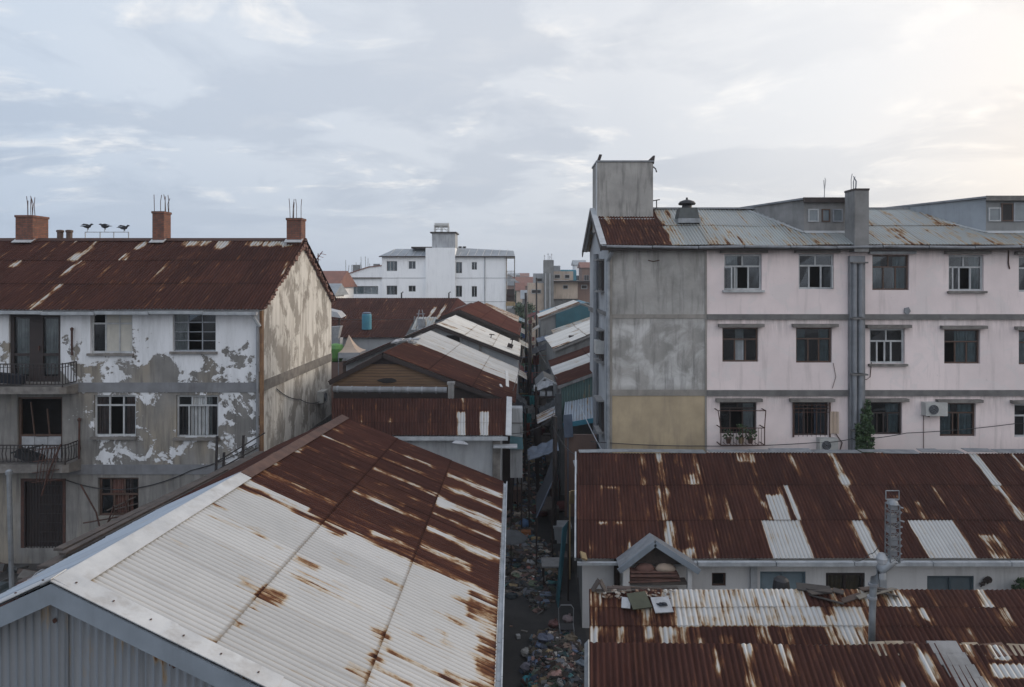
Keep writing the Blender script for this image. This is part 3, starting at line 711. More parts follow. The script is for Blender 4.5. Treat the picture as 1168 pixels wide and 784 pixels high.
# ground floor: barred gate
x0, x1, z0, z1 = d3
f = MB(); f.box(x0, x0 + .12, YF - .02, YF + .1, z0, z1); f.box(x1 - .1, x1, YF - .02, YF + .1, z0, z1); f.box(x0 + .12, x1 - .1, YF - .02, YF + .1, z1 - .1, z1)
o = f.build('barred_door', M['rustiron'], lb)
p = MB()
for k in range(13): x = x0 + .15 + k * (x1 - x0 - .3) / 12; p.tube([(x, YF - .01, z0), (x, YF - .01, z1 - .1)], .016, 5)
for k in range(7): z = z0 + .25 + k * .34; p.bar((x0 + .7, YF - .03, z), (x1 - .1, YF - .03, z), .02)
p.build('grille', M['iron'], o)
p = MB(); p.box(x0 + .12, x1 - .1, YF + .12, YF + .16, z0, z1 - .1); p.build('door_leaf', M['blackwood'], o)
# balconies
def balcony(zt, zb, ztop, seed, bend, right=px(90)):
    m = MB(); yf = YF - .85; xl = px(-60)
    m.loft([(xl, YF - .002, zb), (right, YF - .002, zb), (right, yf + .15, zb + .1), (right - .15, yf, zb + .12), (xl, yf, zb + .12)], [(xl, YF - .002, zt), (right, YF - .002, zt), (right, yf + .15, zt), (right - .15, yf, zt), (xl, yf, zt)])
    s = m.build('balcony', M['ledge'], lb)
    r = MB(); railing(r, [(xl + .05, yf + .06), (right - .08, yf + .06), (right - .08, YF - .02)], zt + .08, ztop, .13, .016, seed, bend)
    for x in (xl + .05, px(2), right - .08): r.tube([(x, yf + .06, zt - .02), (x, yf + .06, ztop + .04)], .022, 6)
    r.build('railing', M['iron'], s)
    return s
b1 = balcony(pz(437.5), pz(449), 7.45, 1, .01)
b2 = balcony(pz(523), pz(536), 4.55, 2, .05, px(93))
r = MB()    # buckled ironwork hanging off the end of the lower balcony
for k in range(6):
    r.tube([(-16.9 + k * .12, YF - .83, 4.55), (-17.0 + k * .12, YF - .95, 3.9), (-17.1 + k * .10, YF - .9, 3.2)], .014, 5)
for z in (4.4, 4.0, 3.6, 3.25): r.tube([(-17.15 + (4.4 - z) * -.1, YF - .92, z), (-16.3, YF - .9, z + .12)], .016, 5)
r.tube([(-16.25, YF - .85, 4.6), (-16.6, YF - .95, 3.7), (-16.9, YF - .9, 2.8)], .03, 6)
r.build('broken_railing', M['rustiron'], b2)
tag(MB().obox((-18.4, YF - .45, 6.62 + .27), (1.0, .35, .32), (.0, .12, .1)).build('bundle', M['tarpdark']), 'dark blue bundle lying on the top balcony by the brown door', 'bundle')
m = MB(); m.obox((-17.6, YF - .5, 3.88 + .2), (.9, .3, .3), (.1, .35, 0)); m.bar((-18.3, YF - .5, 4.2), (-17.1, YF - .55, 4.5), .06)
for k in range(5): m.tube([(-18 + k * .22, YF - .5, 4.0), (-17.8 + k * .2, YF - .6, 4.5 - .06 * k)], .02, 5)
tag(m.build('scrap_pile', M['blackp']), 'black tangle of scrap on the lower balcony in front of pale door panels', 'scrap')
m = MB(); m.tube([(px(84), YF - .1, pz(405)), (px(84), YF - .1, pz(377))], .035, 6); m.lathe((px(84), YF - .1, pz(377)), [(.05, 0), (.06, .08), (.02, .12)], 8); m.build('pipe_stub', M['rustiron'], lb)
m = MB(); m.tube([(px(92), YF - .1, pz(524)), (px(92.5), YF - .1, pz(480))], .035, 6); m.lathe((px(92.5), YF - .1, pz(480)), [(.06, 0), (.07, .08), (.02, .13)], 8); m.build('pipe_stub', M['rustiron'], lb)
# chimneys with starter bars
def chimney(x0, x1, y0, y1, zb, zt, seed, label=None):
    m = MB(); m.box(x0, x1, y0, y1, zb, zt); m.box(x0 - .03, x1 + .03, y0 - .03, y1 + .03, zt + .002, zt + .10)
    c = m.build('chimney', BRICK, lb)
    r = MB(); rebar(r, ((x0 + x1) / 2, (y0 + y1) / 2, zt + .1), 6, .85, .22, seed); r.build('rebar', M['rustiron'], c)
    f = MB(); f.obox(((x0 + x1) / 2, y0 - .05, ZR + .02), (x1 - x0 + .12, .34, .02), (-R(-29) * 1, 0, 0)); f.build('flashing', M['flash'], c)
chimney(-21.72, -20.98, 29.6, 30.6, 11.6, 13.15, 1); chimney(-15.85, -15.35, 29.7, 30.3, 11.6, 13.33, 2); chimney(-9.95, -9.32, 29.5, 30.1, 11.75, 13.02, 3)
for k, x in enumerate((-20.05, -19.65)):
    tag(MB().lathe((x, 30, ZR + .12), [(.12, 0), (.12, .28), (.15, .3), (.15, .38), (.09, .4)], 10).build('vent_pot', M['brownframe']), ['small brown vent pot on the rusty roof ridge, nearer the left brick chimney', 'small brown vent pot on the rusty roof ridge, nearer the bird rail'][k], 'vent')
m = MB(); a = (-18.95, 30.0); b = (-17.05, 30.0)
for z in (ZR + .15, ZR + .42): m.bar((a[0], a[1], z), (b[0], b[1], z), .03)
for x in (-18.95, -18.3, -17.7, -17.05): m.bar((x, 30, ZR), (x, 30, ZR + .43), .03)
for x in (-18.85, -18.1, -17.25): m.bar((x, 30, ZR + .42), (x, 30, ZR + .62), .02)
tag(m.build('perch_rail', M['whitep']), 'thin white rail on the rusty ridge where three birds perch', 'rail')
for i, (x, dirn, lab) in enumerate(((-18.85, 1, 'dark bird at the left end of the roof rail'), (-18.1, -1, 'dark bird with a long tail in the middle of the roof rail'), (-17.25, 1, 'dark bird at the right end of the roof rail, lowest of the three'))):
    m = MB(); z = ZR + .70 - (.06 if i == 2 else 0); c = []
    for s, r_, dz in ((-.46, .012, .03), (-.28, .03, .03), (-.14, .075, 0), (0, .115, 0), (.12, .095, .03), (.19, .05, .09), (.24, .062, .13), (.30, .035, .13), (.37, .006, .11)): c.append(((x + s * .72 * dirn, 30, z + dz * .8 - .04), r_ * .72))
    m.tube([p for p, _ in c], [r_ for _, r_ in c], 10); m.tube([(x + .02, 29.97, z - .08), (x + .02, 29.97, z - .17)], .012, 5); m.tube([(x + .02, 30.03, z - .08), (x + .02, 30.03, z - .17)], .012, 5)
    m.tube([(x + .1 * dirn, 29.90, z + .04), (x - .08 * dirn, 29.88, z + .05), (x - .24 * dirn, 29.95, z + .02)], [.015, .04, .01], 6)
    tag(m.build('bird', M['feather'], smooth=True), lab, 'bird', 'birds on the roof rail')
t = thing('antenna', 'small red rooftop aerial beyond the right gable of the peeling house', 'antenna', (-9.9, 34, 10.4))
m = MB(); m.tube([(-9.9, 34, 9.9), (-9.9, 34, 11.75)], .025, 6); m.build('mast', M['rustiron'], t)
m = MB(); m.bar((-10.1, 34, 11.3), (-9.65, 33.9, 11.85), .03)
for k in range(4): m.bar((-10.15 + k * .14, 33.7, 11.36 + k * .13), (-9.98 + k * .14, 34.2, 11.30 + k * .13), .02)
m.build('element', M['redcloth'], t)
ac_unit('yellowed air conditioner on the stained gable wall, far end', XR, 32.6, 4.62, face='x')
wire('black cable drooping across the stained gable wall to its air conditioner', [(XR + .04, 26.7, 6.2), (XR + .06, 29.5, 5.3), (XR + .1, 32.2, 4.7)], .018, .12)
wire('black cable running along the lower front of the peeling house', [(-16.6, YF - .06, 3.1), (-14.4, YF - .05, 2.75), (-12, YF - .05, 3.45), (-9.5, YF - .08, 4.5)], .018, .12)
m = MB(); m.tube([(-14.6, YF - .2, .9), (-15, YF - .3, 1.5), (-14.3, YF - .25, 2.4), (-14.1, YF - .2, 1.1)], .025, 5); m.tube([(-15.8, YF - .3, 1.6), (-14.1, YF - .3, 1.9)], .025, 5); m.tube([(-15.8, YF - .3, 1.1), (-14.2, YF - .3, 1.3)], .025, 5); m.tube([(-15.9, YF - .3, 3.0), (-15.3, YF - .35, 2.0), (-14.9, YF - .3, .2)], .03, 5); m.tube([(-15.5, YF - .3, 0), (-14.7, YF - .3, 2.2)], .03, 5)
tag(m.build('bent_frame', M['rustiron']), 'bent rusty metal frame leaning on the wall between barred door and broken window', 'scrap')

# posts with rusty barbed rail where the warehouse meets the house
m = MB()
for x, y, z0, z1 in ((-10.55, 23.9, 3.2, 5.0), (-10.35, 24.0, 3.1, 4.4), (-9.75, 24.2, 3.3, 4.95)): m.bar((x, y, z0), (x + .06, y, z1), .07)
m.bar((-10.5, 23.9, 4.1), (-9.0, 24.4, 5.0), .04); m.bar((-10.5, 23.9, 3.8), (-9.2, 24.3, 4.5), .04)
tag(m.build('fence_posts', M['iron']), 'black iron posts and rail at the corner below the peeling house', 'fence')
# yard: post, rubble, basin
m = MB(); m.tube([(-16.25, 22.0, 0), (-16.35, 22.0, 4.2)], .075, 10); m.lathe((-16.35, 22, 4.2), [(.10, 0), (.10, .12), (.04, .16)], 10)
tag(m.build('post', M['pipe']), 'tall pale round post standing at the left edge', 'post')
m = MB(); rnd = random.Random(11)
for k in range(170):
    x = rnd.uniform(-20, -11); y = rnd.uniform(19.5, 24.6); m.cur = rnd.choice([(.12, .09, .08), (.06, .06, .06), (.16, .15, .14), (.10, .05, .045), (.05, .07, .08)])
    m.obox((x, y, rnd.uniform(.05, .35)), (rnd.uniform(.1, .7), rnd.uniform(.1, .5), rnd.uniform(.05, .3)), [rnd.uniform(-.5, .5) for _ in range(3)])
tag(m.build('rubble', JUNK), 'broken boards and rubble strewn over the yard floor', 'rubble', kind='stuff')
m = MB(); m.lathe((-15.7, 22.8, .35), [(.25, 0), (.36, .1), (.42, .25), (.40, .25), (.3, .1), (.1, .05)], 16); m2 = m.build('basin', M['whitep']); tag(m2, 'pale round basin tipped on the yard rubble', 'basin'); m2.rotation_euler = (.9, .3, 0)
m = MB(); m.blob((-14.5, 22.3, .55), .55, (1.2, 1, .8), 3, 10, 8, .18); tag(m.build('red_bundle', M['redcloth'], smooth=True), 'dull red cloth bundle beside the pale post', 'bundle')
m = MB(); m.blob((-13.4, 22.6, .4), .5, (1.2, 1, .7), 5, 10, 8, .2); tag(m.build('dark_sack', M['tarpdark'], smooth=True), 'dark sack heaped near the barred door', 'sack')

# ================================================================== WAREHOUSE (pale and rusty roof, lower left)
Y0, Y1 = 8.75, 21.3
wr0 = Vector((-5.77, Y0, 6.72)); wr1 = Vector((-5.45, Y1, 6.21)); we0 = Vector((-.35, Y0, 4.02)); we1 = Vector((-.44, Y1, 4.16))
wh = thing('warehouse', 'long low warehouse with a corrugated roof, pale at the front and dark rust beyond', 'warehouse', (-4, 15, 0))
def wu(d): return (d - Y0) / (Y1 - Y0)
dr = wu(13.75)
pt = [(0, 1, 0, 1, .10),
      (dr, 1, 0, 1, .93), (dr, dr + .02, 0, .27, .15), (dr - .02, dr - .004, 0, .42, .9), (dr + .0, dr + .016, .33, 1, .52),
      (wu(17.2), wu(17.32), 0, .33, 0.39), (wu(14.6), wu(14.8), 0, .33, .42), (wu(15.2), wu(15.5), .0, .06, 0.42), (wu(16.5), wu(17.1), 0, .05, .4),
      (wu(18.6), wu(18.78), 0, .33, 0.42), (wu(19.6), wu(19.72), 0, .33, 0.45), (wu(20.2), wu(20.3), 0, .2, .42),
      (wu(17.75), wu(18.0), .334, .667, 0.37), (wu(16.9), wu(17.0), .334, .667, .4), (wu(15.7), wu(15.95), .334, .66, 0.41), (wu(16.2), wu(16.3), .334, .55, .42), (wu(14.7), wu(14.85), .36, .667, .44), (wu(18.9), wu(19.05), .334, .667, 0.43), (wu(14.0), wu(14.3), .5, .667, .45), (wu(19.9), wu(20.0), .334, .667, .4),
      (wu(15.4), wu(15.8), .667, 1, 0.37), (wu(17.2), wu(17.9), .667, 1, 0.29), (wu(18.6), wu(19.0), .667, 1, 0.37), (wu(19.6), wu(20.1), .667, 1, 0.35), (wu(16.5), wu(16.7), .667, 1, .4), (wu(14.4), wu(14.8), .667, .9, .42),
      (wu(12.6), wu(13.72), .90, 1, .46), (wu(11.0), wu(12.6), .93, 1, .50), (wu(9.0), wu(11.0), .93, 1, .47), (wu(13.0), wu(13.3), .80, .93, .44), (wu(12.2), wu(12.5), .78, .93, .45), (wu(11.4), wu(11.75), .82, .93, .47), (wu(10.5), wu(10.9), .84, .93, .47),
      (wu(10.3), wu(10.75), .33, .40, .52), (wu(10.45), wu(10.65), .27, .333, .50), (wu(10.0), wu(10.2), .335, .37, .5), (wu(9.55), wu(9.7), .335, .36, .48), (wu(11.3), wu(11.42), .25, .333, .46), (wu(11.8), wu(12.0), .334, .42, .42),
      (wu(10.9), wu(11.15), .62, .69, .50), (wu(10.2), wu(10.45), .64, .70, .52), (wu(9.7), wu(9.85), .60, .70, .5), (wu(12.5), wu(12.65), .60, .667, .44), (wu(11.9), wu(11.97), .05, .30, 0.45)]
corr('roof_slope', TIN, wh, wr0 + Vector((0, -.2, .0)), wr1, we1, we0 + Vector((0, -.2, 0)), rust=.10, rows=3, vsub=16, seed=8, patches=pt, streaks=34, pitch=.105, amp=.014, sag=.02, var=.05, seamrust=.13, streak_w=(.015, .05))
# left slope
lz0 = Vector((-7.85, Y0, 5.78)); lz1 = Vector((-7.5, Y1, 5.28))
corr('roof_slope', TIN_BLUE, wh, wr0 + Vector((-.02, -.2, 0)), wr1, lz1, lz0 + Vector((0, -.2, 0)), rust=.10, rows=1, vsub=10, seed=9, patches=[(wu(15.0), 1, 0, 1, .9)], streaks=6, pitch=.105, var=.04)
m = MB()
m.slab([wr0 + Vector((-.16, -.25, -.03)), wr0 + Vector((0, -.25, .055)), Vector((-5.63, 13.9, 6.51 + .055)), Vector((-5.79, 13.9, 6.51 - .03))], .012)
m.slab([wr0 + Vector((0, -.25, .055)), wr0 + Vector((.27, -.25, -.09)), Vector((-5.40, 13.9, 6.51 - .06)), Vector((-5.63, 13.9, 6.51 + .055))], .012)
m.build('ridge_cap', M['flash'], wh)
m = MB()
m.slab([Vector((-5.79, 13.92, 6.48)), Vector((-5.63, 13.92, 6.565)), wr1 + Vector((0, 0, .06)), wr1 + Vector((-.16, 0, -.02))], .012)
m.slab([Vector((-5.63, 13.92, 6.565)), Vector((-5.40, 13.92, 6.46)), wr1 + Vector((.22, 0, -.05)), wr1 + Vector((0, 0, .06))], .012)
m.build('ridge_cap', mat('rusted_cap', (.11, .06, .045), (.06, .032, .026), 3, .9, .3), wh, 'rusty far half of the ridge cap')
# verge flashing over the front edge, fascia below
def verge(a, b, w, up, t=.012):
    m = MB(); d = Vector((0, w, 0)); m.slab([a + up, b + up, b + up + d, a + up + d], t); return m
rnd = random.Random(19)
for P0, P1, n_, ww in ((wr0, we0, 4, .33), (lz0, wr0, 2, .30)):
    for k in range(n_):
        a = P0.lerp(P1, k / n_) + Vector((0, -.3 + rnd.uniform(-.012, .012), .01 + .012 * (k % 2))); b = P0.lerp(P1, min(1, (k + 1.05) / n_)) + Vector((0, -.3 + rnd.uniform(-.012, .012), .012 + .012 * (k % 2) + rnd.uniform(-.006, .012)))
        verge(a, b, ww + rnd.uniform(-.025, .025), Vector((0, 0, .035))).build('verge_flashing', M['flash'], wh)
        m = MB()
        for q in range(3): c = a.lerp(b, .15 + .33 * q) + Vector((0, ww * .5, .042)); m = MB(); m.lathe(c, [(.014, 0), (.014, .008)], 8); m.build('screw', M['rustiron'], wh)
m = MB()
for a, b in ((wr0, we0), (lz0, wr0)):
    A_ = a + Vector((0, -.30, .0)); B_ = b + Vector((0, -.30, .0)); h = Vector((0, 0, -.25))
    A2 = A_ + Vector((0, .03, 0)); B2 = B_ + Vector((0, .03, 0))
    m.loft([A_, B_, B_ + h, A_ + h], [A2, B2, B2 + h, A2 + h])
m.build('fascia', M['fascia'], wh)
m = MB(); mid = wr0.lerp(we0, .47) + Vector((0, -.315, -.01)); e2 = we0 + Vector((0, -.315, -.01)); h = Vector((0, 0, -.25)); q = Vector((0, .012, 0))
m.loft([mid, e2, e2 + h, mid + h], [mid + q, e2 + q, e2 + h + q, mid + h + q]); m.build('fascia', M['fascia'], wh)
# front wall of upright sheets, sides, back
yw = Y0 + .05
corr('front_wall', TIN_WALL, wh, wr0 + Vector((0, .05, -.10)), Vector((-.40, yw, 3.93)), Vector((-.40, yw, 0)), Vector((wr0.x, yw, 0)), rust=.05, rows=1, vsub=20, seed=21, streaks=3, pitch=.11, amp=.02, sheet=1.0, seamrust=0,
     patches=[(.19, .225, .02, .06, .62), (.385, .42, .0, .05, .55), (.31, .33, .0, .035, .6)])
corr('front_wall', TIN_WALL, wh, Vector((lz0.x + .1, yw, 5.72)), wr0 + Vector((0, .05, -.10)), Vector((wr0.x, yw, 0)), Vector((lz0.x + .1, yw, 0)), rust=.05, rows=1, vsub=20, seed=22, streaks=2, pitch=.11, amp=.02, sheet=1.0, seamrust=0,
     patches=[(.84, .9, .03, .06, .6), (.30, .34, .06, .08, .58)])
# dented holes rusted through the wall
m = MB()
for x, z, r_ in ((-4.42, 5.55, .055), (-4.30, 5.53, .03), (-5.95, 6.1, .03), (-3.35, 5.05, .04), (-3.0, 4.83, .03), (-6.85, 5.4, .035)):
    m.blob((x, yw - .005, z), r_, (1, .25, 1.1), int(r_ * 1000), 9, 5, .2)
m.build('rust_hole', M['rustiron'], wh)
m = MB()
m.add([(-.42, yw, 0), (-.5, Y1, 0), (-.5, Y1, 4.0), (-.42, yw, 3.9)], [(0, 1, 2, 3)])
m.add([(-.5, Y1, 0), (-7.4, Y1, 0), (-7.4, Y1, 5.2), (-5.45, Y1, 6.1), (-.5, Y1, 4.05)], [(0, 1, 2, 3, 4)])
m.add([(-7.6, yw, 0), (-7.4, Y1, 0), (-7.4, Y1, 5.2), (-7.6, yw, 5.6)], [(0, 1, 2, 3)])
m.build('side_wall', M['greywall'], wh)
m = MB()
n = 11
for k in range(n):
    a = we0.lerp(we1, k / n) + Vector((0, -.2 if k == 0 else .02, 0)); b = we0.lerp(we1, (k + 1) / n)
    s = [Vector((.0, 0, .03)), Vector((.02, 0, -.07)), Vector((.10, 0, -.08)), Vector((.13, 0, .03)), Vector((.11, 0, .03)), Vector((.09, 0, -.05)), Vector((.03, 0, -.04))]
    m.loft([a + q for q in s], [b + q for q in s])
m.build('gutter', M['gutter'], wh)

# rusty lean-to between warehouse and house
ln = thing('lean_to', 'narrow dark rusty lean-to roof running along the left side of the warehouse', 'shed', (-8.5, 16, 0))
corr('roof', TIN, ln, (-7.75, 8.9, 5.62), (-7.42, 22.3, 5.12), (-9.2, 22.3, 4.35), (-9.3, 8.9, 4.9), rust=.93, rows=1, vsub=10, seed=31, pitch=.12, streaks=10)
m = MB(); m.add([(-9.1, 8.95, 0), (-9.05, 22.2, 0), (-9.05, 22.2, 4.3), (-9.1, 8.95, 4.8)], [(0, 1, 2, 3)]); m.add([(-9.1, 8.95, 0), (-7.7, 8.95, 0), (-7.7, 8.95, 5.55), (-9.1, 8.95, 4.85)], [(0, 1, 2, 3)]); m.add([(-9.05, 22.2, 0), (-7.4, 22.2, 0), (-7.4, 22.2, 5.0), (-9.05, 22.2, 4.3)], [(0, 1, 2, 3)])
m.build('wall', M['plank'], ln)
for i, (a, b, w_, lab) in enumerate((((-9.15, 13.2, 4.92), (-8.55, 22.8, 4.72), .26, 'long grey plank lying on the lean-to roof, nearest the warehouse ridge'), ((-9.4, 14.0, 4.95), (-9.0, 22.6, 4.55), .2, 'long dark plank lying at the outer edge of the lean-to roof'), ((-9.05, 13.6, 5.02), (-8.3, 19.5, 5.06), .14, 'short pale-edged batten lying on top of the lean-to planks'))):
    m = MB(); m.bar(a, b, w_, .05); tag(m.build('plank', M['plank']), lab, 'plank', 'loose planks on the lean-to')
m = MB(); rnd = random.Random(4)
for k in range(14): m.blob((-6.0 + rnd.uniform(-1.2, .6), 21.55 + rnd.uniform(-.15, .2), 6.0 + rnd.uniform(-.25, .05)), rnd.uniform(.08, .2), (1.2, 1, .7), k, 7, 5, .3)
# ================================================================== ROOF F: flat-facing rusty lean-to house
fh = thing('low_house', 'low grey house with a rusty corrugated roof that has two upright pale sheets', 'house', (-4, 27.5, 0))
fa = Vector((-7.75, 28.6, 5.49)); fb = Vector((-.42, 28.6, 5.49)); fc = Vector((-.40, 26.0, 4.53)); fd = Vector((-7.05, 26.0, 4.53))
def fu(p, d): return (XX(p, d) - fa.x) / (fb.x - fa.x)
corr('roof', TIN, fh, fa, fb, fc, fd, rust=.95, rows=3, vsub=5, seed=41, pitch=.115, streaks=5,
     patches=[(fu(519, 27.5), fu(529, 27.5), .334, 1, .16), (fu(546, 27.5), fu(556.5, 27.5), .334, 1, .14), (fu(523, 28), fu(532, 28), 0, .33, .62)])
m = MB(); m.box(-7.1, -.36, 25.93, 25.99, 4.36, 4.50); m.build('gutter', M['gutter'], fh)
m = MB(); m.slab([(-.44, 25.95, 4.58), (-.22, 25.95, 4.55), (-.22, 28.65, 5.54), (-.44, 28.65, 5.57)], .03); m.build('verge_flashing', M['flash'], fh)
m = MB(); m.box(-7.0, -.62, 26.3, 28.5, 0, 4.5); m.build('wall', M['lightgrey'], fh)
m = MB(); m.box(-7.6, -.60, 28.5, 28.56, 4.49, 5.38); m.build('upper_wall', M['plank'], fh)
m = MB(); m.box(-.95, -.66, 26.22, 26.297, 0, 4.25); m.build('corner_board', M['ledge'], fh)
m = MB(); m.box(-.9, .0, 25.7, 26.2, 4.12, 4.17); m.build('awning_board', M['whitep'], fh)
t = thing('street_light', 'white hood lamp on a short arm under the edge of the two-sheet rusty roof', 'lamp', (XX(525, 25.9), 26.3, 4.3))
m = MB(); m.tube([(XX(525, 25.9), 26.3, 4.2), (XX(525, 25.9), 25.9, 4.3)], .03, 6); m.build('arm', M['pipe'], t)
m = MB(); c = Vector((XX(525, 25.8), 25.75, 4.33)); m.loft([c + Vector((-.30, -.1, 0)), c + Vector((.30, -.1, -.06)), c + Vector((.30, .1, -.06)), c + Vector((-.30, .1, 0))], [c + Vector((-.18, -.05, .07)), c + Vector((.12, -.05, .05)), c + Vector((.12, .05, .05)), c + Vector((-.18, .05, .07))]); m.build('lamp_head', M['whitep'], t)
# pipe and pillar between F and the wooden gable
t = thing('water_main', 'long grey horizontal pipe crossing below the brown slatted gable', 'pipe', (-6, 29.2, 4.3))
m = MB(); m.tube([(-7.85, 29.2, 5.78), (-3.0, 29.2, 5.74)], .13, 12); m.build('pipe', M['pipegrey'], t)
m = MB()
for k in range(8): m.tube([(-7.7 + k * .6, 29.2, 5.775 - .0055 * k), (-7.63 + k * .6, 29.2, 5.775 - .0055 * k)], .15, 12)
m.build('collar', M['pipe'], t)
m = MB(); m.box(XX(511, 29), XX(517.5, 29), 29.0, 29.25, 0, 6.0); m.box(XX(510, 29), XX(518.5, 29), 28.97, 29.28, 6.002, 6.1)
tag(m.build('pillar', M['concrete']), 'pale concrete pillar at the right end of the grey pipe', 'pillar')

# ================================================================== ROW OF GABLED SHEDS ON THE LEFT OF THE ALLEY
def gabled2(name, label, y0, y1, peak, right, left, wallm, tin=TIN, patches=(), lpatches=(), rz=(0, 0), rust=.92, seed=1, streaks=8, group='gabled sheds along the left side of the alley'):
    t = thing(name, label, 'shed', ((left[0] + right[0]) / 2, (y0 + y1) / 2, 0), group)
    dx, dz = rz; pk = Vector((peak[0], y0, peak[1])); pk2 = Vector((peak[0] + dx, y1, peak[1] + dz))
    rr = Vector((right[0], y0, right[1])); rr2 = Vector((right[0] + dx * .2, y1, right[1] + dz * .5)); ll = Vector((left[0], y0, left[1])); ll2 = Vector((left[0] + dx, y1, left[1] + dz))
    corr('roof_slope', tin, t, pk, pk2, rr2, rr, rust=rust, rows=3, vsub=6, pitch=.13, smp=6, patches=patches, streaks=streaks, seed=seed, sag=.05)
    corr('roof_slope', tin, t, pk, pk2, ll2, ll, rust=rust, rows=2, vsub=5, pitch=.13, smp=6, patches=lpatches, streaks=streaks, seed=seed + 1, sag=.05)
    i = .12
    A_ = [Vector((left[0] + i, y0 + .25, 0)), Vector((right[0] - i, y0 + .25, 0)), Vector((right[0] - i, y0 + .25, right[1] - .10)), Vector((peak[0], y0 + .25, peak[1] - .14)), Vector((left[0] + i, y0 + .25, left[1] - .10))]
    B_ = [Vector((v.x + dx * .2, y1 - .2, v.z + (dz * (.5 if n_ == 2 else 1) if v.z else 0))) for n_, v in enumerate(A_)]
    m = MB(); m.loft(A_, B_); m.build('wall', wallm, t)
    m = MB()
    for a, b in ((pk, rr), (pk, ll)): m.bar(a + Vector((0, -.03, -.13)), b + Vector((0, -.03, -.13)), .05, .2)
    m.build('bargeboard', M['blackwood'], t)
    return t
G = gabled2('gabled_shed', 'shed with a brown slatted gable under a rusty roof whose far half is white', 30, 41.3, (-5.9, 7.27), (-.08, 5.02), (-8.25, 6.05), M['blackwood'], TIN,
            patches=[(.47, 1, 0, 1, .2), (.44, .47, 0, .12, .3), (.60, .604, 0, 1, .7), (.40, .47, 0, .08, .3)], lpatches=[(.12, 1, 0, 1, .2)], rz=(.7, .1), seed=51, streaks=14)
m = MB(); m.loft([(-8.1, 30.1, 5.70), (-2.6, 30.1, 5.70), (-2.6, 30.1, 5.80), (-5.0, 30.1, 6.72), (-6.75, 30.1, 6.72), (-8.1, 30.1, 6.02)], [(-8.1, 30.22, 5.70), (-2.6, 30.22, 5.70), (-2.6, 30.22, 5.80), (-5.0, 30.22, 6.72), (-6.75, 30.22, 6.72), (-8.1, 30.22, 6.02)])
m.build('slatted_gable', SLATS, G)
m = MB(); m.blob((XX(441, 30), 30.07, 6.02), .3, (1.3, .1, .35), 3, 10, 6, .2); m.build('torn_hole', M['dark'], G)
m = MB(); m.bar((-.75, 32.6, 5.33), (-.85, 33.2, 5.36), .12, .05); m.slab([Vector((-.55, 33.35, 5.28)), Vector((-.40, 33.35, 5.22)), Vector((-.50, 38, 5.34)), Vector((-.65, 38, 5.40))], .03); m.build('patch_strip', M['flash'], G)
m = MB(); rnd = random.Random(8)
for k in range(22): m.obox((-.55 + rnd.uniform(-1.3, -.3) - 4.3 , 34.6 + rnd.uniform(-.5, .9), 7.35 + rnd.uniform(-.12, .05)), (rnd.uniform(.2, .5), rnd.uniform(.2, .5), .05), [rnd.uniform(-.3, .3) for _ in range(3)])
m.build('broken_sheet', M['whitep'], G)
H = gabled2('gabled_shed', 'grey-walled shed with a long white roof just beyond the brown slatted one', 42, 49.8, (-5.0, 7.7), (.16, 5.7), (-10.7, 5.33), M['lightgrey'], TIN_WHITE, patches=[(.45, .465, 0, 1, .62), (.70, .72, .35, .6, .7), (.1, .25, .0, .2, .42)], lpatches=[(0, 1, 0, 1, .9)], rz=(.5, .15), rust=.16, seed=61)
m = MB(); m.box(XX(509, 42), XX(524, 42), 42.17, 42.24, ZZ(394, 42), ZZ(383, 42)); m.build('opening', M['dark'], H)
m = MB(); m.box(XX(546, 42), XX(549, 42), 42.1, 42.24, 0, ZZ(392, 42)); m.build('post', M['ledge'], H)
for i, (p, q) in enumerate(((558, 387), (582, 393))):
    m = MB(); c = W(p, q + 1.5, 45.5 - i * 1.5); m.obox(c, (.35, .3, .25), (0, .35, 0)); m.bar(c + Vector((.1, 0, .1)), c + Vector((.15, 0, .42)), .06); m.bar(c + Vector((.0, 0, .4)), c + Vector((.35, 0, .38)), .06)
    tag(m.build('roof_scrap', M['blackwood']), ['dark scrap lump on the white roof, farther from its eave', 'dark scrap lump on the white roof, close to its eave'][i], 'scrap', 'scrap lumps on the white shed roof')
I_ = gabled2('gabled_shed', 'farthest gabled shed on the left with a reddish rusty roof above the white one', 50, 60, (-4.2, 8.25), (.22, 6.35), (-5.6, 7.75), M['plank'], TIN_RED, rz=(.8, .3), rust=.95, seed=71)
I2 = gabled2('gabled_shed', 'small dark shed squeezed between the reddish roof and the white tower block', 61.5, 70, (-3.6, 8.0), (.1, 6.6), (-8, 6.6), M['greywall'], TIN, rz=(.5, 0), rust=.5, seed=73)

# J, K : long rusty roofs facing the camera in front of the white block
J = thing('long_shed', 'long shed with a wide dark rusty roof in front of the white apartment block', 'shed', (-12, 60, 0))
corr('roof', TIN, J, (-17.2, 62, 8.75), (-5.4, 62, 8.75), (-6.2, 58, 7.05), (-17.2, 58, 7.05), rust=.93, rows=2, vsub=5, pitch=.2, smp=5, streaks=10, seed=81, patches=[(.86, .885, .4, 1, .2), (.93, .955, .3, 1, .28), (.56, .575, .2, .7, .45)])
corr('roof', TIN_RED, J, (-5.4, 62, 8.75), (-5.4, 62.2, 8.75), (-2.6, 60, 6.9), (-6.2, 58, 7.05), rust=.95, rows=1, vsub=4, pitch=.2, smp=5, seed=82)
m = MB(); m.box(-17.1, -5.7, 58.4, 61.9, 0, 7.0); m.box(-5.68, -3.4, 60.3, 61.8, 0, 6.8); m.build('wall', M['greywall'], J)
m = MB(); m.box(XX(541, 58) - 5.1, XX(541, 58) - 5.0, 57.9, 58.0, 5.5, 7.3); m.build('vent_pipe', M['pipe'], J)
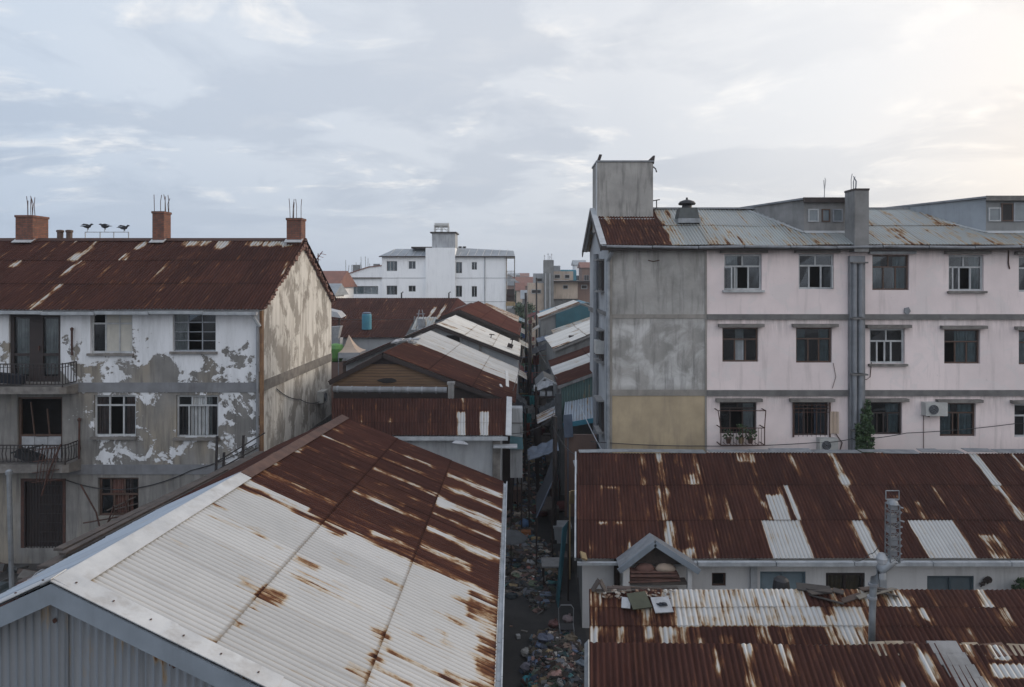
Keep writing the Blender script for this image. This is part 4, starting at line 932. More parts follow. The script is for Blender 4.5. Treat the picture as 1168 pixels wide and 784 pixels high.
for i, p in enumerate((458, 512)):
    m = MB(); m.tube([(XX(p, 62), 62, 8.7), (XX(p, 62), 62, 9.2), (XX(p, 62) + .15, 62, 9.3)], .07, 6); m.build('vent_pipe', M['blackp'], J)
K = thing('long_shed', 'lower shed with a dark rusty roof and pale wall, directly below the wide rusty one', 'shed', (-11, 50, 0))
corr('roof', TIN, K, (-14.2, 52.5, 7.35), (-7.9, 52.5, 7.35), (-8.1, 49, 6.27), (-14.4, 49, 6.27), rust=.94, rows=2, vsub=5, pitch=.2, smp=5, streaks=6, seed=83)
m = MB(); m.box(-14.2, -5.9, 49.3, 52.4, 0, 6.2); m.build('wall', M['lightgrey'], K)
corr('side_roof', TIN_AGED, K, (-7.85, 53.5, 7.5), (-6.3, 53.5, 7.5), (-6.3, 50.5, 6.7), (-7.85, 50.5, 6.7), rust=.3, rows=1, vsub=4, pitch=.2, smp=5, seed=84)
t = thing('vent_cowl', 'teal upright vent barrel standing on the lower rusty roof', 'vent', (XX(418, 51), 51, 6.8))
c = (XX(418, 50.5), 50.6, 6.75)
m = MB(); m.lathe(c, [(.36, 0), (.36, 1.05), (.30, 1.15)], 16); m.build('barrel', M['tealbright'], t)
m = MB(); m.lathe((c[0], c[1], c[2] + 1.152), [(.33, 0), (.34, .06), (.2, .12)], 16); m.build('cap', M['tarpblue'], t)
t = thing('bin_rack', 'pale metal rack with a white drum beside the lower rusty roof', 'rack', (XX(479, 50), 50.5, 7.0))
m = MB(); x = XX(479, 50)
for dx in (-.35, .35): m.bar((x + dx, 50.4, 6.7), (x + dx * .3, 50.4, 8.2), .06)
for z in (7.1, 7.5, 7.9): m.bar((x - .3, 50.4, z), (x + .3, 50.4, z), .05)
m.build('frame', M['pipe'], t)
m = MB(); m.lathe((x, 50.9, 6.75), [(.28, 0), (.3, .7), (.2, .8)], 12); m.build('drum', M['whitep'], t)
# tent, green sheet, small canopy behind the gable corner
t = thing('canopy_tent', 'pointed beige canvas canopy standing behind the corner of the stained gable', 'canopy', (XX(399, 44), 44.5, 0))
xa, xb, xc = XX(387, 44), XX(411, 44), XX(394, 44); zt, ze = ZZ(384.5, 44), ZZ(402, 44)
m = MB(); n = 8; pk = Vector((xc + .1, 44.5, zt + .1)); ring = []
for sx, sy in ((xa, 43.8), (xb, 43.8), (xb, 45.6), (xa, 45.6)): ring.append(Vector((sx, sy, ze)))
rows_ = []
for j in range(7):
    s = j / 6; rows_.append([pk.lerp(Vector((v.x, v.y, v.z)), s) - Vector((0, 0, .38 * math.sin(math.pi * s) * .6)) for v in ring])
vs = [v for r_ in rows_ for v in r_]; fs = [(j * 4 + k, j * 4 + (k + 1) % 4, (j + 1) * 4 + (k + 1) % 4, (j + 1) * 4 + k) for j in range(6) for k in range(4)]
m.add(vs, fs); m.build('canvas', M['canvas'], t)
m = MB(); m.box(xa, xb, 43.79, 43.81, ze - .35, ze - .003); m.box(xb - .01, xb + .01, 43.82, 45.6, ze - .35, ze - .003); m.build('valance', M['whitep'], t)
m = MB()
for v in ring: m.tube([(v.x, v.y, 0), (v.x, v.y, ze)], .03, 6)
m.build('pole', M['pipe'], t)
m = MB(); m.lathe((XX(381.5, 44), 44.3, 0), [(.30, ZZ(413, 44)), (.40, ZZ(412, 44)), (.52, ZZ(408, 44)), (.55, ZZ(398, 44)), (.45, ZZ(394, 44)), (.12, ZZ(392.5, 44))], 14)
t = thing('green_tank', 'light green plastic tank on a brown stand beside the beige canopy', 'tank', (XX(381.5, 44), 44.3, 0)); m.build('tank', M['green'], t); m = MB(); m.box(XX(381.5, 44) - .6, XX(381.5, 44) + .6, 43.8, 44.9, 0, ZZ(413.5, 44)); m.build('stand', M['brown'], t)
t = thing('kiosk', 'small kiosk with a pale flat canopy, half hidden by the stained gable corner', 'kiosk', (XX(384, 50), 50, 0))
m = MB(); m.loft([(XX(370, 48.2), 47.6, 7.95), (XX(391, 48), 47.6, 7.75), (XX(391, 48), 49, 7.85), (XX(370, 48.2), 49, 8.05)], [(XX(372, 48), 47.7, 8.35), (XX(386, 48), 47.7, 8.15), (XX(386, 48), 48.9, 8.2), (XX(372, 48), 48.9, 8.4)]); m.build('roof', M['whitep'], t)
m = MB(); m.box(XX(371, 48), XX(388, 48), 47.9, 48.8, 0, ZZ(386, 48)); m.build('body', M['lightgrey'], t)
m = MB()
for x in (XX(372, 48), XX(387, 48)): m.box(x - .05, x + .05, 47.95, 48.05, ZZ(386, 48), 7.85)
m.build('post', M['blackwood'], t)
m = MB(); m.loft([(XX(379, 47), 46.9, ZZ(386, 47)), (XX(386, 47), 46.9, ZZ(386, 47)), (XX(386, 47), 47.4, ZZ(386, 47)), (XX(379, 47), 47.4, ZZ(386, 47))], [(XX(377, 47), 46.8, ZZ(373, 47)), (XX(389, 47), 46.8, ZZ(372, 47)), (XX(389, 47), 47.5, ZZ(372, 47)), (XX(377, 47), 47.5, ZZ(373, 47))]); m.build('tub', M['whitep'], t)
# ================================================================== WHITE APARTMENT BLOCK (far left centre)
D = 90.0
wx = lambda p, d=D: XX(p, d); wz = lambda p, d=D: ZZ(p, d)
wb = thing('apartment_block', 'white four-storey apartment block with a stair tower and side balconies, in the middle distance', 'apartment block', (-10, 96, 0))
def simple_window(parent, x0, x1, z0, z1, y, fm, n=2, curt=True, seed=0, t=.07):
    m = MB(); m.box(x0, x1, y - .02, y + .02, z0, z0 + t); m.box(x0, x1, y - .02, y + .02, z1 - t, z1)
    for k in range(n + 1): x = x0 + (x1 - x0) * k / n; m.box(max(x0, x - t / 2), min(x1, x + t / 2), y - .018, y + .018, z0 + t, z1 - t)
    o = m.build('window', fm, parent)
    p = MB(); p.add([(x0, y + .01, z0), (x1, y + .01, z0), (x1, y + .01, z1), (x0, y + .01, z1)], [(0, 1, 2, 3)]); p.build('pane', GLASS, o)
    if curt: curtain_mb(x0 + (x1 - x0) * .12, x0 + (x1 - x0) * .5, z0, z1, y + .2, seed, 12).build('curtain', M['tealcurtain'], o)
    return o
ops = []
for (a, b, c, d) in ((441, 453, 298, 309.5), (466, 474, 298, 307), (520, 527, 299, 312), (538, 544, 299, 308), (441, 453, 326, 336.5), (466, 474, 326, 333), (520, 527, 326, 339), (538, 544, 326.5, 339), (441, 453, 354, 365), (520, 527, 354, 366), (538, 544, 354, 366)):
    ops.append((wx(a), wx(b), wz(d), wz(c)))
X0, X1 = wx(435.5), wx(577); ZT = wz(292.5)
m = wall_mb(X0, X1, 0, ZT, D, ops, .3); m.add([(X1, D, 0), (X1, D + 11, 0), (X1, D + 11, ZT), (X1, D, ZT)], [(0, 1, 2, 3)]); m.add([(X0, D, 0), (X0, D + 11, 0), (X0, D + 11, ZT), (X0, D, ZT)], [(0, 1, 2, 3)]); m.add([(X0, D + 11, 0), (X1, D + 11, 0), (X1, D + 11, ZT), (X0, D + 11, ZT)], [(0, 1, 2, 3)])
m.build('wall', M['farwhite'], wb)
m = MB(); m.box(X0 + .2, X1 - .2, D + 1.5, D + 1.6, 0, ZT - .1); m.build('dark_backing', M['dark'], wb)  # dark panel added behind the panes to paint in unlit rooms
m = MB(); m.box(wx(486), wx(519.5), D - .5, D + 3, 0, wz(283)); m.build('stair_tower', M['farwhite'], wb)
for i, o_ in enumerate(ops): simple_window(wb, *o_, D + .2, M['whiteframe'] if i != 4 else M['greyframe'], 3 if i in (0, 4) else 2, i % 2 == 0, i)
for z in (wz(317), wz(344)):
    m = MB(); m.box(X0, wx(485.9), D - .04, D - .003, z - .06, z); m.box(wx(519.6), X1, D - .04, D - .003, z - .06, z); m.build('band', M['lightgrey'], wb)
zr = wz(283)
m = MB()
m.loft([(X0 - .3, D - .4, ZT), (wx(485.8), D - .4, ZT), (wx(485.8), D + 11, ZT), (X0 - .3, D + 11, ZT)], [(X0 + 1.2, D + 3, zr), (wx(485.8), D + 3, zr), (wx(485.8), D + 8, zr), (X0 + 1.2, D + 8, zr)])
m.loft([(wx(519.8), D - .4, ZT), (X1 + 1.2, D - .4, ZT), (X1 + 1.2, D + 11, ZT), (wx(519.8), D + 11, ZT)], [(wx(519.8), D + 3, zr + .15), (X1 + 1.0, D + 3, zr - .25), (X1 + 1.0, D + 8, zr - .25), (wx(519.8), D + 8, zr + .15)])
m.build('roof', M['rooffar'], wb)
for k in range(16):
    a = X0 + 1 + k * (X1 - X0) / 16
    if wx(484) < a < wx(521): continue
    m = MB(); m.bar((a, D - .42, ZT + .03), (a + .25, D + 2.9, zr - .02), .06); m.build('roof_seam', M['flash'], wb)
m = MB(); m.box(X0 - .3, wx(485.7), D - .45, D - .41, ZT - .12, ZT + .02); m.box(wx(519.9), X1 + 1.2, D - .45, D - .41, ZT - .12, ZT + .02); m.build('gutter', M['blackwood'], wb)
m = MB(); m.box(wx(492.5), wx(519), D + .2, D + 4, wz(283), wz(266)); hd = m.build('head_house', M['lightgrey'], wb)
m = MB(); m.box(wx(490.5), wx(520.5), D + .0, D + 4.2, wz(266) + .002, wz(264.5)); m.build('slab', M['blackwood'], hd)
m = MB(); m.box(wx(467), wx(492), D + 1.5, D + 3.2, wz(283), wz(281)); m.build('parapet_slab', M['blackwood'], wb)
t = thing('tank_stand', 'pale steel tank stand on top of the white block stair tower', 'tank stand', (wx(503), D + 1.5, wz(264.5)))
m = MB()
for x in (494.5, 502, 510): m.bar((wx(x), D + 1, wz(264.4)), (wx(x), D + 1, wz(256.5)), .1); m.bar((wx(x), D + 2.4, wz(264.4)), (wx(x), D + 2.4, wz(256.5)), .1)
for z in (257, 261): m.bar((wx(494.5), D + 1, wz(z)), (wx(510), D + 1, wz(z)), .08)
m.bar((wx(494.5), D + 1, wz(264)), (wx(502), D + 1, wz(257)), .06); m.bar((wx(502), D + 1, wz(257)), (wx(510), D + 1, wz(264)), .06)
m.build('frame', M['ac'], t)
m = MB(); m.tube([(wx(494), D + 1.7, wz(256)), (wx(510.5), D + 1.7, wz(256))], .32, 10); m.build('tank', M['ac'], t)
for i, (x, z) in enumerate(((522, 280.5), (527, 281.5))):
    tag(MB().lathe((wx(x), D + 4, wz(283.5)), [(.18, -.5), (.18, .28), (.3, .3), (.22, .45)], 10).build('roof_vent', M['blackp']), ['dark roof vent on the white block, the one beside the stair tower', 'dark roof vent on the white block, farther from the stair tower'][i], 'vent')
# side balconies
for i, (a, b) in enumerate(((318, 321), (345, 349), (372, 376))):
    z0, z1 = wz(b), wz(a); m = MB(); m.box(X1 + .003, wx(587.5), D - .3, D + 3.5, z0, z1); bc = m.build('balcony', M['tan'] if i == 1 else M['lightgrey'], wb)
    r = MB(); railing(r, [(X1 + .05, D - .25), (wx(587), D - .25), (wx(587), D + 3.4)], z1 + .05, z1 + 1.0, .18, .02, i); r.build('railing', M['rustiron'], bc)
m = MB()
for x in (X1 + .08, wx(587)): m.box(x - .06, x + .06, D - .2, D - .08, 0, ZT)
m.build('post', M['ledge'], wb)
m = MB(); m.box(X1 + .1, wx(587), D - .1, D + .02, wz(344), wz(330)); m.build('screen', M['blackwood'], wb)
m = MB(); m.box(X1 + .1, wx(587), D - .1, D + .02, wz(371), wz(352)); m.build('screen', M['greywall'], wb)
m = MB(); m.box(wx(553) - .06, wx(553) + .06, D - .1, D - .003, 0, ZT); m.build('downpipe', M['lightgrey'], wb)
# lower wing on the left
q = (wx(398), wx(431), wz(336), wz(326.5))
m = wall_mb(wx(383), X0 - .003, 0, wz(317), D + .2, [q], .3); m.add([(wx(388), D + .2, wz(317)), (X0 - .003, D + .2, wz(317)), (X0 - .003, D + .2, wz(303)), (wx(420), D + .2, wz(305)), (wx(388), D + .2, wz(315.5))], [(0, 1, 2, 3, 4)])
m.build('wing_wall', M['farwhite'], wb)
m = MB(); m.box(wx(383), X0 - .01, D + 1.2, D + 9, 0, wz(317)); m.build('wing_body', M['farwhite'], wb)
m = MB(); m.box(wx(386), X0 - .003, D - .05, D + .19, wz(318), wz(316.5)); m.build('ledge', M['ledge'], wb)
m = MB(); m.bar((wx(388), D + .2, wz(315.3)), (wx(420), D + .2, wz(304.6)), .25, .12); m.bar((wx(420), D + .2, wz(304.6)), (X0, D + .2, wz(303)), .25, .12); m.build('coping', M['tileroof'], wb)
simple_window(wb, *q, D + .4, M['whiteframe'], 4, True, 3)
m = MB(); rnd = random.Random(2)
for k in range(16): x = wx(rnd.uniform(390, 434)); m.bar((x, D + 1.5, wz(316)), (x + rnd.uniform(-.2, .2), D + 1.5, wz(rnd.uniform(292, 306))), .05)
m.box(wx(399), wx(406), D + 1.5, D + 2.5, wz(316), wz(302)); m.box(wx(424), wx(431), D + 1.0, D + 1.4, wz(315), wz(301))
tag(m.build('rooftop_gear', M['greywall']), 'cluttered aerials and boxes on the lower wing roof of the white block', 'aerials')
# houses with tiled roofs at the left edge of the gap
def small_house(name, label, x0, x1, y0, y1, ze, zr, wallm, roofm, group=None, win=2, ridge='x', flat=False):
    t = thing(name, label, 'house', ((x0 + x1) / 2, (y0 + y1) / 2, 0), group)
    m = MB(); m.box(x0, x1, y0, y1, 0, ze); m.build('wall', wallm, t)
    m = MB(); e = .4; ym = (y0 + y1) / 2; xm = (x0 + x1) / 2
    if flat: m.box(x0 - .2, x1 + .2, y0 - .2, y1 + .2, ze + .002, ze + .25); m.box(xm - 1, xm + .8, ym - 1, ym + 1, ze + .26, zr)
    elif ridge == 'x': m.loft([(x0 - e, y0 - e, ze - .1), (x0 - e, y1 + e, ze - .1), (x0 - e, ym, zr)], [(x1 + e, y0 - e, ze - .1), (x1 + e, y1 + e, ze - .1), (x1 + e, ym, zr)])
    else: m.loft([(x0 - e, y0 - e, ze - .1), (x1 + e, y0 - e, ze - .1), (xm, y0 - e, zr)], [(x0 - e, y1 + e, ze - .1), (x1 + e, y1 + e, ze - .1), (xm, y1 + e, zr)])
    m.build('roof', roofm, t)
    nf = max(1, int(ze / 3.1))
    for f_ in range(nf):
        for k in range(win):
            x = x0 + (x1 - x0) * (k + .5) / win; z = .9 + f_ * 3.05
            if z + 1.2 > ze: continue
            w = MB(); w.box(x - .55, x + .55, y0 - .05, y0 - .003, z, z + 1.25); wo = w.build('window', M['greyframe'], t)
            w = MB(); w.box(x - .48, x - .03, y0 - .07, y0 - .052, z + .07, z + 1.18); w.box(x + .03, x + .48, y0 - .07, y0 - .052, z + .07, z + 1.18); w.build('pane', M['dark'], wo)
    return t
small_house('tiled_house', 'small pale house with a red tiled roof just beyond the stained gable', wx(358, 75), wx(381, 75), 75, 84, 9.6, 11.4, M['farwhite'], M['tileroof'])
small_house('tiled_house', 'grey-roofed pale house standing in front of the red tiled one beside the stained gable', wx(362, 70), wx(384, 70), 68, 73, 8.9, 10.0, M['farwhite'], M['rooffar'])

# ================================================================== BEIGE-BROWN HOUSE BEYOND THE ALLEY
D2 = 110.0; bx = lambda p: XX(p, D2); bz = lambda p: ZZ(p, D2)
bb = thing('flat_roofed_house', 'stepped beige and brown building with a tall grey shaft at the end of the alley', 'building', (7, 114, 0))
def wbox(x0, x1, z0, z1, y, dep, mt, name, wins=(), par=bb, fm=None):
    m = MB(); m.box(bx(x0), bx(x1), y, y + dep, bz(z1) if z1 else 0, bz(z0)); o = m.build(name, mt, par)
    for (a, b, c, d) in wins:
        w = MB(); w.box(bx(a), bx(b), y - .12, y - .003, bz(d), bz(c)); wo = w.build('window', fm or M['lightgrey'], par)
        n = max(1, int((b - a) / 5)); w = MB()
        for k in range(n): w.box(bx(a + (b - a) * (k + .1) / n), bx(a + (b - a) * (k + .9) / n), y - .14, y - .122, bz(d) + .12, bz(c) - .12)
        w.build('pane', M['dark'], wo)
    return o
wbox(602, 620, 323, None, 109, 7, M['beige'], 'wall', ((606, 617, 330, 335),))
wbox(609, 622, 312, 323.1, 111, 5, M['lightgrey'], 'upper_wall', ((612, 619, 317, 322),))
wbox(620, 631, 297, None, 108.4, 3, M['greywall'], 'shaft')
m = MB(); m.box(bx(621), bx(622.5), 108.2, 108.39, 0, bz(312)); m.box(bx(626), bx(627.5), 108.2, 108.39, 0, bz(312)); m.build('duct', M['lightgrey'], bb)
wbox(631, 655, 309.5, 320, 112, 5, M['beige'], 'upper_wall', ((633, 640, 313, 318), (645, 651, 313, 318)))
wbox(626, 659, 322, 341, 110, 7, M['beige'], 'wall', ((642, 648, 325, 330),))
wbox(659, 680, 322, 345, 110.3, 7, M['brown'], 'brick_wall', ((663, 670, 325, 330),))
wbox(626, 690, 341, None, 110.6, 7, M['greywall'], 'lower_wall')
m = MB(); m.box(bx(625), bx(680), 109, 118, bz(322) + .002, bz(320.4)); m.build('roof_slab', M['blackwood'], bb)
m = MB(); m.box(bx(631), bx(640), 112.1, 116, bz(309.4), bz(303)); m.build('roof_room', M['rooffar'], bb)
m = MB(); m.box(bx(641), bx(659), 113, 117, bz(309.4), bz(307.6)); m.box(bx(652), bx(659), 112.5, 117, bz(320.3), bz(309.4)); m.build('roof_room', M['tealbright'], bb)
m = MB()
for x, z in ((621, 291), (625, 289), (627, 292), (629, 289.5)): m.bar((bx(x), 109.5, bz(297)), (bx(x), 109.5, bz(z)), .08); m.bar((bx(x - 1), 109.5, bz(z + 1.5)), (bx(x + 1), 109.5, bz(z + 1.5)), .06)
tag(m.build('aerials', M['whitep']), 'pale aerials on top of the grey shaft at the end of the alley', 'aerials')
# more houses beyond: on both sides of the gap
far = [
 ('far_house', 'distant reddish house seen in the gap beside the white block balconies', 589, 597, 150, 6, 8.0, 9.6, 'tileroof', 'beige'),
 ('far_house', 'distant grey house low in the gap between the white block and the beige building', 596, 603, 135, 6, 6.6, 8.2, 'rooffar', 'greywall'),
 ('far_house', 'distant bluish house high in the gap, left of the beige building', 586, 594, 210, 8, 9.6, 10.9, 'rooffar', 'lightgrey'),
 ('far_house', 'distant brown-walled house in the gap just left of the beige building', 595, 606, 190, 8, 8.6, 10.2, 'tileroof', 'brown'),
 ('far_house', 'distant long house forming the skyline in the gap, left', 580, 592, 290, 10, 11.3, 12.8, 'rooffar', 'greywall'),
 ('far_house', 'distant pale block forming the skyline in the gap, right', 592, 603, 330, 10, 11.6, 13.2, 'tileroof', 'lightgrey'),
 ('far_house', 'distant white house above the brown building roofs at the right of the alley', 656, 668, 170, 8, 14.0, 15.2, 'rooffar', 'farwhite'),
 ('far_house', 'distant brick house behind the flat roof at the right end of the alley', 664, 684, 150, 8, 13.0, 14.2, 'tileroof', 'brown'),
]
for n_, lab, a, b, d, dp, ze, zr, rm, wm in far:
    small_house(n_, lab, XX(a, d), XX(b, d), d, d + dp, ze, zr, M[wm], M[rm], 'distant houses beyond the alley', 2, 'x')
rnd = random.Random(77)
for k in range(16):      # more of the town, only glimpsed between the near walls
    d = rnd.uniform(200, 520); p = rnd.choice([rnd.uniform(578, 606), rnd.uniform(560, 612)]); w = rnd.uniform(6, 14)
    small_house('far_house', 'tiny hazy house in the distant town seen through the gap', XX(p, d) - w / 2, XX(p, d) + w / 2, d, d + 8, rnd.uniform(6.5, 10.0), rnd.uniform(10.6, 13.0), M[rnd.choice(['lightgrey', 'beige', 'greywall', 'brown', 'farwhite'])], M[rnd.choice(['tileroof', 'rooffar', 'concrete'])], 'tiny houses of the distant town', 2, rnd.choice(['x', 'y']), rnd.random() < .3)
def tree(label, x, y, h, r, seed, n=700, sz=.22):
    t = thing('tree', label, 'tree', (x, y, 0), 'trees beyond the alley'); rnd = random.Random(seed)
    m = MB(); m.tube([(x, y, 0), (x + .1, y, h * .4), (x, y + .1, h * .7)], [.22, .16, .08], 8)
    for k in range(6): a = rnd.uniform(0, 6.28); m.tube([(x, y, h * .4), (x + math.cos(a) * r * .6, y + math.sin(a) * r * .6, h * rnd.uniform(.6, .85))], [.09, .03], 6)
    m.build('trunk', M['bark'], t)
    m = MB()
    for k in range(9):
        a = rnd.uniform(0, 6.28); q = r * rnd.uniform(.1, .75); leaves(m, (x + math.cos(a) * q, y + math.sin(a) * q, h * rnd.uniform(.55, .95)), [r * rnd.uniform(.3, .55)] * 3, n // 9, sz, seed * 10 + k, 'ball')
    m.build('crown', LEAF2, t)
tree('green tree beside the balconies of the white block, nearer one', XX(594, 84), 84, 7.4, 1.5, 1)
tree('green tree in the gap, just behind the tree by the white block balconies', XX(598, 102), 102, 7.2, 1.8, 2)
tree('bluish far tree low in the gap before the distant town', XX(590, 160), 160, 8.0, 3.0, 3, 900, .3)

# ================================================================== SHEDS ON THE RIGHT OF THE ALLEY
def right_shed(label, y0, y1, xe, ze, xr, zr, wallm, tin, patches=(), rust=.9, seed=1, streaks=4, wallname='wall', dxe=0, group='sheds along the right side of the alley'):
    t = thing('alley_shed', label, 'shed', ((xe + xr) / 2, (y0 + y1) / 2, 0), group)
    a = Vector((xr, y0, zr)); b = Vector((xr, y1, zr)); c = Vector((xe + dxe, y1, ze)); d = Vector((xe, y0, ze))
    corr('roof_slope', tin, t, a, b, c, d, rust=rust, rows=2, vsub=6, pitch=.13, smp=6, patches=patches, streaks=streaks, seed=seed, sag=.05)
    corr('roof_slope', tin, t, a, b, Vector((2 * xr - xe, y1, ze)), Vector((2 * xr - xe, y0, ze)), rust=rust, rows=1, vsub=3, pitch=.3, smp=4, seed=seed + 1)
    A_ = [Vector((xe + .15, y0 + .15, 0)), Vector((2 * xr - xe - .15, y0 + .15, 0)), Vector((2 * xr - xe - .15, y0 + .15, ze - .02)), Vector((xr, y0 + .15, zr - .09)), Vector((xe + .15, y0 + .15, ze - .02))]
    m = MB(); m.loft(A_, [Vector((v.x + (dxe if k_ in (0, 4) else 0), y1 - .1, v.z)) for k_, v in enumerate(A_)]); m.build('wall', wallm, t)
    m = MB(); m.bar(d + Vector((0, -.03, -.1)), a + Vector((0, -.03, -.1)), .05, .14); m.build('bargeboard', M['concrete'], t)
    return t
def shed_line(x0, z0, x1, z1, xr): return z0 + (z1 - z0) / (x1 - x0) * (xr - x0)
P = right_shed('green-fronted shed on the right of the alley with a roof striped rust, white and rust', 33, 43, 1.95, 5.34, 6.2, shed_line(1.95, 5.34, 3.47, 5.9, 6.2), M['greywall'], TIN,
               [(.34, .70, 0, 1, .22), (.70, .72, 0, 1, .9)], .93, 91, 3)
corr('front_wall', TIN_GREEN, P, (2.12, 33.05, 5.30), (5.8, 33.05, 6.6), (5.8, 33.05, 3.6), (2.12, 33.05, 3.6), rust=.12, rows=1, vsub=5, pitch=.13, smp=6, seed=92, streaks=0)
corr('awning', TIN_BLUE, P, (2.3, 32.9, 4.55), (5.0, 32.9, 5.1), (5.0, 31.4, 4.25), (2.1, 31.4, 3.75), rust=.18, rows=1, vsub=6, pitch=.13, smp=6, seed=93, streaks=6)
m = MB(); m.bar((2.1, 31.4, 3.75), (5.0, 31.4, 4.25), .04, .22); m.build('awning_edge', M['tealbright'], P)
O_ = right_shed('white-roofed shed on the right of the alley, next beyond the striped roof', 43.2, 52, 2.26, 6.03, 6.6, shed_line(2.26, 6.03, 4.52, 6.95, 6.6), M['greywall'], TIN_WHITE, [(.0, .1, .75, 1, .55), (.5, .6, .5, .6, .5)], .14, 94, 10, dxe=-.2)
m = MB(); c = W(653, 387, 46); m.box(c.x - .25, c.x + .35, 45.6, 46.2, c.z - .2, c.z + .25); tag(m.build('roof_scrap', M['blackwood']), 'dark box-shaped scrap on the white shed roof at the right of the alley', 'scrap')
N_ = right_shed('teal-walled shed with a white roof strip, far along the right of the alley', 64, 72, 2.05, 6.75, 5.9, 8.25, M['greywall'], TIN_WHITE, [(0, .25, 0, 1, .62)], .14, 96, 2)
m = MB(); m.loft([(3.6, 63.9, 3), (9.6, 63.9, 3), (9.6, 63.9, 6.7), (5.9, 63.9, 8.05), (3.6, 63.9, 7.2)], [(3.6, 64.1, 3), (9.6, 64.1, 3), (9.6, 64.1, 6.7), (5.9, 64.1, 8.05), (3.6, 64.1, 7.2)]); m.build('front_wall', M['teal'], N_)
N2 = right_shed('low shed with a grey roof between the white-roofed shed and the teal-walled one', 54, 61, 3.0, 5.9, 6.8, 7.2, M['greywall'], TIN_AGED, (), .35, 98, 6)
N3 = right_shed('dark grey shed with a teal end behind the white-roofed shed', 74, 84, 2.4, 6.4, 7.5, 7.9, M['greywall'], TIN_TEAL, (), .2, 99, 3)

# ================================================================== PINK APARTMENT HOUSE (right)
YP, YQ = 27.2, 34.2; XP0, XG, XP1 = 3.63, 7.53, 29.0; ZEP = 11.95; YRP = 30.7; ZRP = 13.62
pb = thing('pink_apartment_house', 'four-storey pale pink apartment house with grey bare end and metal roof, at the right', 'apartment house', (16, 31, 0))
qx = lambda p: XX(p, YP); qz = lambda p: ZZ(p, YP)
PW = []
rows_px = [[(826, 869, 290, 331), (911, 951, 290, 330), (995, 1037, 291, 331), (1082, 1122, 291, 332), (1162, 1204, 292, 333)],
           [(824, 865, 374, 413), (908, 949, 374, 414), (992, 1032, 375, 415), (1077, 1118, 376, 415), (1162, 1204, 377, 416)],
           [(821, 863, 459, 495), (905, 945, 459, 497), (989, 1029, 459, 496), (1072, 1113, 460, 498), (1157, 1199, 461, 499)]]
ops = [(qx(a), qx(b), qz(d), qz(c)) for r in rows_px for (a, b, c, d) in r]
wall_mb(XG, XP1, 0, ZEP, YP, ops, .22).build('wall', PINK, pb)
# bare end bay: patched concrete above, ochre below
zb1, zb2 = qz(361.5), qz(448)
m = MB(); m.add([(XP0, YP - .004, zb2), (XG, YP - .004, zb2), (XG, YP - .004, ZEP), (XP0, YP - .004, ZEP)], [(0, 1, 2, 3)]); m.build('end_bay', BARE, pb)
m = MB(); m.add([(XP0, YP, 0), (XG, YP, 0), (XG, YP, zb2), (XP0, YP, zb2)], [(0, 1, 2, 3)]); m.build('lower_bay', M['ochre'], pb)
m = MB(); m.box(XG - .07, XG + .004, YP - .035, YP - .006, 0, ZEP); m.box(XP0, XP0 + .14, YP - .04, YP - .006, 0, ZEP); m.box(XP0 + .141, XG - .071, YP - .03, YP - .006, zb2 - .12, zb2 + .12); m.box(XP0 + .141, XG - .071, YP - .026, YP - .006, zb1 - .06, zb1 + .1); m.build('concrete_frame', mat('sandy_render', (.27, .25, .225), (.19, .178, .16), 1.6, .9, .5), pb)
sg = (XP0, YP, 0), (XP0, YQ, 0), (XP0, YQ, ZEP), (XP0, YRP, ZRP - .1), (XP0, YP, ZEP)
m = MB(); m.add(sg, [(0, 1, 2, 3, 4)]); m.build('side_wall', M['lightgrey'], pb)
m = MB(); m.add([(XP0, YQ, 0), (XP1, YQ, 0), (XP1, YQ, ZEP), (XP0, YQ, ZEP)], [(0, 1, 2, 3)]); m.add([(XP1, y, z) for _, y, z in sg], [(0, 1, 2, 3, 4)]); m.build('rear_wall', M['greywall'], pb)
m = MB(); m.box(XP0 + .1, XP1 - .1, YP + 1.3, YP + 1.4, 0, ZEP)
for z in (9.0 - .05, 5.95, 2.9): m.box(XP0 + .1, XP1 - .1, YP + .23, YP + 1.29, z, z + .12)
m.build('dark_backing', M['dark'], pb)  # added backing whose black colour stands for the rooms' darkness
m = MB()
for (a, b) in ((358.5, 364.5), (445, 451.5)): m.box(XG + .005, XP1, YP - .09, YP - .002, qz(b), qz(a))
m.build('band', M['band'], pb)
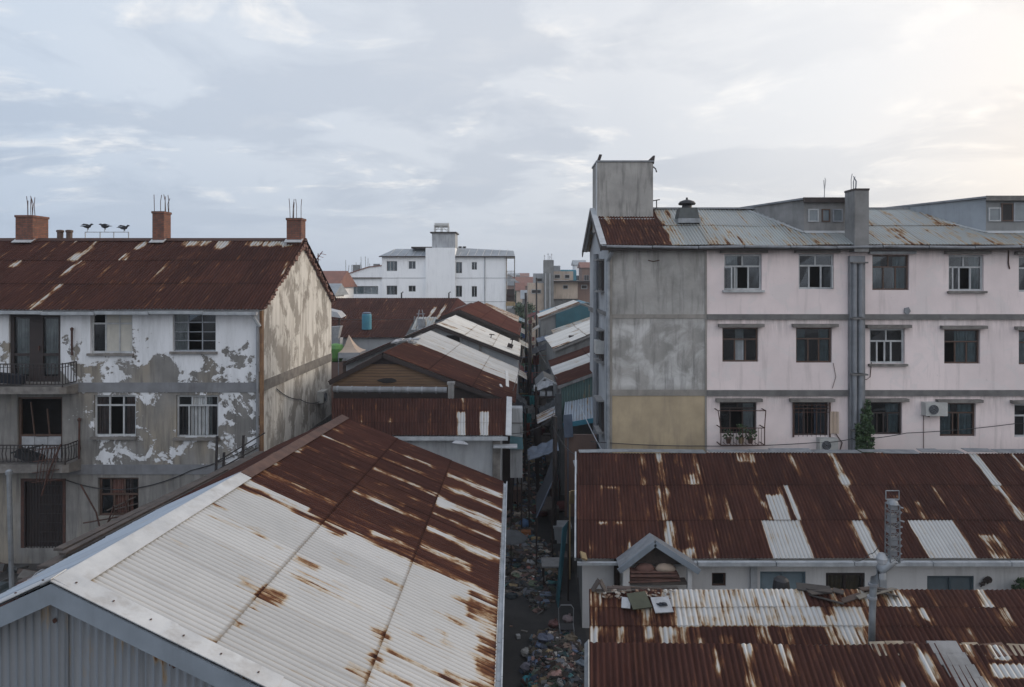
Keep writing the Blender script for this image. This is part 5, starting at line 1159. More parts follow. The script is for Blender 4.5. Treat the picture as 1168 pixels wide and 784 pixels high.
# lintels
for i, (a, b, c, d) in enumerate(ops):
    m = MB(); m.box(a - .18, b + .18, YP - .20, YP - .003, d + .04, d + .16); m.build('lintel', M['ledge'] if i != 2 else M['lightgrey'], pb)
WF, BF, KF = M['whiteframe'], M['brownframe'], M['blackwood']
spec = [
 dict(fm=WF, tcols=(.5,), cols=(.3, .66), missing=(3,), trans=.34, opened=((.0, .28, -1),)), dict(fm=WF, tcols=(.5,), cols=(.32, .66), missing=(3,), trans=.33, opened=((.70, 1.0, 1),)), dict(fm=BF, tcols=(.46,), cols=(.33, .66), trans=.34, curtains=((.05, .3), (.62, .95)), cm='tealcurtain'),
 dict(fm=WF, tcols=(.46,), cols=(.16, .34, .66), missing=(4,), trans=.34, curtains=((.66, .95),), cm='tealcurtain'), dict(fm=WF, tcols=(.5,), cols=(.3, .66), trans=.34),
 dict(fm=BF, tcols=(), cols=(.36, .66), trans=.34, curtains=((.4, .62),), missing=(2,)), dict(fm=BF, tcols=(), cols=(.36, .66), trans=.32, curtains=((.05, .3), (.7, .95)), cm='tealcurtain'), dict(fm=WF, tcols=(.5,), cols=(.24, .46, .64), missing=(3,), trans=.36),
 dict(fm=BF, tcols=(), cols=(.34, .66), missing=(1,), trans=.36, curtains=((.36, .96),), cm='tealcurtain'), dict(fm=BF, tcols=(.5,), cols=(.34, .66), trans=.36),
 dict(fm=KF, tcols=(.5,), cols=(.3, .64), missing=(3,), trans=.2, curtains=((.66, .95),)), dict(fm=KF, tcols=(), cols=(.34, .7), missing=(2,), trans=.2, curtains=((.05, .36), (.64, .96)), cm='tarpblue'), dict(fm=KF, tcols=(), cols=(.32, .5, .62), missing=(2,), trans=.34, curtains=((.62, .95),), cm='tealcurtain'),
 dict(fm=BF, tcols=(), cols=(.4, .56), missing=(2,), trans=.3, curtains=((.03, .38), (.58, .96)), cm='tealcurtain'), dict(fm=WF, tcols=(.5,), cols=(.34, .66), missing=(1,), trans=.36)]
wins = []
for i, (o_, s) in enumerate(zip(ops, spec)):
    wins.append(window(pb, *o_, YP + .09, s['fm'], s['cols'], s['trans'], s['tcols'], s.get('missing', ()), s.get('curtains', ((.1, .4),) if i % 3 == 0 else ()), M[s.get('cm', 'curtain')], t=.075 if s['fm'] is WF else .06, seed=i + 20, opened=s.get('opened', ()),
                       sill=i in (0, 3, 7), sillm=M['whiteframe'] if i in (0,) else M['ledge']))
# window cage with plants
a, b, c, d = ops[10]; m = MB(); y0 = YP - .55; zc0, zc1, zt_ = c - .32, c + .10, d - .25
for x in (a - .12, (a + b) / 2, b + .12): m.bar((x, y0, zc0), (x, y0, zc1 + .25), .03)
for z in (zc0, zc1 + .25): m.bar((a - .12, y0, z), (b + .12, y0, z), .03); m.bar((a - .12, y0, z), (a - .12, YP - .01, z), .03); m.bar((b + .12, y0, z), (b + .12, YP - .01, z), .03)
m.bar((a - .2, y0 + .1, zt_), (b + .2, y0 + .1, zt_), .03); m.bar((a - .2, y0 + .1, zt_), (a - .2, YP - .01, zt_), .03); m.bar((b + .2, y0 + .1, zt_), (b + .2, YP - .01, zt_), .03)
for x0_, x1_ in ((a - .2, a - .12), (b + .2, b + .12)): m.bar((x0_, y0 + .1, zt_), (x1_, y0, zc1 + .25), .03)
for k in range(15): x = a - .12 + (b - a + .24) * k / 14; m.tube([(x, y0, zc0), (x, y0, zc1 + .25)], .010, 5)
for k in range(9): x = a - .1 + (b - a + .2) * k / 8; m.tube([(x, y0, zc0), (x, YP - .02, zc0)], .010, 5)
m.build('window_cage', M['rustiron'], pb)
for i, x in enumerate((a + .25, a + .75, b - .35)):
    t = thing('potted_plant', ['low plant in a pot at the left of the window cage', 'tall leafy plant in the middle of the window cage', 'plant in a brown pot at the right of the window cage'][i], 'potted plant', (x, YP - .3, zc0), 'plants in the window cage')
    MB().lathe((x, YP - .3, zc0 + .012), [(.08, 0), (.12, .2), (.13, .22)], 10).build('pot', M['brownframe'] if i != 1 else M['tan'], t)
    m = MB(); leaves(m, (x, YP - .3, zc0 + .38 + (.1 if i == 1 else 0)), (.2, .15, .18 + (.12 if i == 1 else 0)), 60, .07, i + 5); m.build('foliage', LEAF, t)
# barred window with ochre grille
a, b, c, d = ops[11]; m = MB()
for k in range(9): x = a + (b - a) * k / 8; m.tube([(x, YP - .08, c - .02), (x, YP - .08, d)], .012, 5)
for z in (d - .1, d - .24, d - .38): m.bar((a - .02, YP - .08, z), (b + .02, YP - .08, z), .022)
for x in (a - .03, b + .03): m.bar((x, YP - .06, c - .05), (x, YP - .06, d), .045)
m.build('window_grille', M['rustiron'], pb)
m = MB(); curtain_mb(b + .02, b + .35, c + .1, d - .35, YP - .1, 3, 8).build('hanging_cloth', M['canvas'], pb)
# roof
zef = ZEP - .14; yef = YP - .35
def qu(x): return (x - 3.3) / (XP1 + .3 - 3.3)
corr('roof_slope', TIN_AGED, pb, (3.3, YRP, ZRP), (XP1 + .3, YRP, ZRP), (XP1 + .3, yef, zef), (3.3, yef, zef), rust=.22, rows=2, vsub=8, pitch=.125, seed=101, streaks=26, sag=.06, var=.14,
     patches=[(0, qu(6.1), 0, 1, .82), (qu(3.7), qu(3.95), 0, .5, .5), (qu(4.5), qu(4.6), 0, .5, .5)])
corr('roof_slope', TIN_AGED, pb, (3.3, YRP, ZRP), (XP1 + .3, YRP, ZRP), (XP1 + .3, YQ + .4, zef), (3.3, YQ + .4, zef), rust=.4, rows=1, vsub=4, pitch=.25, smp=4, seed=102, sag=.06)
m = MB(); m.slab([(3.26, yef - .02, zef + .05), (3.5, yef - .02, zef + .05), (3.5, YRP, ZRP + .05), (3.26, YRP, ZRP + .05)], .02)
m.slab([(3.26, YRP, ZRP + .05), (3.5, YRP, ZRP + .05), (3.5, YQ + .4, zef + .05), (3.26, YQ + .4, zef + .05)], .02); m.build('verge_flashing', M['flash'], pb)
m = MB()
for s in ((yef, zef, YRP, ZRP), (YQ + .4, zef, YRP, ZRP)): m.bar((3.29, s[0], s[1] - .12), (3.29, s[2], s[3] - .12), .04, .24)
m.build('bargeboard', M['blackwood'], pb)
m = MB(); m.box(3.3, XP1, yef - .06, yef + .02, zef - .20, zef - .03); m.box(3.66, XP1, yef + .02, YP - .003, zef - .12, zef - .06)
m.build('eaves', M['blackwood'], pb)
m = MB()
for k in range(14): a = 3.5 + k * 1.8; m.tube([(a, yef - .12, zef - .05 - .02 * (k % 3)), (a + 1.76, yef - .12, zef - .06 - .02 * ((k + 1) % 3))], .055, 8)
m.build('gutter', M['pipegrey'], pb)
m = MB(); m.box(3.5, XP1, YRP - .12, YRP + .12, ZRP + .0, ZRP + .07); m.build('ridge_cap', M['pipegrey'], pb)
# tower on the ridge
m = MB(); m.box(3.48, 5.92, 29.8, 31.6, 12.6, 15.58); tw = m.build('roof_tower', mat('tower_concrete', (.36, .345, .32), (.25, .24, .225), 1.1, .88, .9, grimecol=(.045, .043, .042)), pb)
m = MB(); m.box(3.44, 5.96, 29.76, 31.64, 15.582, 15.65); m.build('coping', M['pipegrey'], tw)
m = MB(); m.loft([(3.44, 29.78, 15.55), (3.62, 29.78, 15.65), (3.70, 29.78, 15.9), (3.58, 29.78, 15.92)], [(3.44, 29.9, 15.55), (3.62, 29.9, 15.65), (3.70, 29.9, 15.9), (3.58, 29.9, 15.92)])
m.loft([(5.70, 29.78, 15.65), (5.96, 29.78, 15.5), (6.0, 29.78, 15.86), (5.92, 29.78, 15.86)], [(5.70, 29.9, 15.65), (5.96, 29.9, 15.5), (6.0, 29.9, 15.86), (5.92, 29.9, 15.86)]); m.build('corner_horn', M['blackwood'], tw)
m = MB(); m.tube([(5.93, 29.9, 15.4), (6.05, 29.9, 15.3), (6.08, 29.85, 15.15)], .03, 6); m.tube([(5.93, 29.85, 13.9), (6.22, 29.85, 13.95)], .025, 6); m.tube([(6.08, 29.85, 13.93), (6.08, 29.85, 13.6), (5.95, 29.85, 13.45)], .025, 6); m.build('hook', M['iron'], tw)
m = MB(); m.box(3.48, 5.94, 29.55, 29.79, 12.98, 13.1); m.build('flashing', M['flash'], tw)
m = MB(); m.box(3.44, 3.479, 29.78, 29.9, 12.6, 15.57); m.build('edge_strip', M['gutter'], tw)
# mushroom vent
t = thing('roof_ventilator', 'black mushroom-shaped ventilator on the grey metal roof beside the concrete tower', 'ventilator', (XX(783.5, 29.2), 29.2, 12.7))
c = Vector((XX(783.5, 29.2), 29.2, 12.95))
m = MB(); m.box(c.x - .47, c.x + .47, c.y - .45, c.y + .45, c.z - .1, c.z + .09); m.build('base', M['pipe'], t)
m = MB(); m.loft([c + Vector((-.44, -.4, .092)), c + Vector((.44, -.4, .092)), c + Vector((.44, .4, .092)), c + Vector((-.44, .4, .092))], [c + Vector((-.36, -.3, .55)), c + Vector((.36, -.3, .55)), c + Vector((.36, .3, .55)), c + Vector((-.36, .3, .55))]); m.build('box', mat('dark_green_grey_paint', (.07, .08, .08), (.045, .05, .05), 3, .7, .3), t)
m = MB(); m.lathe(c + Vector((0, 0, .552)), [(.22, 0), (.20, .13), (.34, .15), (.37, .20), (.30, .29), (.14, .35), (.05, .37), (.04, .46)], 20); m.build('cowl', M['blackp'], t, smooth=False)
# dormers
def dormer(x0, x1, yf, zf0, zt, slope_dx, lab_mat, wins_, seed):
    dz = ZRP - .05
    m = MB()
    # front, left cheek sloping back and right cheek
    yb = YRP + .1
    m.add([(x0, yf, zf0), (x1, yf, zf0), (x1, yf, zt), (x0, yf, zt)], [(0, 1, 2, 3)])
    o = m.build('dormer', lab_mat, pb)
    m = MB()
    m.add([(x0, yf, zf0), (x0, yf, zt), (x0 - slope_dx * .55, yb + .4, ZRP + .12), (x0 - slope_dx * .55, yb, ZRP - .12)], [(0, 1, 2, 3)])
    m2_ = MB(); m2_.add([(x1, yf, zf0), (x1, yf, zt), (x1, yb + .4, ZRP + .12), (x1, yb, ZRP - .12)], [(3, 2, 1, 0)])
    m.build('cheek', M['concrete'] if seed == 1 else M['rooffar'], o); m = m2_; m.build('cheek', M['concrete'], o)
    m = MB(); m.slab([(x0 - .1, yf - .15, zt + .03), (x1 + .08, yf - .15, zt + .03), (x1 + .08, yb + .6, ZRP + .2), (x0 - slope_dx * .6, yb + .6, ZRP + .16)], .07); m.build('roof', M['pipegrey'], o)
    m = MB(); m.box(x0 - .1, x1 + .08, yf - .19, yf - .15, zt - .16, zt + .04); m.build('fascia', M['blackwood'] if seed == 1 else M['ledge'], o)
    m = MB(); m.slab([(x0 - .02, yf - .16, zf0 - .0), (x1 + .02, yf - .16, zf0 - .0), (x1 + .02, yf, zf0 + .1), (x0 - .02, yf, zf0 + .1)], .01); m.bar((x0 - .05, yf - .1, zf0 + .04), (x0 - slope_dx * .55 - .06, yb, ZRP), .12, .05); m.build('flashing', M['flash'], o)
    for k, (a, b, c, d, fm_, pn) in enumerate(wins_):
        f = MB(); t_ = .05
        f.box(a, a + t_, yf - .05, yf - .003, c, d); f.box(b - t_, b, yf - .05, yf - .003, c, d); f.box(a + t_, b - t_, yf - .05, yf - .003, c, c + t_); f.box(a + t_, b - t_, yf - .05, yf - .003, d - t_, d)
        w = f.build('window', fm_, o)
        p = MB(); p.box(a + t_, b - t_, yf - .022, yf - .004, c + t_, d - t_); p.build('pane', pn, w)
    return o
pxf = lambda p: XX(p, 28.1)
GP = mat('reflecting_grey_pane', (.16, .185, .20), (.11, .13, .145), 2.5, .12, .2, bmp=0)
dormer(pxf(917), pxf(969), 28.1, 12.37, 13.78, 2.6, M['concrete'], [(pxf(921.5), pxf(933.5), 12.83, 13.36, WF, GP), (pxf(937), pxf(946.5), 12.83, 13.36, M['brownframe'], GP), (pxf(949.5), pxf(961), 12.83, 13.36, M['greyframe'], GP)], 1)
dormer(pxf(1124.5), pxf(1196), 28.1, 12.37, 13.85, 3.9, M['greywall'], [(pxf(1127), pxf(1141), 12.85, 13.42, WF, GP), (pxf(1141.5), pxf(1155), 12.85, 13.6, M['brownframe'], M['dark']), (pxf(1155.5), pxf(1185), 12.85, 13.62, M['greyframe'], GP)], 2)
m = MB(); x = XX(940, 29.5); m.tube([(x, 29.5, 13.7), (x + .02, 29.5, 14.3), (x - .01, 29.5, 14.75)], .02, 5); m.tube([(x + .02, 29.5, 14.3), (x + .07, 29.5, 14.75), (x + .03, 29.5, 14.85)], .015, 5); m.lathe((x, 29.5, 13.5), [(.05, 0), (.05, .2)], 6)
tag(m.build('antenna_rod', M['ac']), 'thin pale rod rising behind the dark dormer', 'antenna')
# duct stack from the roof to the ground
m = MB(); m.box(qx(968.5), qx(984.5), YP - .45, YP + .35, 11.55, 13.95); st_ = m.build('chimney_stack', M['concrete'], pb)
m = MB(); m.box(qx(968), qx(985), YP - .47, YP + .37, 13.952, 14.03); m.build('cap', M['blackwood'], st_)
m = MB(); rebar(m, (qx(976), YP, 14.08), 5, .62, .22, 9); m.build('rebar', M['greyframe'], st_)
m = MB(); m.box(qx(967), qx(984), YP - .20, YP - .003, 0, 11.4); m.build('pilaster', M['pipegrey'], pb)
m = MB()
for i, p in enumerate((971, 978)):
    for k in range(5): m.tube([(qx(p), YP - .27, .2 + k * 2.2), (qx(p), YP - .27, .2 + k * 2.2 + 2.12)], .105 if i else .085, 10)
m.build('duct', M['pipegrey'], pb)
m = MB()
for k in range(5): m.box(qx(967), qx(984.5), YP - .41, YP - .205, 2.3 + k * 2.2, 2.36 + k * 2.2)
m.build('clamp', M['band'], pb)
# side wall bits, downpipe at the corner
m = MB(); m.tube([(XP0 - .03, YP - .08, 11.2), (XP0 - .03, YP - .08, 0)], .08, 8); m.tube([(XP0 - .03, YP - .08, 11.2), (XP0 + .1, YP - .3, 11.55)], .08, 8); m.build('downpipe', M['pipe'], pb)
for zc in (10.1, 7.15, 4.2):
    f = MB(); ya, yb = 28.6, 29.7; f.box(XP0 - .09, XP0 - .003, ya, yb, zc - .1, zc + 1.15)
    w = f.build('side_window', M['blackwood'], pb)
    f = MB(); f.box(XP0 - .11, XP0 - .092, ya + .1, yb - .1, zc, zc + 1.05); f.build('pane', M['dark'], w)
    f = MB(); f.box(XP0 - .30, XP0 - .003, ya - .1, yb + .1, zc + 1.152, zc + 1.22); f.build('hood', M['concrete'], w)
    f = MB(); f.box(XP0 - .30, XP0 - .003, ya - .1, yb + .1, zc - .18, zc - .102); f.build('sill', M['concrete'], w)
m = MB(); m.tube([(XP0 - .12, 30.6, 0.1), (XP0 - .12, 30.6, 11.6)], .11, 8); m.build('soil_pipe', M['pipegrey'], pb)
m = MB(); m.box(XP0 - .08, XP0 - .002, 31.2, YQ, 8.9, 9.1); m.box(XP0 - .08, XP0 - .002, 27.25, 30.4, 9.0, 9.15); m.build('side_band', M['band'], pb)
t_ = ac_unit('dark air conditioner on the narrow side wall facing the alley', XP0 - .35, 28.9, 7.35, w=.75, d=.345, face='x')
ac_unit('air conditioner hanging below the barred window of the pink house', qx(941.5), YP, qz(513), w=.72, d=.32, h=.5)
ac_unit('air conditioner beside the lintel, between two lower windows of the pink house', qx(1063), YP, qz(473), w=.86, d=.32, h=.52)
m = MB(); c = Vector((qx(1034), YP - .06, qz(355))); m.loft([c + Vector((-.12, 0, -.05)), c + Vector((.02, 0, -.17)), c + Vector((.14, 0, .0)), c + Vector((.06, 0, .16)), c + Vector((-.10, 0, .12))], [c + Vector((-.12, .055, -.05)), c + Vector((.02, .055, -.17)), c + Vector((.14, .055, .0)), c + Vector((.06, .055, .16)), c + Vector((-.10, .055, .12))])
m.build('vent_flap', M['pipegrey'], pb)
m = MB(); m.tube([(qx(993.5), YP - .03, qz(413)), (qx(992), YP - .03, qz(430)), (qx(988), YP - .03, qz(433)), (qx(979), YP - .03, qz(434))], .015, 5); m.tube([(qx(1150), YP - .03, qz(283)), (qx(1149.5), YP - .03, qz(300)), (qx(1151), YP - .03, qz(307))], .025, 5)
m.tube([(qx(950), YP - .03, qz(414)), (qx(953), YP - .03, qz(430)), (qx(949), YP - .03, qz(443))], .01, 5); m.tube([(qx(1053), YP - .03, qz(474)), (qx(1053), YP - .03, qz(515))], .012, 5); m.tube([(qx(946), YP - .04, qz(473)), (qx(954), YP - .04, qz(478)), (qx(953), YP - .04, qz(495)), (qx(960), YP - .04, qz(505)), (qx(957), YP - .04, qz(515))], .02, 5)
m.tube([(qx(739), YP - .03, qz(297)), (qx(745), YP - .03, qz(298.5)), (qx(752), YP - .03, qz(297))], .018, 5)
m.build('wall_cable', M['rustiron'], pb)
t = thing('climbing_ivy', 'dark green ivy climbing the pink wall right of the grey duct', 'ivy', (qx(979), YP - .3, 3.6))
m = MB(); rnd = random.Random(3)
for k in range(5): m.tube([(qx(974 + k * 3), YP - .38, 3.4), (qx(973 + k * 3), YP - .40, 4.6), (qx(980 + k), YP - .42, 5.5)], .018, 5)
m.build('stem', M['bark'], t)
m = MB(); leaves(m, (qx(979), YP - .50, 4.15), (.30, .14, .65), 900, .085, 1); leaves(m, (qx(981), YP - .48, 5.0), (.18, .12, .40), 320, .08, 2); leaves(m, (qx(983), YP - .46, 5.5), (.09, .08, .25), 110, .07, 3); leaves(m, (qx(973), YP - .5, 4.5), (.12, .1, .3), 140, .08, 4); m.build('foliage', LEAF, t)
for lab, pts in (('thin black cable along the pink wall above the rusty roof, left of the duct', [(2.9, YP - .1, 4.05), (qx(800), YP - .12, qz(508)), (qx(925), YP - .3, qz(503)), (qx(968), YP - .35, qz(498))]),
                 ('thin black cable rising to the right across the lower windows of the pink house', [(qx(968), YP - .35, qz(499)), (qx(1030), YP - .25, qz(492.5)), (qx(1155), YP - .2, qz(482)), (qx(1240), YP - .2, qz(474))])):
    wire(lab, [Vector(p) for p in pts], .016, .05)

# ================================================================== RUSTY ROOFED LOW HOUSE (right foreground)
ch = thing('row_house', 'long low white house with a big rusty corrugated roof before the pink house', 'house', (11, 22, 0))
ra = Vector((2.10, 24, 4.38)); rb = Vector((24, 24, 4.38)); rc = Vector((24, 20.2, 2.22)); rd = Vector((1.76, 20.2, 2.22))
def rplane(v): return 24 - 3.8 * v
def rowp(r, xt0, xt1, val, v0=None, v1=None, xb0=None):
    out = []; a = r / 3 if v0 is None else v0; b = (r + 1) / 3 if v1 is None else v1
    d = rplane(a); xl = 2.10 - .34 * a
    u = lambda p: (XX(p, d) - xl) / (24 - xl)
    return [(u(xt0), u(xt1), a, b, val)]
cp = []
cp += rowp(0, 747, 754, .34) + rowp(1, 746, 757, .42) + rowp(2, 757.5, 769, .30)
cp += rowp(0, 728, 733, .48) + rowp(0, 788, 795, .40) + rowp(0, 775, 797, .44, .22, .333) + rowp(0, 769, 773, .46, 0, .15)
cp += rowp(0, 835, 858, .48, 0, .1) + rowp(0, 853, 857.5, .40) + rowp(1, 868, 874, .5, .5, .667) + rowp(1, 873, 893, .15, .45, .667) + rowp(1, 893, 899, .16) + rowp(1, 884, 891, .5, .34, .45)
cp += rowp(2, 867.5, 911.5, .14) + rowp(0, 944, 952, .22) + rowp(1, 961.5, 968, .25) + rowp(2, 970.5, 985, .13) + rowp(2, 1034, 1086, .12)
cp += rowp(0, 1105, 1114, .14) + rowp(1, 1133, 1142, .36) + rowp(0, 1152, 1157, .35) + rowp(1, 801, 804, .46) + rowp(1, 687, 705, .45, .34, .37) + rowp(2, 680, 691, .38, .667, .71) + rowp(2, 699, 707, .42, .667, .70)
cp += rowp(2, 703, 707, .42, .9, 1) + rowp(2, 713, 718, .44, .88, 1) + rowp(2, 806, 815, .40, .86, 1) + rowp(2, 778, 790, .44, .92, 1) + rowp(2, 1112, 1135, .42, .8, 1) + rowp(1, 1019, 1023, .42, .45, .62) + rowp(1, 1040, 1046, .44, .5, .667)
corr('roof_slope', TIN, ch, ra, rb, rc, rd, rust=.93, rows=3, vsub=12, pitch=.112, seed=111, patches=cp, streaks=40, sag=.05, var=.06)
m = MB(); m.add([(2.1, 24.02, 0), (24, 24.02, 0), (24, 24.02, 4.34), (2.1, 24.02, 4.34)], [(0, 1, 2, 3)]); m.build('rear_wall', M['greywall'], ch)
m = MB(); rnd = random.Random(6); x = 2.15
while x < 24:
    l = rnd.uniform(.7, 1.9)
    m.obox((x + l / 2, 24.12 + rnd.uniform(-.03, .03), 4.42 + rnd.uniform(-.02, .03)), (l - .05, .38, .02), (rnd.uniform(-.05, .12), rnd.uniform(-.02, .02), rnd.uniform(-.03, .03))); x += l * rnd.uniform(.85, 1.1)
m.build('ridge_flashing', M['pipe'], ch)
m = MB(); m.bar(ra + Vector((-.05, 0, 0)), rd + Vector((-.05, -.02, 0)), .05, .14); m.build('verge_board', M['gutter'], ch)
yw = 20.55
cx_ = lambda p: XX(p, yw)
zz_ = lambda p: ZZ(p, yw)
ops = [(cx_(812), cx_(828), zz_(669), zz_(653.5)), (cx_(867), cx_(919), .35, zz_(652)), (cx_(942), cx_(986.5), .35, zz_(653.5)), (cx_(1057.5), cx_(1111), .35, zz_(657)), (cx_(1200), cx_(1250), .35, zz_(657))]
m = wall_mb(1.95, 24, 0, 2.25, yw, ops, .18); m.build('wall', M['white'], ch)
m = MB(); m.add([(1.95, yw, 0), (2.15, 24, 0), (2.15, 24, 4.3), (1.95, yw, 2.25)], [(0, 1, 2, 3)]); m.build('side_wall', M['greywall'], ch)
m = MB(); m.box(2.1, 23.9, yw + .9, yw + 1.0, 0, 2.6); m.build('dark_backing', M['dark'], ch)  # added dark sheet, paints the gloom behind these windows
window(ch, *ops[0], yw + .05, M['brownframe'], (), None, (), t=.05, seed=1)
def shut(q, mt, fm, n, seed):
    f = MB(); a, b, c, d = q; t_ = .05
    f.box(a, a + t_, yw + .03, yw + .1, c, d); f.box(b - t_, b, yw + .03, yw + .1, c, d); f.box(a + t_, b - t_, yw + .03, yw + .1, d - t_, d); f.box((a + b) / 2 - .025, (a + b) / 2 + .025, yw + .03, yw + .1, c, d - t_)
    o = f.build('window', fm, ch); s = MB(); k = c
    while k < d - t_ - .04:
        for (l, r_) in ((a + t_, (a + b) / 2 - .026), ((a + b) / 2 + .026, b - t_)): s.loft([(l, yw + .07, k), (l, yw + .1, k + .05), (l, yw + .11, k + .05), (l, yw + .08, k)], [(r_, yw + .07, k), (r_, yw + .1, k + .05), (r_, yw + .11, k + .05), (r_, yw + .08, k)])
        k += .055
    s.build('louvre', mt, o)
shut(ops[1], M['shutter'], M['shutter'], 2, 1); shut(ops[3], M['blueblind'], M['blueblind'], 2, 2); shut(ops[4], M['blueblind'], M['whiteframe'], 2, 3)
window(ch, *ops[2], yw + .05, M['blackwood'], (.5,), None, (), t=.09, seed=3, curtains=((.05, .95),), cm=M['tan'])
m = MB()
for k in range(9): a = 3.0 + k * 2.3; m.box(a, a + 2.27, 20.02, 20.16, 2.08 - .006 * (k % 3), 2.19)
m.box(1.76, 2.98, 20.02, 20.12, 2.10, 2.18); m.build('gutter', M['gutter'], ch)
for p in (859, 1006): m = MB(); m.box(cx_(p) - .1, cx_(p) + .1, yw - .08, yw - .003, 0, 2.1); m.build('pilaster', M['gutter'], ch)
m = MB(); m.box(cx_(700), cx_(706), yw - .15, yw - .003, 0, 2.2); m.build('drain_pipe', M['blackwood'], ch)
m = MB(); m.obox((1.95, 20.1, 2.35), (.18, .3, .05), (.3, .4, .2)); m.build('bracket', M['tan'], ch)
# little gabled porch
t = ch
gx0, gx1, gxm = XX(707, 19.6), XX(794, 19.6), XX(746, 19.6); gz, gt = ZZ(645, 19.6), ZZ(613.5, 19.6)
m = MB()
m.slab([(gx0 - .05, 19.45, gz), (gxm, 19.45, gt), (gxm, 20.25, gt - .10), (gx0 - .02, 20.2, gz - .05)], .03)
m.slab([(gxm, 19.45, gt), (gx1 + .05, 19.45, gz - .02), (gx1 + .02, 20.2, gz - .05), (gxm, 20.25, gt - .10)], .03); m.add([(gx0, 20.24, gz - .08), (gx1, 20.24, gz - .08), (gxm, 20.24, gt - .14)], [(0, 1, 2)])
pr = m.build('porch_roof', M['pipe'], ch)
m = MB(); m.bar((gx0 - .05, 19.43, gz - .10), (gxm, 19.43, gt - .10), .04, .16); m.bar((gx1 + .05, 19.43, gz - .12), (gxm, 19.43, gt - .10), .04, .16); m.build('bargeboard', M['fascia'], pr)
m = MB(); m.add([(gx0 + .1, 19.9, gz - .1), (gx1 - .1, 19.9, gz - .1), (gxm, 19.9, gt - .18)], [(0, 1, 2)]); m.build('gable_panel', M['plank'], pr)
m = MB(); m.box(gx0 + .1, gx0 + .28, 19.6, 19.75, 0, gz - .05); m.box(gx1 - .24, gx1 - .12, 19.6, 19.75, 0, gz - .05); m.build('porch_post', M['white'], pr)
m = MB(); rnd = random.Random(9)
for k in range(7): m.obox((gxm + .02 + rnd.uniform(-.08, .08), 19.78 + rnd.uniform(-.1, .1), ZZ(662, 19.7) + k * .045), (1.5 - k * .04, .3, .035), (0, rnd.uniform(-.03, .03), rnd.uniform(-.04, .04)))
tag(m.build('stacked_boards', M['pinkplank']), 'stack of reddish boards stored under the little gabled porch', 'boards')
m = MB(); m.box(gx0 + .29, gx1 - .25, 19.62, 19.95, ZZ(662, 19.7) - .10, ZZ(662, 19.7) - .03); m.build('shelf', M['plank'], pr)
for i, (x, w) in enumerate(((gxm - .25, .55), (gxm + .35, .62))):
    m = MB(); m.blob((x, 19.72, ZZ(648.5, 19.7)), .3, (w * 1.7, .5, .45), i + 3, 10, 6, .12); tag(m.build('folded_tarp', M['canvas'] if i else M['pinkplank'], smooth=True), ['reddish bundle on the boards under the porch', 'pale folded bundle on the boards under the porch'][i], 'bundle')
m = MB(); c = Vector((cx_(1122), yw - .08, zz_(663))); m.blob(c + Vector((.05, 0, .07)), .13, (1, .5, .8), 4, 8, 6, .3); m.blob(c + Vector((-.1, 0, -.05)), .08, (1, .5, .7), 5, 8, 6, .3); m.tube([c + Vector((.1, .02, .1)), c + Vector((-.15, 0, -.14))], .02, 5)
tag(m.build('wall_ornament', M['blackwood']), 'dark twisted ornament fixed to the white wall near the right edge', 'ornament')
t = thing('shrub', 'dark round shrub against the white wall at the right edge', 'shrub', (cx_(1160), 20.1, 0))
m = MB(); m.tube([(cx_(1160), 20.1, 0), (cx_(1161), 20.1, 1.3)], [.05, .02], 6); m.build('stem', M['bark'], t)
m = MB(); leaves(m, (cx_(1160), 20.1, 1.35), (.42, .35, .33), 520, .07, 7, 'ball'); m.build('foliage', LEAF, t)

# ================================================================== FOREGROUND ROOFS (lower right)
dh = thing('patched_shed', 'shed with a corrugated roof, its left part pale and rusted, standing before the white wall', 'shed', (10, 15.4, 0))
da = Vector((1.68, 16, 3.24)); db = Vector((21, 16, 3.24)); dc = Vector((21, 14.75, 2.60)); dd = Vector((1.56, 14.75, 2.60))
def drow(v0, v1, p0, p1, val):
    d = 16 - 1.25 * v0; xl = 1.68 - .12 * v0; u = lambda p: (XX(p, d) - xl) / (21 - xl)
    return [(u(p0), u(p1), v0, v1, val)]
dp = drow(0, .333, 762, 916, 0.35) + drow(.333, .5, 768, 938, 0.29) + drow(.5, .667, 770, 950, 0.36) + drow(0, .333, 672, 688, 0.42) + drow(.333, .667, 672, 688, 0.44) + drow(.333, .667, 726, 745, 0.34)
dp += drow(.0, .333, 752, 763, 0.29) + drow(.667, 1, 672, 686, 0.41) + drow(.667, 1, 700, 716, 0.45) + drow(.667, 1, 737, 742, 0.47) + drow(.667, 1, 749, 768, 0.29) + drow(.667, 1, 775, 784, 0.47) + drow(.333, .667, 945, 989, 0.25)
dp += drow(.667, 1, 942, 990, 0.34) + drow(0, .333, 1001, 1028, 0.35) + drow(0, .333, 1057, 1063, 0.47) + drow(0, .333, 1108, 1122, 0.39) + drow(.333, .667, 1040, 1044, 0.47) + drow(.667, 1, 1094, 1101, 0.47) + drow(.667, 1, 862, 872, 0.47) + drow(.667, 1, 886, 890, 0.47) + drow(.333, .667, 1140, 1150, 0.47)
dp += drow(.0, .333, 940, 1000, .62)
corr('roof_slope', TIN, dh, da, db, dc, dd, rust=.92, rows=3, vsub=10, pitch=.118, seed=121, patches=dp, streaks=55, sag=.06, var=.09)
m = MB(); m.box(1.75, 21, 14.9, 15.95, 0, 2.55); m.build('wall', M['greywall'], dh)
m = MB(); rnd = random.Random(21)
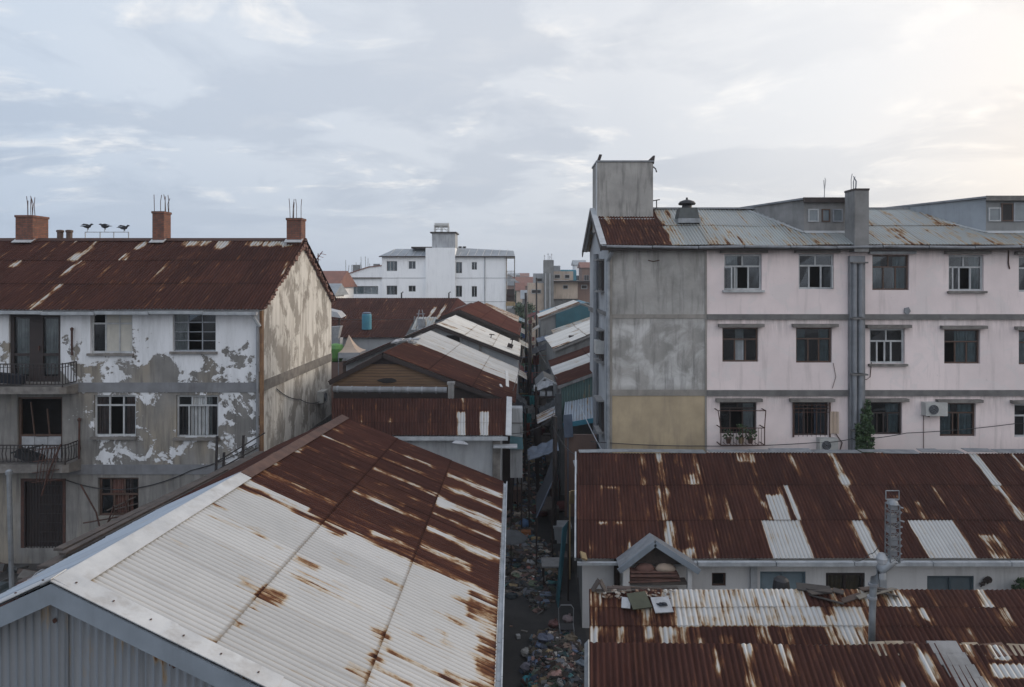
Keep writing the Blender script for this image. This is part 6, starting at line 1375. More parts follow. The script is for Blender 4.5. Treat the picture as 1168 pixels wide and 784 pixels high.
for k in range(9):
    m.cur = rnd.choice([(.07, .045, .04), (.04, .03, .026), (.10, .07, .055), (.13, .11, .09)]); p = rnd.uniform(700, 748)
    c = W(p, 675, 16.0 + rnd.uniform(-.08, .22)); m.obox((c.x, c.y, 3.20 + rnd.uniform(-.03, .05)), (rnd.uniform(.4, 1.2), .10, .02), (rnd.uniform(-.3, .1), rnd.uniform(-.03, .03), rnd.uniform(-.10, .10)))
tag(m.build('old_planks', JUNK), 'dark old planks lying along the top left edge of the patched roof', 'planks')
m = MB(); m.bar((1.75, 15.95, 3.22), (1.92, 16.0, 3.46), .14, .04); m.bar((1.93, 16.0, 3.45), (2.06, 15.9, 3.22), .12, .04)
tag(m.build('propped_board', M['plank']), 'short dark board propped up at the left corner of the patched roof', 'board')
m = MB()
for k in range(12):
    m.cur = rnd.choice([(.05, .04, .036), (.03, .026, .025), (.09, .07, .055), (.07, .045, .035), (.2, .18, .15)]); p = rnd.uniform(910, 1015)
    d_ = 16.0 - rnd.uniform(0, .3); z = 3.26 - (16 - d_) * .51; m.obox((XX(p, d_), d_, z + rnd.uniform(0, .06)), (rnd.uniform(.2, .8), rnd.uniform(.1, .3), .025), (rnd.uniform(-.4, .3), rnd.uniform(-.18, .18), rnd.uniform(-.6, .6)))
tag(m.build('torn_sheets', JUNK), 'torn dark roofing scraps heaped where the pale roof meets the rusty one', 'scrap', kind='stuff')
m = MB()
for k in range(60):
    m.cur = rnd.choice([(.30, .26, .22), (.16, .09, .05), (.2, .12, .08), (.36, .33, .29)]); p = rnd.uniform(686, 768); v = rnd.uniform(.05, .24); d_ = 16 - 1.25 * v; c = Vector((XX(p, d_), d_, 3.24 - .64 * v + .06)); m.obox(c, (rnd.uniform(.03, .08),) * 2 + (.02,), [rnd.uniform(-.4, .4) for _ in range(3)])
tag(m.build('tile_crumbs', JUNK), 'crumbled brown and white fragments scattered on the patched roof', 'debris', kind='stuff')
def on_d(p, q):   # a point of roof D seen at (p, q)
    for k in range(200):
        v = k / 200; d = 16 - 1.25 * v; z = 3.24 - .64 * v
        if ZZ(q, d) >= z + .03: return Vector((XX(p, d), d, z + .05))
c = on_d(729, 689) + Vector((0, 0, .04)); m = MB(); m.obox(c + Vector((0, 0, .02)), (.46, .42, .03), (.47, 0, .25)); t1 = m.build('green_board', mat('moss_green_board', (.06, .065, .04), (.04, .045, .03), 4, .8, .2)); tag(t1, 'mossy green square board lying on the patched roof', 'board')
c = on_d(714, 691) + Vector((0, 0, .04)); m = MB(); m.obox(c + Vector((0, 0, .01)), (.2, .28, .02), (.47, 0, -.2)); tag(m.build('small_sheet', M['whitep']), 'small white sheet by the mossy board', 'sheet')
c = on_d(755, 694) + Vector((0, 0, .04)); t = thing('discarded_board', 'white square board with a dark blue blot, lying on the patched roof', 'board', c)
m = MB(); m.obox(c + Vector((0, 0, .02)), (.42, .40, .025), (.47, 0, .12)); m.build('panel', M['whitep'], t)
m = MB(); m.blob(c + Vector((0, -.02, .045)), .11, (1.1, .7, .2), 3, 9, 5, .35); m.build('blot', M['tarpdark'], t)
tag(MB().lathe((XX(893, 16.3), 16.4, 2.2), [(.17, 0), (.20, .9), (.17, 1.08), (.1, 1.14)], 18).build('water_tank', M['blackp']), 'dark round-topped tank just showing between patched roof and blue shutter', 'tank')

eh = thing('front_shed', 'dark rusty corrugated roof filling the lower right corner', 'shed', (9, 12, 0))
ea = Vector((1.42, 13.5, 3.33)); eb = Vector((17.5, 13.5, 3.18)); ec = Vector((17.5, 10.6, 1.80)); ed = Vector((1.12, 10.6, 1.88))
eu = lambda p, d=13.4: (XX(p, d) - 1.42) / 16.08
ep = [(eu(846), eu(858), .0, .333, .34), (eu(888), eu(902), .0, .2, .40), (eu(930), eu(935), 0, .1, .4), (eu(1004), eu(1010), 0, .333, .42), (eu(1040), eu(1052), 0, .3, .22), (eu(1098), eu(1112), 0, .3, .33), (eu(1118), eu(1166), .12, .2, .24), (eu(1125), eu(1150), 0, .1, .35)]
corr('roof_slope', TIN, eh, ea, eb, ec, ed, rust=.97, rows=3, vsub=16, pitch=.122, amp=.02, seed=131, patches=ep, streaks=40, sag=.07, var=.05)
m = MB(); m.loft([(1.5, 13.3, 0), (17.4, 13.3, 0), (17.4, 13.3, 2.9), (1.5, 13.3, 3.1)], [(1.25, 10.8, 0), (17.4, 10.8, 0), (17.4, 10.8, 1.75), (1.25, 10.8, 1.8)]); m.build('wall', M['greywall'], eh)
rnd = random.Random(33); TILE = [mat('pale_ridge_tile', (.34, .29, .22), (.22, .17, .12), 5, .85, .6), mat('brown_ridge_tile', (.12, .07, .05), (.08, .045, .035), 5, .9, .4)]
for i, (p0, p1, q) in enumerate(((994, 1012, 738), (1014, 1035, 739), (1036, 1047, 741), (1080, 1099, 741), (1101, 1120, 742), (1122, 1149, 743), (1151, 1198, 742))):
    m = MB(); a = XX(p0, 13.45); b = XX(p1, 13.45); m.obox(((a + b) / 2, 13.43 + rnd.uniform(-.05, .03), 3.285 - (a - 1.4) * .0093), (b - a, rnd.uniform(.22, .34), .02), (.42 + rnd.uniform(-.1, .1), rnd.uniform(-.03, .03), rnd.uniform(-.10, .10))); m.build('ridge_tile', TILE[i in (2, 5)], eh)
m = MB(); u0 = 1055
for k in range(5):
    for j in range(3):
        v = .03 + k * .075; d_ = 13.5 - 2.9 * v; z = 3.24 - 1.45 * v; m.obox((XX(u0 + 8 + j * 11, 13.5) + .03 * k, d_, z + .07), (.2, .26, .04), (-R(-26) * 1, 0, rnd.uniform(-.1, .1)))
m.build('grey_tile', M['concrete'], eh)
m = MB(); m.slab([ea + Vector((-.08, 0, -.05)), ea + Vector((.0, 0, .04)), ed + Vector((.0, 0, .04)), ed + Vector((-.08, 0, -.05))], .02); m.build('verge_flashing', M['pipe'], eh)
# galvanised pipe with lattice head
t = thing('vent_mast', 'bent galvanised pipe topped by a narrow wire lattice column, rising between the rusty roofs', 'mast', (XX(994, 14.4), 14.4, 2.6))
yy = 14.45; c = lambda p, q: W(p, q, yy)
m = MB(); m.tube([c(994, 742), c(995, 700), c(996, 672), c(998, 660), c(1004, 650), c(1012, 643), c(1019, 638)], [.068, .068, .072, .085, .105, .115, .11], 14); m.build('pipe', M['pipe'], t, smooth=True)
m = MB(); m.tube([c(994.6, 683), c(994.6, 680)], .10, 14); m.tube([c(996, 668), c(996, 665)], .105, 14); m.build('collar', M['pipegrey'], t)
m = MB(); m.tube([c(1006, 660), c(1006, 640)], .08, 10); m.lathe(c(1006, 642), [(.1, 0), (.12, .1), (.06, .2)], 10); m.build('stub', M['whitep'], t)
m = MB(); A_ = c(1018, 640); w_ = .10; rnd = random.Random(12); top = c(1018, 575).z
cs = [(-w_, -w_), (w_, -w_), (w_, w_), (-w_, w_)]
for a, b in cs: m.tube([(A_.x + a, A_.y + b, A_.z), (A_.x + a * .95, A_.y + b, top)], .014, 6)
n = 10
for k in range(n + 1):
    z = A_.z + (top - A_.z) * k / n
    for i in range(4):
        a = cs[i]; b = cs[(i + 1) % 4]; m.tube([(A_.x + a[0], A_.y + a[1], z), (A_.x + b[0], A_.y + b[1], z)], .011, 5)
        if k < n and k % 2 == 0: m.tube([(A_.x + a[0], A_.y + a[1], z), (A_.x + b[0], A_.y + b[1], z + (top - A_.z) / n)], .009, 5)
m.build('lattice', mat('dull_wire', (.15, .16, .17), (.10, .105, .11), 4, .6, .3), t)
m = MB()
for k in range(5):
    z = A_.z + .1 + k * .24; m = MB(); m.obox((A_.x + rnd.uniform(-.03, .03), A_.y, z + .09), (.14, .13, .11 + .05 * (k % 2)), (0, rnd.uniform(-.06, .06), 0)); m.build('baffle', M['pipegrey'], t)
for k in range(9): z = A_.z + .05 + k * .14; m = MB(); m.tube([(A_.x + w_, A_.y - w_, z), (A_.x + w_ + rnd.uniform(.03, .1), A_.y - w_, z + rnd.uniform(-.03, .05))], .02, 5); m.build('insulator', M['pipegrey'], t)
m = MB(); zt_ = top; hx = .14
m.lathe((A_.x, A_.y, zt_), [(.12, 0), (.10, .06), (.04, .09)], 10)
for a, b in (((-hx, .10), (-hx, .28)), ((hx, .10), (hx, .28)), ((-hx, .28), (hx, .28)), ((-hx, .10), (hx, .10)), ((-hx, .10), (-.02, .04)), ((hx, .10), (.02, .04))): m.tube([(A_.x + a[0], A_.y, zt_ + a[1]), (A_.x + b[0], A_.y, zt_ + b[1])], .012, 5)
m.build('head_loop', M['pipe'], t)
wire('thin stay cable hanging from the lattice pipe down to the roof', [c(1003, 622), c(992, 632), c(975, 640)], .008, .05)
# ================================================================== THE ALLEY
def on_ground(p, q, z=0.0): d = (CAMZ - z) * F / (q - 318); return Vector((XX(p, d), d, z))
# walls lining the alley near the camera, under the eaves
def post(name, label, p, d, z0, z1, r, mt, cat='pole', group=None, lean=(0, 0)):
    m = MB(); x = XX(p, d); m.tube([(x, d, z0), (x + lean[0], d + lean[1], z1)], [r, r * .85], 8); m.tube([(x, d, z0), (x, d, z0 + .15)], r * 1.5, 8)
    return tag(m.build(name, mt), label, cat, group)
post('utility_pole', 'thick black pole standing in the middle of the alley, nearest the camera', 632, 27.2, 0, 5.0, .10, M['iron'], lean=(.05, .1))
post('utility_pole', 'tall black pole in the deep part of the alley, before the striped roof', 603.5, 44, 0, 7.6, .13, M['iron'], lean=(.08, 0))
post('utility_pole', 'thin dark pole far down the alley rising past the beige building', 612, 76, 0, 10.6, .11, M['iron'])
post('utility_pole', 'dark pole far down the alley by the second gabled shed', 601, 58, 0, 9.3, .12, M['iron'], lean=(-.1, 0))
for i, (a, b, lab) in enumerate((((XX(603, 44), 44, 7.3), (XX(601, 58), 58, 9.0), 'overhead wire between the two dark poles deep in the alley'), ((XX(601, 58), 58, 9.0), (XX(612, 76), 76, 10.3), 'overhead wire to the farthest thin pole'), ((XX(603, 44), 44, 7.2), (1.95, 33.5, 5.6), 'overhead wire from the deep pole to the striped shed'), ((XX(603, 44), 44, 7.3), (-.2, 31, 5.4), 'overhead wire from the deep pole to the slatted shed'), ((XX(601, 58), 58, 8.8), (.1, 50, 6.6), 'overhead wire to the reddish shed roof'), ((2.0, 33, 5.2), (1.3, 27.2, 4.9), 'overhead wire from the striped shed to the near black pole'), ((1.35, 27.3, 4.9), (-.6, 26.3, 4.6), 'overhead wire from the near pole to the low grey house'), ((1.35, 27.3, 4.8), (2.1, 24, 4.3), 'overhead wire from the near pole to the rusty row house'))):
    wire(lab, [a, b], .014, .25, 'wires over the alley')
wire('pale cable sloping across the corner of the pink house side wall', [(XP0 - .9, 30.0, 5.0), (XP0 - .1, YP - .1, 3.4)], .02, .1, 'wires over the alley', mt=M['gutter'])

# stall awnings and lean-tos on both sides, deep in the alley
def awning(name, label, x0, x1, y0, y1, z0, z1, mt, wall_side, legm=None, group='market awnings along the alley', corrug=True, t=.03, seed=0, counter=True):
    """slopes from z1 at wall side down to z0 at the alley side"""
    T = thing(name, label, 'awning', ((x0 + x1) / 2, (y0 + y1) / 2, 0), group)
    zl, zr = (z1, z0) if wall_side < 0 else (z0, z1)
    if corrug: corr('sheet', mt, T, (x0 if wall_side < 0 else x1, y0, z1), (x0 if wall_side < 0 else x1, y1, z1), (x1 if wall_side < 0 else x0, y1, z0), (x1 if wall_side < 0 else x0, y0, z0), rust=.3, rows=1, vsub=3, pitch=.16, smp=4, seed=seed, streaks=4, sag=.08)
    else:
        m = MB(); n = 6; vs = []; fs = []
        for i in range(n + 1):
            for j in range(n + 1):
                u, v = i / n, j / n; vs.append((x0 + (x1 - x0) * u, y0 + (y1 - y0) * v, zl + (zr - zl) * u - .22 * math.sin(math.pi * u) * math.sin(math.pi * v) + .04 * math.sin(i * 3 + j * 5)))
        for i in range(n):
            for j in range(n): a = i * (n + 1) + j; fs.append((a, a + n + 1, a + n + 2, a + 1))
        m.add(vs, fs); o = m.build('cloth', mt, T)
        md = o.modifiers.new('thick', 'SOLIDIFY'); md.thickness = .02
    m = MB(); xo = x1 - .05 if wall_side < 0 else x0 + .05; zo = z0
    for y in (y0 + .08, y1 - .08): m = MB(); m.bar((xo, y, 0), (xo, y, zo + .02), .06); m.build('post', legm or M['blackwood'], T)
    m = MB(); m.bar((xo, y0 + .12, zo - .04), (xo, y1 - .12, zo - .04), .05); m.build('rail', legm or M['blackwood'], T)
    if counter:
        m = MB(); xa, xb = (x0 + .1, x1 - .35) if wall_side < 0 else (x0 + .35, x1 - .1); m.box(xa, xb, y0 + .15, y1 - .15, .72, .80)
        for x in (xa + .05, xb - .05):
            for y in (y0 + .25, y1 - .25): m.box(x - .03, x + .03, y - .03, y + .03, 0, .72)
        m.build('counter', M['plank'], T)
    return T
AW = [
 ('pale metal awning on the right of the alley under the green-fronted shed', .95, 2.05, 31.6, 33.6, 3.75, 4.3, TIN_BLUE, 1, True),
 ('faded blue-grey cloth awning bulging over the alley beside the near black pole', .45, 1.75, 28.6, 30.6, 2.9, 3.35, M['tarpblue'], 1, False),
 ('rusty sheet awning on the left behind the low grey house', -1.0, .05, 30.4, 32.6, 3.3, 3.9, TIN, -1, True),
 ('black cloth awning on the left halfway along the slatted shed', -.4, .45, 35, 37.5, 3.6, 4.1, M['tarpdark'], -1, False),
 ('dark cloth awning on the left at the far end of the slatted shed', -.3, .55, 38.5, 41, 3.2, 3.9, M['greycloth'], -1, False),
 ('grey cloth awning on the right below the striped roof', 1.2, 2.1, 36, 38.5, 3.2, 3.7, M['greycloth'], 1, False),
 ('pale cloth awning on the right below the striped roof, farther one', 1.0, 2.1, 40, 42.5, 3.9, 4.3, M['whitep'], 1, False),
 ('rusty awning on the left before the grey-walled shed', -.3, .6, 43, 46, 4.1, 4.6, TIN, -1, True),
 ('dull red cloth awning on the left beside the long white roof', -.2, .5, 47, 50, 4.0, 4.6, M['redcloth'], -1, False),
 ('dark blue cloth awning on the right beside the white-roofed shed', 1.5, 2.3, 45, 47.5, 3.9, 4.3, M['tarpdark'], 1, False),
 ('dark awning on the right beyond the white-roofed shed', 1.0, 2.6, 52, 56, 4.7, 5.3, M['tarpdark'], 1, False),
 ('bluish cloth awning on the right before the teal-walled shed', 1.7, 2.8, 58, 62, 5.1, 5.4, M['tarpblue'], 1, False),
 ('grey awning on the left beside the reddish roof', -.2, 1.0, 53, 58, 5.0, 5.6, TIN_AGED, -1, True),
 ('aged grey sheet awning far down the left of the alley', -.2, .9, 64, 70, 5.2, 5.8, TIN_AGED, -1, True),
 ('rusty awning far down the right of the alley', 1.3, 2.4, 67, 70, 5.2, 5.9, TIN, 1, True),
 ('teal awning at the far end of the alley', -.4, 1.2, 74, 80, 5.6, 6.2, TIN_TEAL, -1, True),
 ('dull red cloth awning at the far end of the alley', 1.0, 2.6, 78, 84, 6.0, 6.6, M['redcloth'], 1, False),
]
for i, (lab, x0, x1, y0, y1, z0, z1, mt, s, cg) in enumerate(AW): awning('market_awning', lab, x0, x1, y0, y1, z0, z1, mt, s, None, corrug=cg, seed=200 + i)
t = thing('gabled_canopy', 'small white-edged gabled canopy over the alley, between the sheds', 'canopy', (1.3, 34, 0))
m = MB(); xa, xm, xb = XX(611, 34), XX(621, 34), XX(641, 34); za, zm_, zb_ = ZZ(441, 34), ZZ(431, 34), ZZ(441, 34)
m.slab([(xa, 34, za), (xm, 34, zm_), (xm, 36.2, zm_ + .05), (xa, 36.2, za + .05)], .03); m.slab([(xm, 34, zm_), (xb, 34, zb_), (xb, 36.2, zb_ + .05), (xm, 36.2, zm_ + .05)], .03); m.build('roof', M['greycloth'], t)
m = MB(); m.bar((xa, 33.96, za), (xm, 33.96, zm_), .05, .08); m.bar((xm, 33.96, zm_), (xb, 33.96, zb_), .05, .08); m.build('edge', M['whitep'], t)
m = MB()
for x in (xa + .05, xb - .05):
    for y in (34.1, 36.1): m.bar((x, y, 0), (x, y, min(za, zb_)), .07)
m.bar((xa, 34.1, 4.6), (xb, 34.1, 4.6), .06); m.build('post', M['blackwood'], t)
for i, (a, b) in enumerate(((616, 622), (624, 630))):
    m = MB(); m.box(XX(a, 34.3), XX(b, 34.3), 34.3, 34.6, ZZ(452, 34.3), ZZ(447, 34.3)); m.box(XX(a, 34.3) + .03, XX(b, 34.3) - .03, 34.24, 34.297, ZZ(452, 34.3) + .04, ZZ(447, 34.3) - .04)
    tag(m.build('hanging_box', M['lightgrey']), ['pale box hanging under the gabled canopy, left one', 'pale box hanging under the gabled canopy, right one'][i], 'box', 'boxes under the gabled canopy')
# tall pale cabinet and teal skirt beside the low grey house
t = thing('cabinet', 'tall pale grey metal cabinet beside the low house with a teal skirt at its foot', 'cabinet', (0, 28.6, 0))
m = MB(); m.box(XX(582, 28.5), XX(596, 28.5), 28.5, 29.1, 2.2, ZZ(466, 28.5)); m.build('body', M['lightgrey'], t)
m = MB(); m.box(XX(582, 28.5), XX(596, 28.5), 28.46, 28.497, ZZ(483, 28.5), ZZ(482, 28.5)); m.box(XX(594, 28.5), XX(595, 28.5), 28.46, 28.497, ZZ(496, 28.5), ZZ(486, 28.5)); m.build('seam', M['band'], t)
m = MB(); m.loft([(XX(581, 28.3), 28.2, ZZ(512, 28.3)), (XX(597, 28.3), 28.2, ZZ(512, 28.3)), (XX(597, 28.3), 28.45, ZZ(512, 28.3)), (XX(581, 28.3), 28.45, ZZ(512, 28.3))], [(XX(582, 28.3), 28.35, ZZ(498, 28.3)), (XX(596, 28.3), 28.35, ZZ(500, 28.3)), (XX(596, 28.3), 28.45, ZZ(500, 28.3)), (XX(582, 28.3), 28.45, ZZ(498, 28.3))]); m.build('skirt', M['teal'], t)
for x in (XX(583, 28.5), XX(595, 28.5)): m = MB(); m.box(x - .03, x + .03, 28.52, 28.58, 0, 2.2); m.build('leg', M['blackwood'], t)
# white drum, blue-white stack below the awning of the green-fronted shed
for i, (p, q, d, w, h, mt, lab) in enumerate(((648, 486, 30.0, .4, 1.0, 'tarpblue', 'narrow blue-grey board leaning beside the dark doorway under the pale awning'), (637, 462, 31, .3, 1.6, 'greycloth', 'dark grey curtain hanging beside the alley below the gabled canopy'))):
    m = MB(); c0 = W(p, q, d); m.obox((c0.x, d, c0.z - h / 2 + .5), (w, .05, h), (0, .05 * (i - 1), .2)); m.bar((c0.x, d + .08, 0), (c0.x, d + .08, c0.z), .05); tag(m.build('board' if i == 0 else 'curtain', M[mt]), lab, 'board' if i == 0 else 'curtain')
rnd = random.Random(404); cols_ = [('red', (.30, .05, .04)), ('green', (.06, .20, .10)), ('white', (.5, .5, .5)), ('blue', (.07, .14, .32)), ('yellow', (.42, .30, .08)), ('teal', (.04, .26, .28)), ('pink', (.42, .18, .18)), ('brown', (.14, .08, .05))]
for k in range(42):
    d = 40 + (k * 1.31) % 52 + rnd.random(); cn, cc = cols_[(k * 5 + k // 8) % 8]; x = rnd.uniform(-.15, 1.7) + (d - 40) * .012; z = rnd.uniform(2.0, 3.6) + (d - 40) * .055; w_ = rnd.uniform(.25, .55); h_ = rnd.uniform(.4, .9)
    m = MB(); m.cur = cc; n = 6; A_ = [(x - w_ / 2 + w_ * q / n, d + .04 * math.sin(q * 2.1 + k), z) for q in range(n + 1)]; B_ = [(x - w_ / 2 * .9 + w_ * .95 * q / n, d + .07 * math.sin(q * 1.7 + k * 2), z - h_ * (1 + .1 * math.sin(q + k))) for q in range(n + 1)]
    m.add(A_ + B_, [(q, q + 1, n + 2 + q, n + 1 + q) for q in range(n)]); kk = len(m.v); m.bar((x - w_ / 2 - .6, d, z + .02), (x + w_ / 2 + .6, d, z + .02), .025)
    o = m.build('hanging_cloth', JUNK); tag(o, 'small ' + cn + ' cloth hanging from a thin line over the deep part of the alley', 'cloth', cn + ' cloths hung over the deep alley')
    md = o.modifiers.new('thick', 'SOLIDIFY'); md.thickness = .012
m = MB(); m.box(2.1, 3.5, 30.2, 30.35, 0, 3.6); tag(m.build('brown_door', M['brown']), 'brown door panel in the dark opening under the pale awning', 'door')
# near clutter on the right edge of the alley
t = thing('tarp_shelter', 'steep dark blue tarpaulin stretched from the near black pole to the ground', 'tarpaulin', (1.2, 24.5, 0))
m = MB(); vs = []; fs = []
A_, B_, C_, D_ = Vector((XX(630, 26.5), 26.5, 3.6)), Vector((XX(630, 24.6), 24.6, 3.2)), Vector((XX(611, 25.5), 24.6, 1.9)), Vector((XX(612, 27.5), 27, 2.0))
for i in range(6):
    for j in range(6): u, v = i / 5, j / 5; vs.append(A_.lerp(B_, u).lerp(D_.lerp(C_, u), v) - Vector((0, 0, .15 * math.sin(math.pi * v))))
for i in range(5):
    for j in range(5): a = i * 6 + j; fs.append((a, a + 6, a + 7, a + 1))
m.add(vs, fs); o = m.build('cloth', M['tarpdark'], t); md = o.modifiers.new('thick', 'SOLIDIFY'); md.thickness = .015
m = MB(); m.bar(B_, C_, .03); m.build('edge_rope', M['tarpblue'], t); 
for q in (B_, C_, D_): m = MB(); m.bar((q.x, q.y, 0), q, .05); m.build('post', M['blackwood'], t)
t = thing('teal_tarp', 'narrow teal tarpaulin strip hanging aslant beside the rusty row house', 'tarpaulin', (1.5, 21.5, 0))
m = MB(); A_ = Vector((1.66, 22.3, 2.6)); B_ = Vector((1.45, 21.9, 2.5)); C_ = Vector((1.25, 20.7, .5)); D_ = Vector((1.2, 21.1, .6)); m.slab([A_, B_, C_, D_], .015); m.build('cloth', M['teal'], t)
m = MB(); m.bar((1.66, 22.3, 0), A_, .05); m.build('post', M['blackwood'], t)
m = MB(); c0 = W(654, 567, 23.6); m.obox((c0.x, 23.6, c0.z), (.25, .75, .03), (-.9, 0, .1)); m.bar((c0.x - .1, 23.9, 0), (c0.x - .1, 23.9, c0.z + .1), .05); tag(m.build('tan_board', M['tan']), 'small tan board tilted beside the top left corner of the big rusty roof', 'board')
t = thing('white_bin', 'grimy white chest with a lid on the right of the alley, by the near pole', 'chest', on_ground(641, 618))
g0 = on_ground(641, 618); m = MB(); m.loft([g0 + Vector((-.28, -.2, 0)), g0 + Vector((.28, -.2, 0)), g0 + Vector((.28, .35, 0)), g0 + Vector((-.28, .35, 0))], [g0 + Vector((-.34, -.25, .62)), g0 + Vector((.34, -.25, .62)), g0 + Vector((.34, .4, .62)), g0 + Vector((-.34, .4, .62))]); m.build('tub', M['lightgrey'], t)
m = MB(); m.box(g0.x - .37, g0.x + .37, g0.y - .28, g0.y + .43, .622, .70); m.build('lid', M['whitep'], t)
# oval red mat and cushions
g0 = on_ground(617, 584); m = MB(); vs = []; n = 28
m.lathe(g0, [(.62, 0), (.66, .10), (.55, .16), (.46, .10)], 28); m.lathe(g0 + Vector((.1, -.05, .0)), [(.40, .0), (.42, .16), (.34, .20)], 24)
o = tag(m.build('oval_cushion', M['redcloth'], smooth=True), 'oval dull red cushion lying on the ground in the alley', 'cushion')
for i, (p, q, w, h, mt, lab) in enumerate(((640, 583, .7, .45, 'redcloth', 'dark red sack right of the near black pole'), (592, 584, .62, .2, 'ledge', 'pale brown pad left of the oval red cushion'), (594, 592, .55, .18, 'pinkplank', 'pinkish pad just below the pale brown pad'), (603, 567, .5, .25, 'greycloth', 'grey bundle at the foot of the dark blue tarpaulin'))):
    g0 = on_ground(p, q); m = MB(); m.blob(g0 + Vector((0, 0, h * .5)), .5, (w, .6, h), i + 9, 12, 8, .08); tag(m.build('pad', M[mt], smooth=True), lab, 'pad', 'pads and sacks on the alley floor')
# parasol
t = thing('parasol', 'closed-looking low grey parasol at the left edge of the alley beside the warehouse', 'parasol', on_ground(582, 640))
g0 = Vector((XX(583, 24.6), 24.6, 0)); m = MB(); m.lathe(g0 + Vector((0, 0, 1.15)), [(.62, 0), (.60, .03), (.35, .20), (.04, .32), (.02, .40)], 8); m.build('canopy', M['greycloth'], t)
m = MB(); m.tube([g0, g0 + Vector((0, 0, 1.3))], .025, 6); m.build('pole', M['iron'], t)
# tables
def table(label, p, q, w, dp, h, mt):
    d = (CAMZ - h) * F / (q - 318); x = XX(p, d); T = thing('table', label, 'table', (x, d, 0), 'tables in the alley')
    m = MB(); m.box(x - w / 2, x + w / 2, d - dp / 2, d + dp / 2, h - .05, h); m.build('tabletop', mt, T)
    for a in (-1, 1):
        for b in (-1, 1): MB().box(x + a * (w / 2 - .06) - .03, x + a * (w / 2 - .06) + .03, d + b * (dp / 2 - .06) - .03, d + b * (dp / 2 - .06) + .03, 0, h - .052).build('leg', M['blackwood'], T)
table('grey-topped table right of the alley in front of the teal strip', 629, 641, .68, .75, .8, M['concrete'])
table('small dark table near the white chest', 645, 632, .5, .5, .6, M['plank'])
table('pale low table on the left beside the teal skirt', 590, 556, .8, .7, .5, M['ledge'])
g0 = on_ground(647, 690); t = thing('metal_chair', 'bare tubular metal chair frame in the dark at the right of the alley', 'chair', g0)
m = MB(); x, y = 1.42, 19.9
m.tube([(x - .2, y, 0), (x - .22, y, .9), (x - .15, y, 1.0), (x + .15, y, 1.0), (x + .22, y, .9), (x + .2, y, 0)], .014, 6); m.tube([(x - .2, y - .4, 0), (x - .2, y - .4, .45), (x - .2, y, .47)], .014, 6); m.tube([(x + .2, y - .4, 0), (x + .2, y - .4, .45), (x + .2, y, .47)], .014, 6); m.build('frame', M['pipegrey'], t)
m = MB(); m.box(x - .19, x + .19, y - .38, y - .02, .45, .48); m.build('seat', M['blackp'], t)
# crates and small goods, each its own
goods = [(600, 611, .36, .3, .2, 'orange', 'orange crate in the alley, left of the near black pole'), (606, 615, .22, .18, .14, 'teal', 'small teal box beside the orange crate'), (611, 617, .3, .22, .14, 'tan', 'tan box right of the small teal box'), (599, 622, .5, .12, .1, 'brown', 'long reddish-brown board edge-on below the orange crate'),
         (613, 626, .4, .25, .18, 'ledge', 'pale brown carton left of the near pole base'), (602, 628, .3, .14, .1, 'ledge', 'small pale carton below the long reddish board'), (588, 627, .2, .2, .25, 'whitep', 'little white jug on the left of the alley floor'), (606, 645, .3, .25, .16, 'whitep', 'crumpled white box left of the grey-topped table'),
         (612, 638, .22, .2, .12, 'whitep', 'small white packet beside the grey-topped table'), (607, 655, .26, .2, .14, 'ledge', 'pale carton below the grey-topped table'), (610, 657, .2, .16, .1, 'tan', 'tan packet next to the pale carton below the table'), (622, 682, .34, .28, .14, 'tarpblue', 'blue-grey flat box at the top of the rubbish heap'),
         (619, 689, .38, .2, .1, 'tarpblue', 'dull blue slab just below the blue-grey flat box'), (598, 721, .18, .06, .04, 'ledge', 'short pale stick on the bare alley floor'), (591, 728, .10, .12, .1, 'whitep', 'small white cup on the bare alley floor'), (583, 715, .08, .05, .03, 'brown', 'tiny brown scrap on the bare alley floor')]
for i, (p, q, w, dp, h, mt, lab) in enumerate(goods):
    g0 = on_ground(p, q); m = MB(); m.loft([g0 + Vector((-w / 2, -dp / 2, 0)), g0 + Vector((w / 2, -dp / 2, 0)), g0 + Vector((w / 2, dp / 2, 0)), g0 + Vector((-w / 2, dp / 2, 0))], [g0 + Vector((-w * .56, -dp * .54, h)), g0 + Vector((w * .56, -dp * .54, h)), g0 + Vector((w * .54, dp * .54, h * .92)), g0 + Vector((-w * .54, dp * .54, h * .95))])
    o = m.build('box', M[mt]); o.rotation_euler.z = .35 * math.sin(i * 2.3); tag(o, lab, 'box', 'odd boxes on the alley floor')
g0 = on_ground(598, 603); tag(MB().blob(g0 + Vector((0, 0, .2)), .22, (1, 1, .95), 4, 12, 8, .06).build('blue_bag', M['bluep'], smooth=True), 'dusty blue rounded bag left of the oval red cushion', 'bag')
